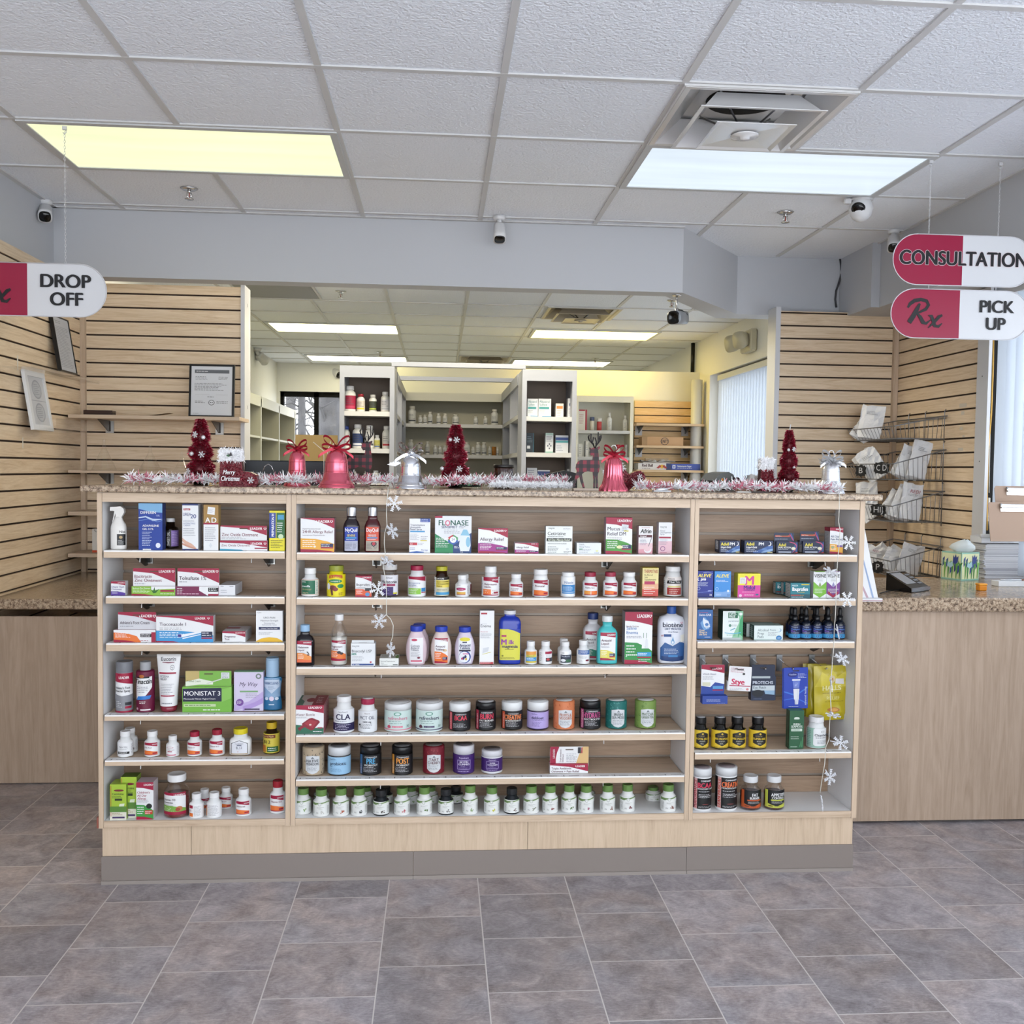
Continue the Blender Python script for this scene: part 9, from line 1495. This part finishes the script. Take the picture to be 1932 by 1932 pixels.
stick(1161.5,1170,839,861,zcs[1],'#e6e2d6','#c9424c','white tube with red cap above the fluted bell')
stick(1178.5,1184,839,861,zcs[1],'#e6e8ea','#dfe1e4','thin white tube with dark print above the tipped stocking')
PYs=9.595; zsr=aty(1260,770,PYs).z
o=slats(aty(1197,800,PYs).x,2.585,.5,aty(1260,757,PYs).z,zsr,W_SLATR).build('slatwall_panel',loc=(0,PYs,0)); tag(o,'honey coloured slatted panel on the rear partition with small shelves','wall panel')
o=MB().box(aty(1313,800,PYs-.03).x,aty(1317,800,PYs-.03).x,PYs-.035,PYs-.003,.5,aty(1316,735,PYs).z,mat('#efe6c8',.5)).build('trim_7'); o['kind']='structure'
def rshelf(y0,y1,px0,px1,label):
    Yf=9.33; A=aty(px0,y0,Yf); B=aty(px1,y0,Yf); z=A.z; o=thing('wall_shelf',label,'shelf',((A.x+B.x)/2,Yf,z)); w=(B.x-A.x)/2; MB().box(-w,w,0,PYs-Yf-.004,-.022,0,mat('#d9bb94',.45)).build('board',o)
    for s in (-.78,.62):
        m=MB(); x=w*s; m.prism([(x-.03,-.022),(x+.03,-.022),(x,-.08)],PYs-Yf-.06,PYs-Yf-.05,mat('#5a5c60',.4)); m.box(x-.035,x+.035,PYs-Yf-.012,PYs-Yf-.006,-.11,-.02,mat('#e6e6ea',.4)); m.add([(x-.003,.02,-.022),(x-.003,PYs-Yf-.02,-.022),(x-.003,PYs-Yf-.02,-.09),(x+.003,.02,-.022),(x+.003,PYs-Yf-.02,-.022),(x+.003,PYs-Yf-.02,-.09)],[(0,1,2),(3,5,4),(0,3,4,1),(1,4,5,2),(2,5,3,0)],mat('#5a5c60',.4)); m.build('bracket',o)
    return z
z1=rshelf(798,802,1201,1329,'empty top shelf on the honey slatted rear panel'); z2=rshelf(840,844,1201,1328,'middle shelf on the honey slatted rear panel carrying a long cardboard box'); z3=rshelf(886,890,1201,1328,'lower shelf on the honey slatted rear panel carrying flat boxes')
def rbox(l,r,t,b,z,col,art,label,d=.16,name='cardboard_box',cat='box',Y=9.36):
    A=aty(l,b,Y); B=aty(r,b,Y); w=B.x-A.x; h=aty((l+r)/2,t,Y).z-z; m=MB(); m.box(-w/2,w/2,0,d,0,h,col); draw(m,art,w,h,flat_map(-w/2,0,0,.0005),False); o=m.build(name,loc=((A.x+B.x)/2,Y,z+.0006)); tag(o,label,cat); return z+h
rbox(1211,1289,824.5,840,z2,'#c49a6c',[('p',[(.0,0),(.13,0),(.13,1),(.0,1)],'#a8865c'),('e',.55,.5,.1,.42,'#4a3f3c'),('e',.55,.5,.085,.36,'#c49a6c'),('t','UNITY',.55,.32,.36,'#4a3f3c',{'al':'c','mw':.16,'b':.04})],'long tan cardboard box with dark oval stamp on the middle rear shelf')
zt=rbox(1204,1266,874,885.5,z3,'#e6e2de',[('t','Red Bull',.12,.45,.42,'#5a3a44',{'b':.05,'mw':.32}),('l',.12,.1,.5,.3,1,'#7a5a60'),('r',.85,0,1,1,'#2b3a6a'),('e',.72,.5,.06,.3,'#e3b23a'),('p',[(.55,.3),(.66,.8),(.7,.5),(.62,.2)],'#b03a34'),('p',[(.88,.3),(.78,.8),(.74,.5),(.82,.2)],'#b03a34')],'white drink tray box with red and yellow emblem on the lower rear shelf',d=.2)
rbox(1266.5,1321,875.5,886,z3,'#3a50a8',[('r',.04,.25,.14,.8,'#e9ecf4'),('r',.07,.35,.11,.7,'#3a50a8'),('t','Multivitamin Paper',.2,.5,.26,'#e9ecf4',{'b':.03,'mw':.5}),('l',.2,.2,.75,.42,1,'#c9d0ea')],'blue flat box with white lettering on the lower rear shelf',d=.2)
m=MB(); rnd=random.Random(12); n=10; vs=[]
for j in range(5):
    for i in range(n+1): vs.append((-.16+.34*i/n,.15*j/4,.012+.028*rnd.random()*(1 if 0<j<4 else .3)))
m.add(vs,[(j*(n+1)+i,j*(n+1)+i+1,(j+1)*(n+1)+i+1,(j+1)*(n+1)+i) for j in range(4) for i in range(n)],mat('#dcdad6',.5)); m.box(-.14,.13,.02,.15,0,.012,'#d9cfc4'); m.box(-.1,.13,.1,.14,.012,.05,mat('#cdb596',.6)); o=m.build('plastic_bag',loc=(aty(1240,874,9.4).x,9.38,zt+.001)); tag(o,'crumpled white plastic bag on the drink tray box','bag')
# emergency light, pipe, cable on the right rear wall
p=atx(1418,645,2.6); o=thing('emergency_light','cream twin head emergency light above the rear window','emergency light',(2.5998,p.y,p.z)); EM=mat('#d3cdb4',.4)
MB().box(-.06,0,-.16,.12,-.09,.09,EM,.012).build('housing',o)
for y in (.17,-.06): b=MB(); b.lathe([(0,0),(.055,0),(.07,.05),(.072,.08),(0,.082)],EM,n=20,ex=3); b.xf(Matrix.Translation((-.07,y,.01))@Matrix.Rotation(math.radians(-100),4,'Y')@Matrix.Rotation(.4,4,'X')); b.build('lamp_head',o)
m=MB(); m.tube([(2.52,9.42,0),(2.52,9.42,2.33)],.055,mat('#d9dade',.4),n=18); o=m.build('pipe'); tag(o,'vertical white pipe between the rear slatted panel and the window','pipe')
m=MB(); m.tube([(2.57,9.8,2.43),(2.57,9.8,2.74)],.02,BLACK); o=m.build('cable'); tag(o,'black vertical cable above the rear partition corner','cable')
# left: cream cubby shelves along the side wall, cardboard, monitors
X=-1.75; ys=[atx(px,800,X).y for px in (468,493,527,556.5)]; zt_=2.09; y0=7.2; o=thing('cubby_unit','long cream cubby shelf unit along the rear left wall','shelving unit',(-1.91,9.6,0)); T=Matrix.Translation((1.91,-9.6,0)); CU=mat('#dedfdc',.45); CI=mat('#bdb991',.55)
MB().box(-2.065,-2.05,y0,ys[3]+.1,.8,zt_,CI).xf(T).build('back_panel',o); MB().box(-2.05,X,y0,ys[3]+.1,zt_,zt_+.02,CU).xf(T).build('top_panel',o); MB().box(X-.02,X,y0,ys[3]+.1,zt_-.08,zt_,CU).xf(T).build('header_board',o)
for y in [y0]+ys+[]: MB().box(-2.05,X,y-.02,y+.02,.8,zt_-.0005,CU).xf(T).build('upright_panel',o)
yy=[y0]+ys
for a,b in zip(yy,yy[1:]):
    for z in (1.72,1.42,1.1): MB().box(-2.05,X-.005,a+.021,b-.021,z-.02,z,CU).xf(T).build('shelf',o)
p=atx(483,666,-2.07); m=MB(); m.box(0,.02,-.06,.06,-.08,.08,'#c9cacc'); m.box(.02,.022,-.02,.02,-.03,.03,'#9a9c9f'); o=m.build('wall_plate',loc=(-2.069,atx(484,668,-2.07).y,p.z)); tag(o,'small grey wall plate high on the rear left wall','wall plate')
YK=7.4; A=aty(557,820,YK); B=aty(637,820,YK); zk=A.z; m=MB(); m.box(A.x,B.x,YK,YK+.02,1.05,zk,bumpy('kraft','#84704a',.7,30,.05)); o=m.build('cardboard_sheet'); tag(o,'tan cardboard sheet standing under the rear window behind the red bells','cardboard')
m=MB(); m.box(-1.3,-.70,YK-.1,YK+.5,.0,1.049,mat('#6d6258',.6)); o=m.build('back_counter'); tag(o,'rear work counter carrying the tan cardboard sheet','counter')
# tweezers like white straws in front of the cardboard
m=MB(); q=lambda x,y:aty(x,y,3.68); m.tube([q(591,834),q(611,851),q(611,905)],.0014,'#efe9de'); m.tube([q(621,852),q(630,836)],.0016,'#efe9de'); m.tube([q(617,905),q(618,852),q(624,833)],.0014,'#efe9de'); o=m.build('light_wire'); tag(o,'thin bent white wires sticking up between the two red bells','wire')
# work desk behind the display cabinet with monitors, chair
m=MB(); m.box(-.95,1.5,3.76,4.25,.70,.73,mat('#8a7a6a',.5)); 
for x in (-.93,1.46): m.box(x,x+.02,3.78,4.2,0,.70,mat('#8a7a6a',.5))
o=m.build('work_desk'); tag(o,'low work desk hidden behind the display cabinet','desk')
def monitor(l,r,t,Y,label):
    A=aty(l,t,Y); B=aty(r,t,Y); w=B.x-A.x; o=thing('computer_monitor',label,'monitor',((A.x+B.x)/2,Y,.7305)); h=A.z-.7305; MB().box(-w/2,w/2,-.012,.02,h-.36,h,mat('#1b222c',.35),.004).build('screen_back',o); m=MB(); m.box(-.03,.03,.02,.04,.01,h-.1,BLACK); m.box(-.1,.1,-.06,.1,0,.012,BLACK); m.build('stand',o)
monitor(462,620,868,4.0,'dark computer monitor back behind the red bells')
o=thing('office_chair','black office chair back curving up behind the white garland','chair',(aty(1030,890,5.0).x,5.0,0)); W2=(aty(1084,890,5).x-aty(968,890,5).x)/2; zh=aty(1050,889,5.0).z; zl=aty(975,905,5.0).z
m=MB(); pr=[(-W2,zl-.3),(W2,zl-.3),(W2,zh-.01),(W2*.6,zh+.005),(W2*.1,zh-.012),(-W2*.5,zh-.045),(-W2*.9,zl-.005),(-W2,zl-.04)]; m.prism(pr,-.03,.03,mat('#111114',.5)); m.build('backrest',o)
m=MB(); m.box(-.24,.24,-.5,-.02,.44,.52,mat('#111114',.6),.02); m.build('seat',o); m=MB(); m.tube([(0,-.25,.08),(0,-.25,.44)],.03,BLACK); m.box(-.04,.04,-.03,.03,.48,zl-.2,BLACK)
for k in range(5): a=2*PI*k/5; m.tube([(0,-.25,.08),(.28*math.cos(a),-.25+.28*math.sin(a),.03)],.018,BLACK)
m.build('base',o)
# things on top behind the slatted panel gap and outside trees
def outtree(x,y,r,h,label,seed):
    o=thing('bare_tree',label,'tree',(x,y,-.5)); rnd=random.Random(seed); bk=bumpy('bark','#4a494b',.9,5,.6,.05,'#3a393b'); m=MB(); m.tube([(0,0,0),(.05,0,h*.4),(.0,.05,h)],[r,r*.8,r*.35],bk,n=12); m.build('trunk',o); b=MB()
    for k in range(30):
        z=h*rnd.uniform(.25,.95); a=rnd.uniform(0,2*PI); L=rnd.uniform(.5,1.7); p=Vector((0,0,z)); P=[p]; d=Vector((math.cos(a),math.sin(a)*.6,rnd.uniform(.0,.6)))
        for q in range(5): p=p+d*L/5+Vector((rnd.uniform(-.1,.1),rnd.uniform(-.1,.1),rnd.uniform(-.08,.12))); P.append(p.copy())
        b.tube(P,[r*.2,r*.15,r*.11,r*.08,r*.05,r*.02],bk,n=5)
        for q in range(3): s=P[2+q]; e=s+Vector((rnd.uniform(-.5,.5),rnd.uniform(-.3,.3),rnd.uniform(-.2,.5))); b.tube([s,s.lerp(e,.5)+Vector((0,0,.05)),e],[r*.07,r*.05,r*.02],bk,n=4)
    b.build('branches',o)
outtree(aty(617,800,16.5).x,16.5,.24,6,'thick pale tree trunk outside the rear window, right pane',1)
outtree(aty(565,800,18).x,18,.10,5.5,'slender bare tree outside the rear window, left pane',2)
outtree(aty(545,800,22).x,22,.16,6,'far bare tree outside the rear window at the left edge',3)
outtree(aty(598,800,24).x,24,.14,6,'far bare tree outside the rear window behind the mullion',5)
o=MB().box(-12,8,12.95,40,-.6,-.5,mat('#dfe2e6',.9)).build('ground_outside'); o['kind']='structure'
# ================================================================ LIGHT
w=bpy.data.worlds.new('sky'); SC.world=w; w.use_nodes=True; bg=w.node_tree.nodes['Background']
bg.inputs[0].default_value=(.915,.958,1,1); bg.inputs[1].default_value=2.6
vs=SC.view_settings; vs.view_transform='Standard'; vs.look='None'; vs.exposure=1.0; vs.gamma=1; vs.use_curve_mapping=False
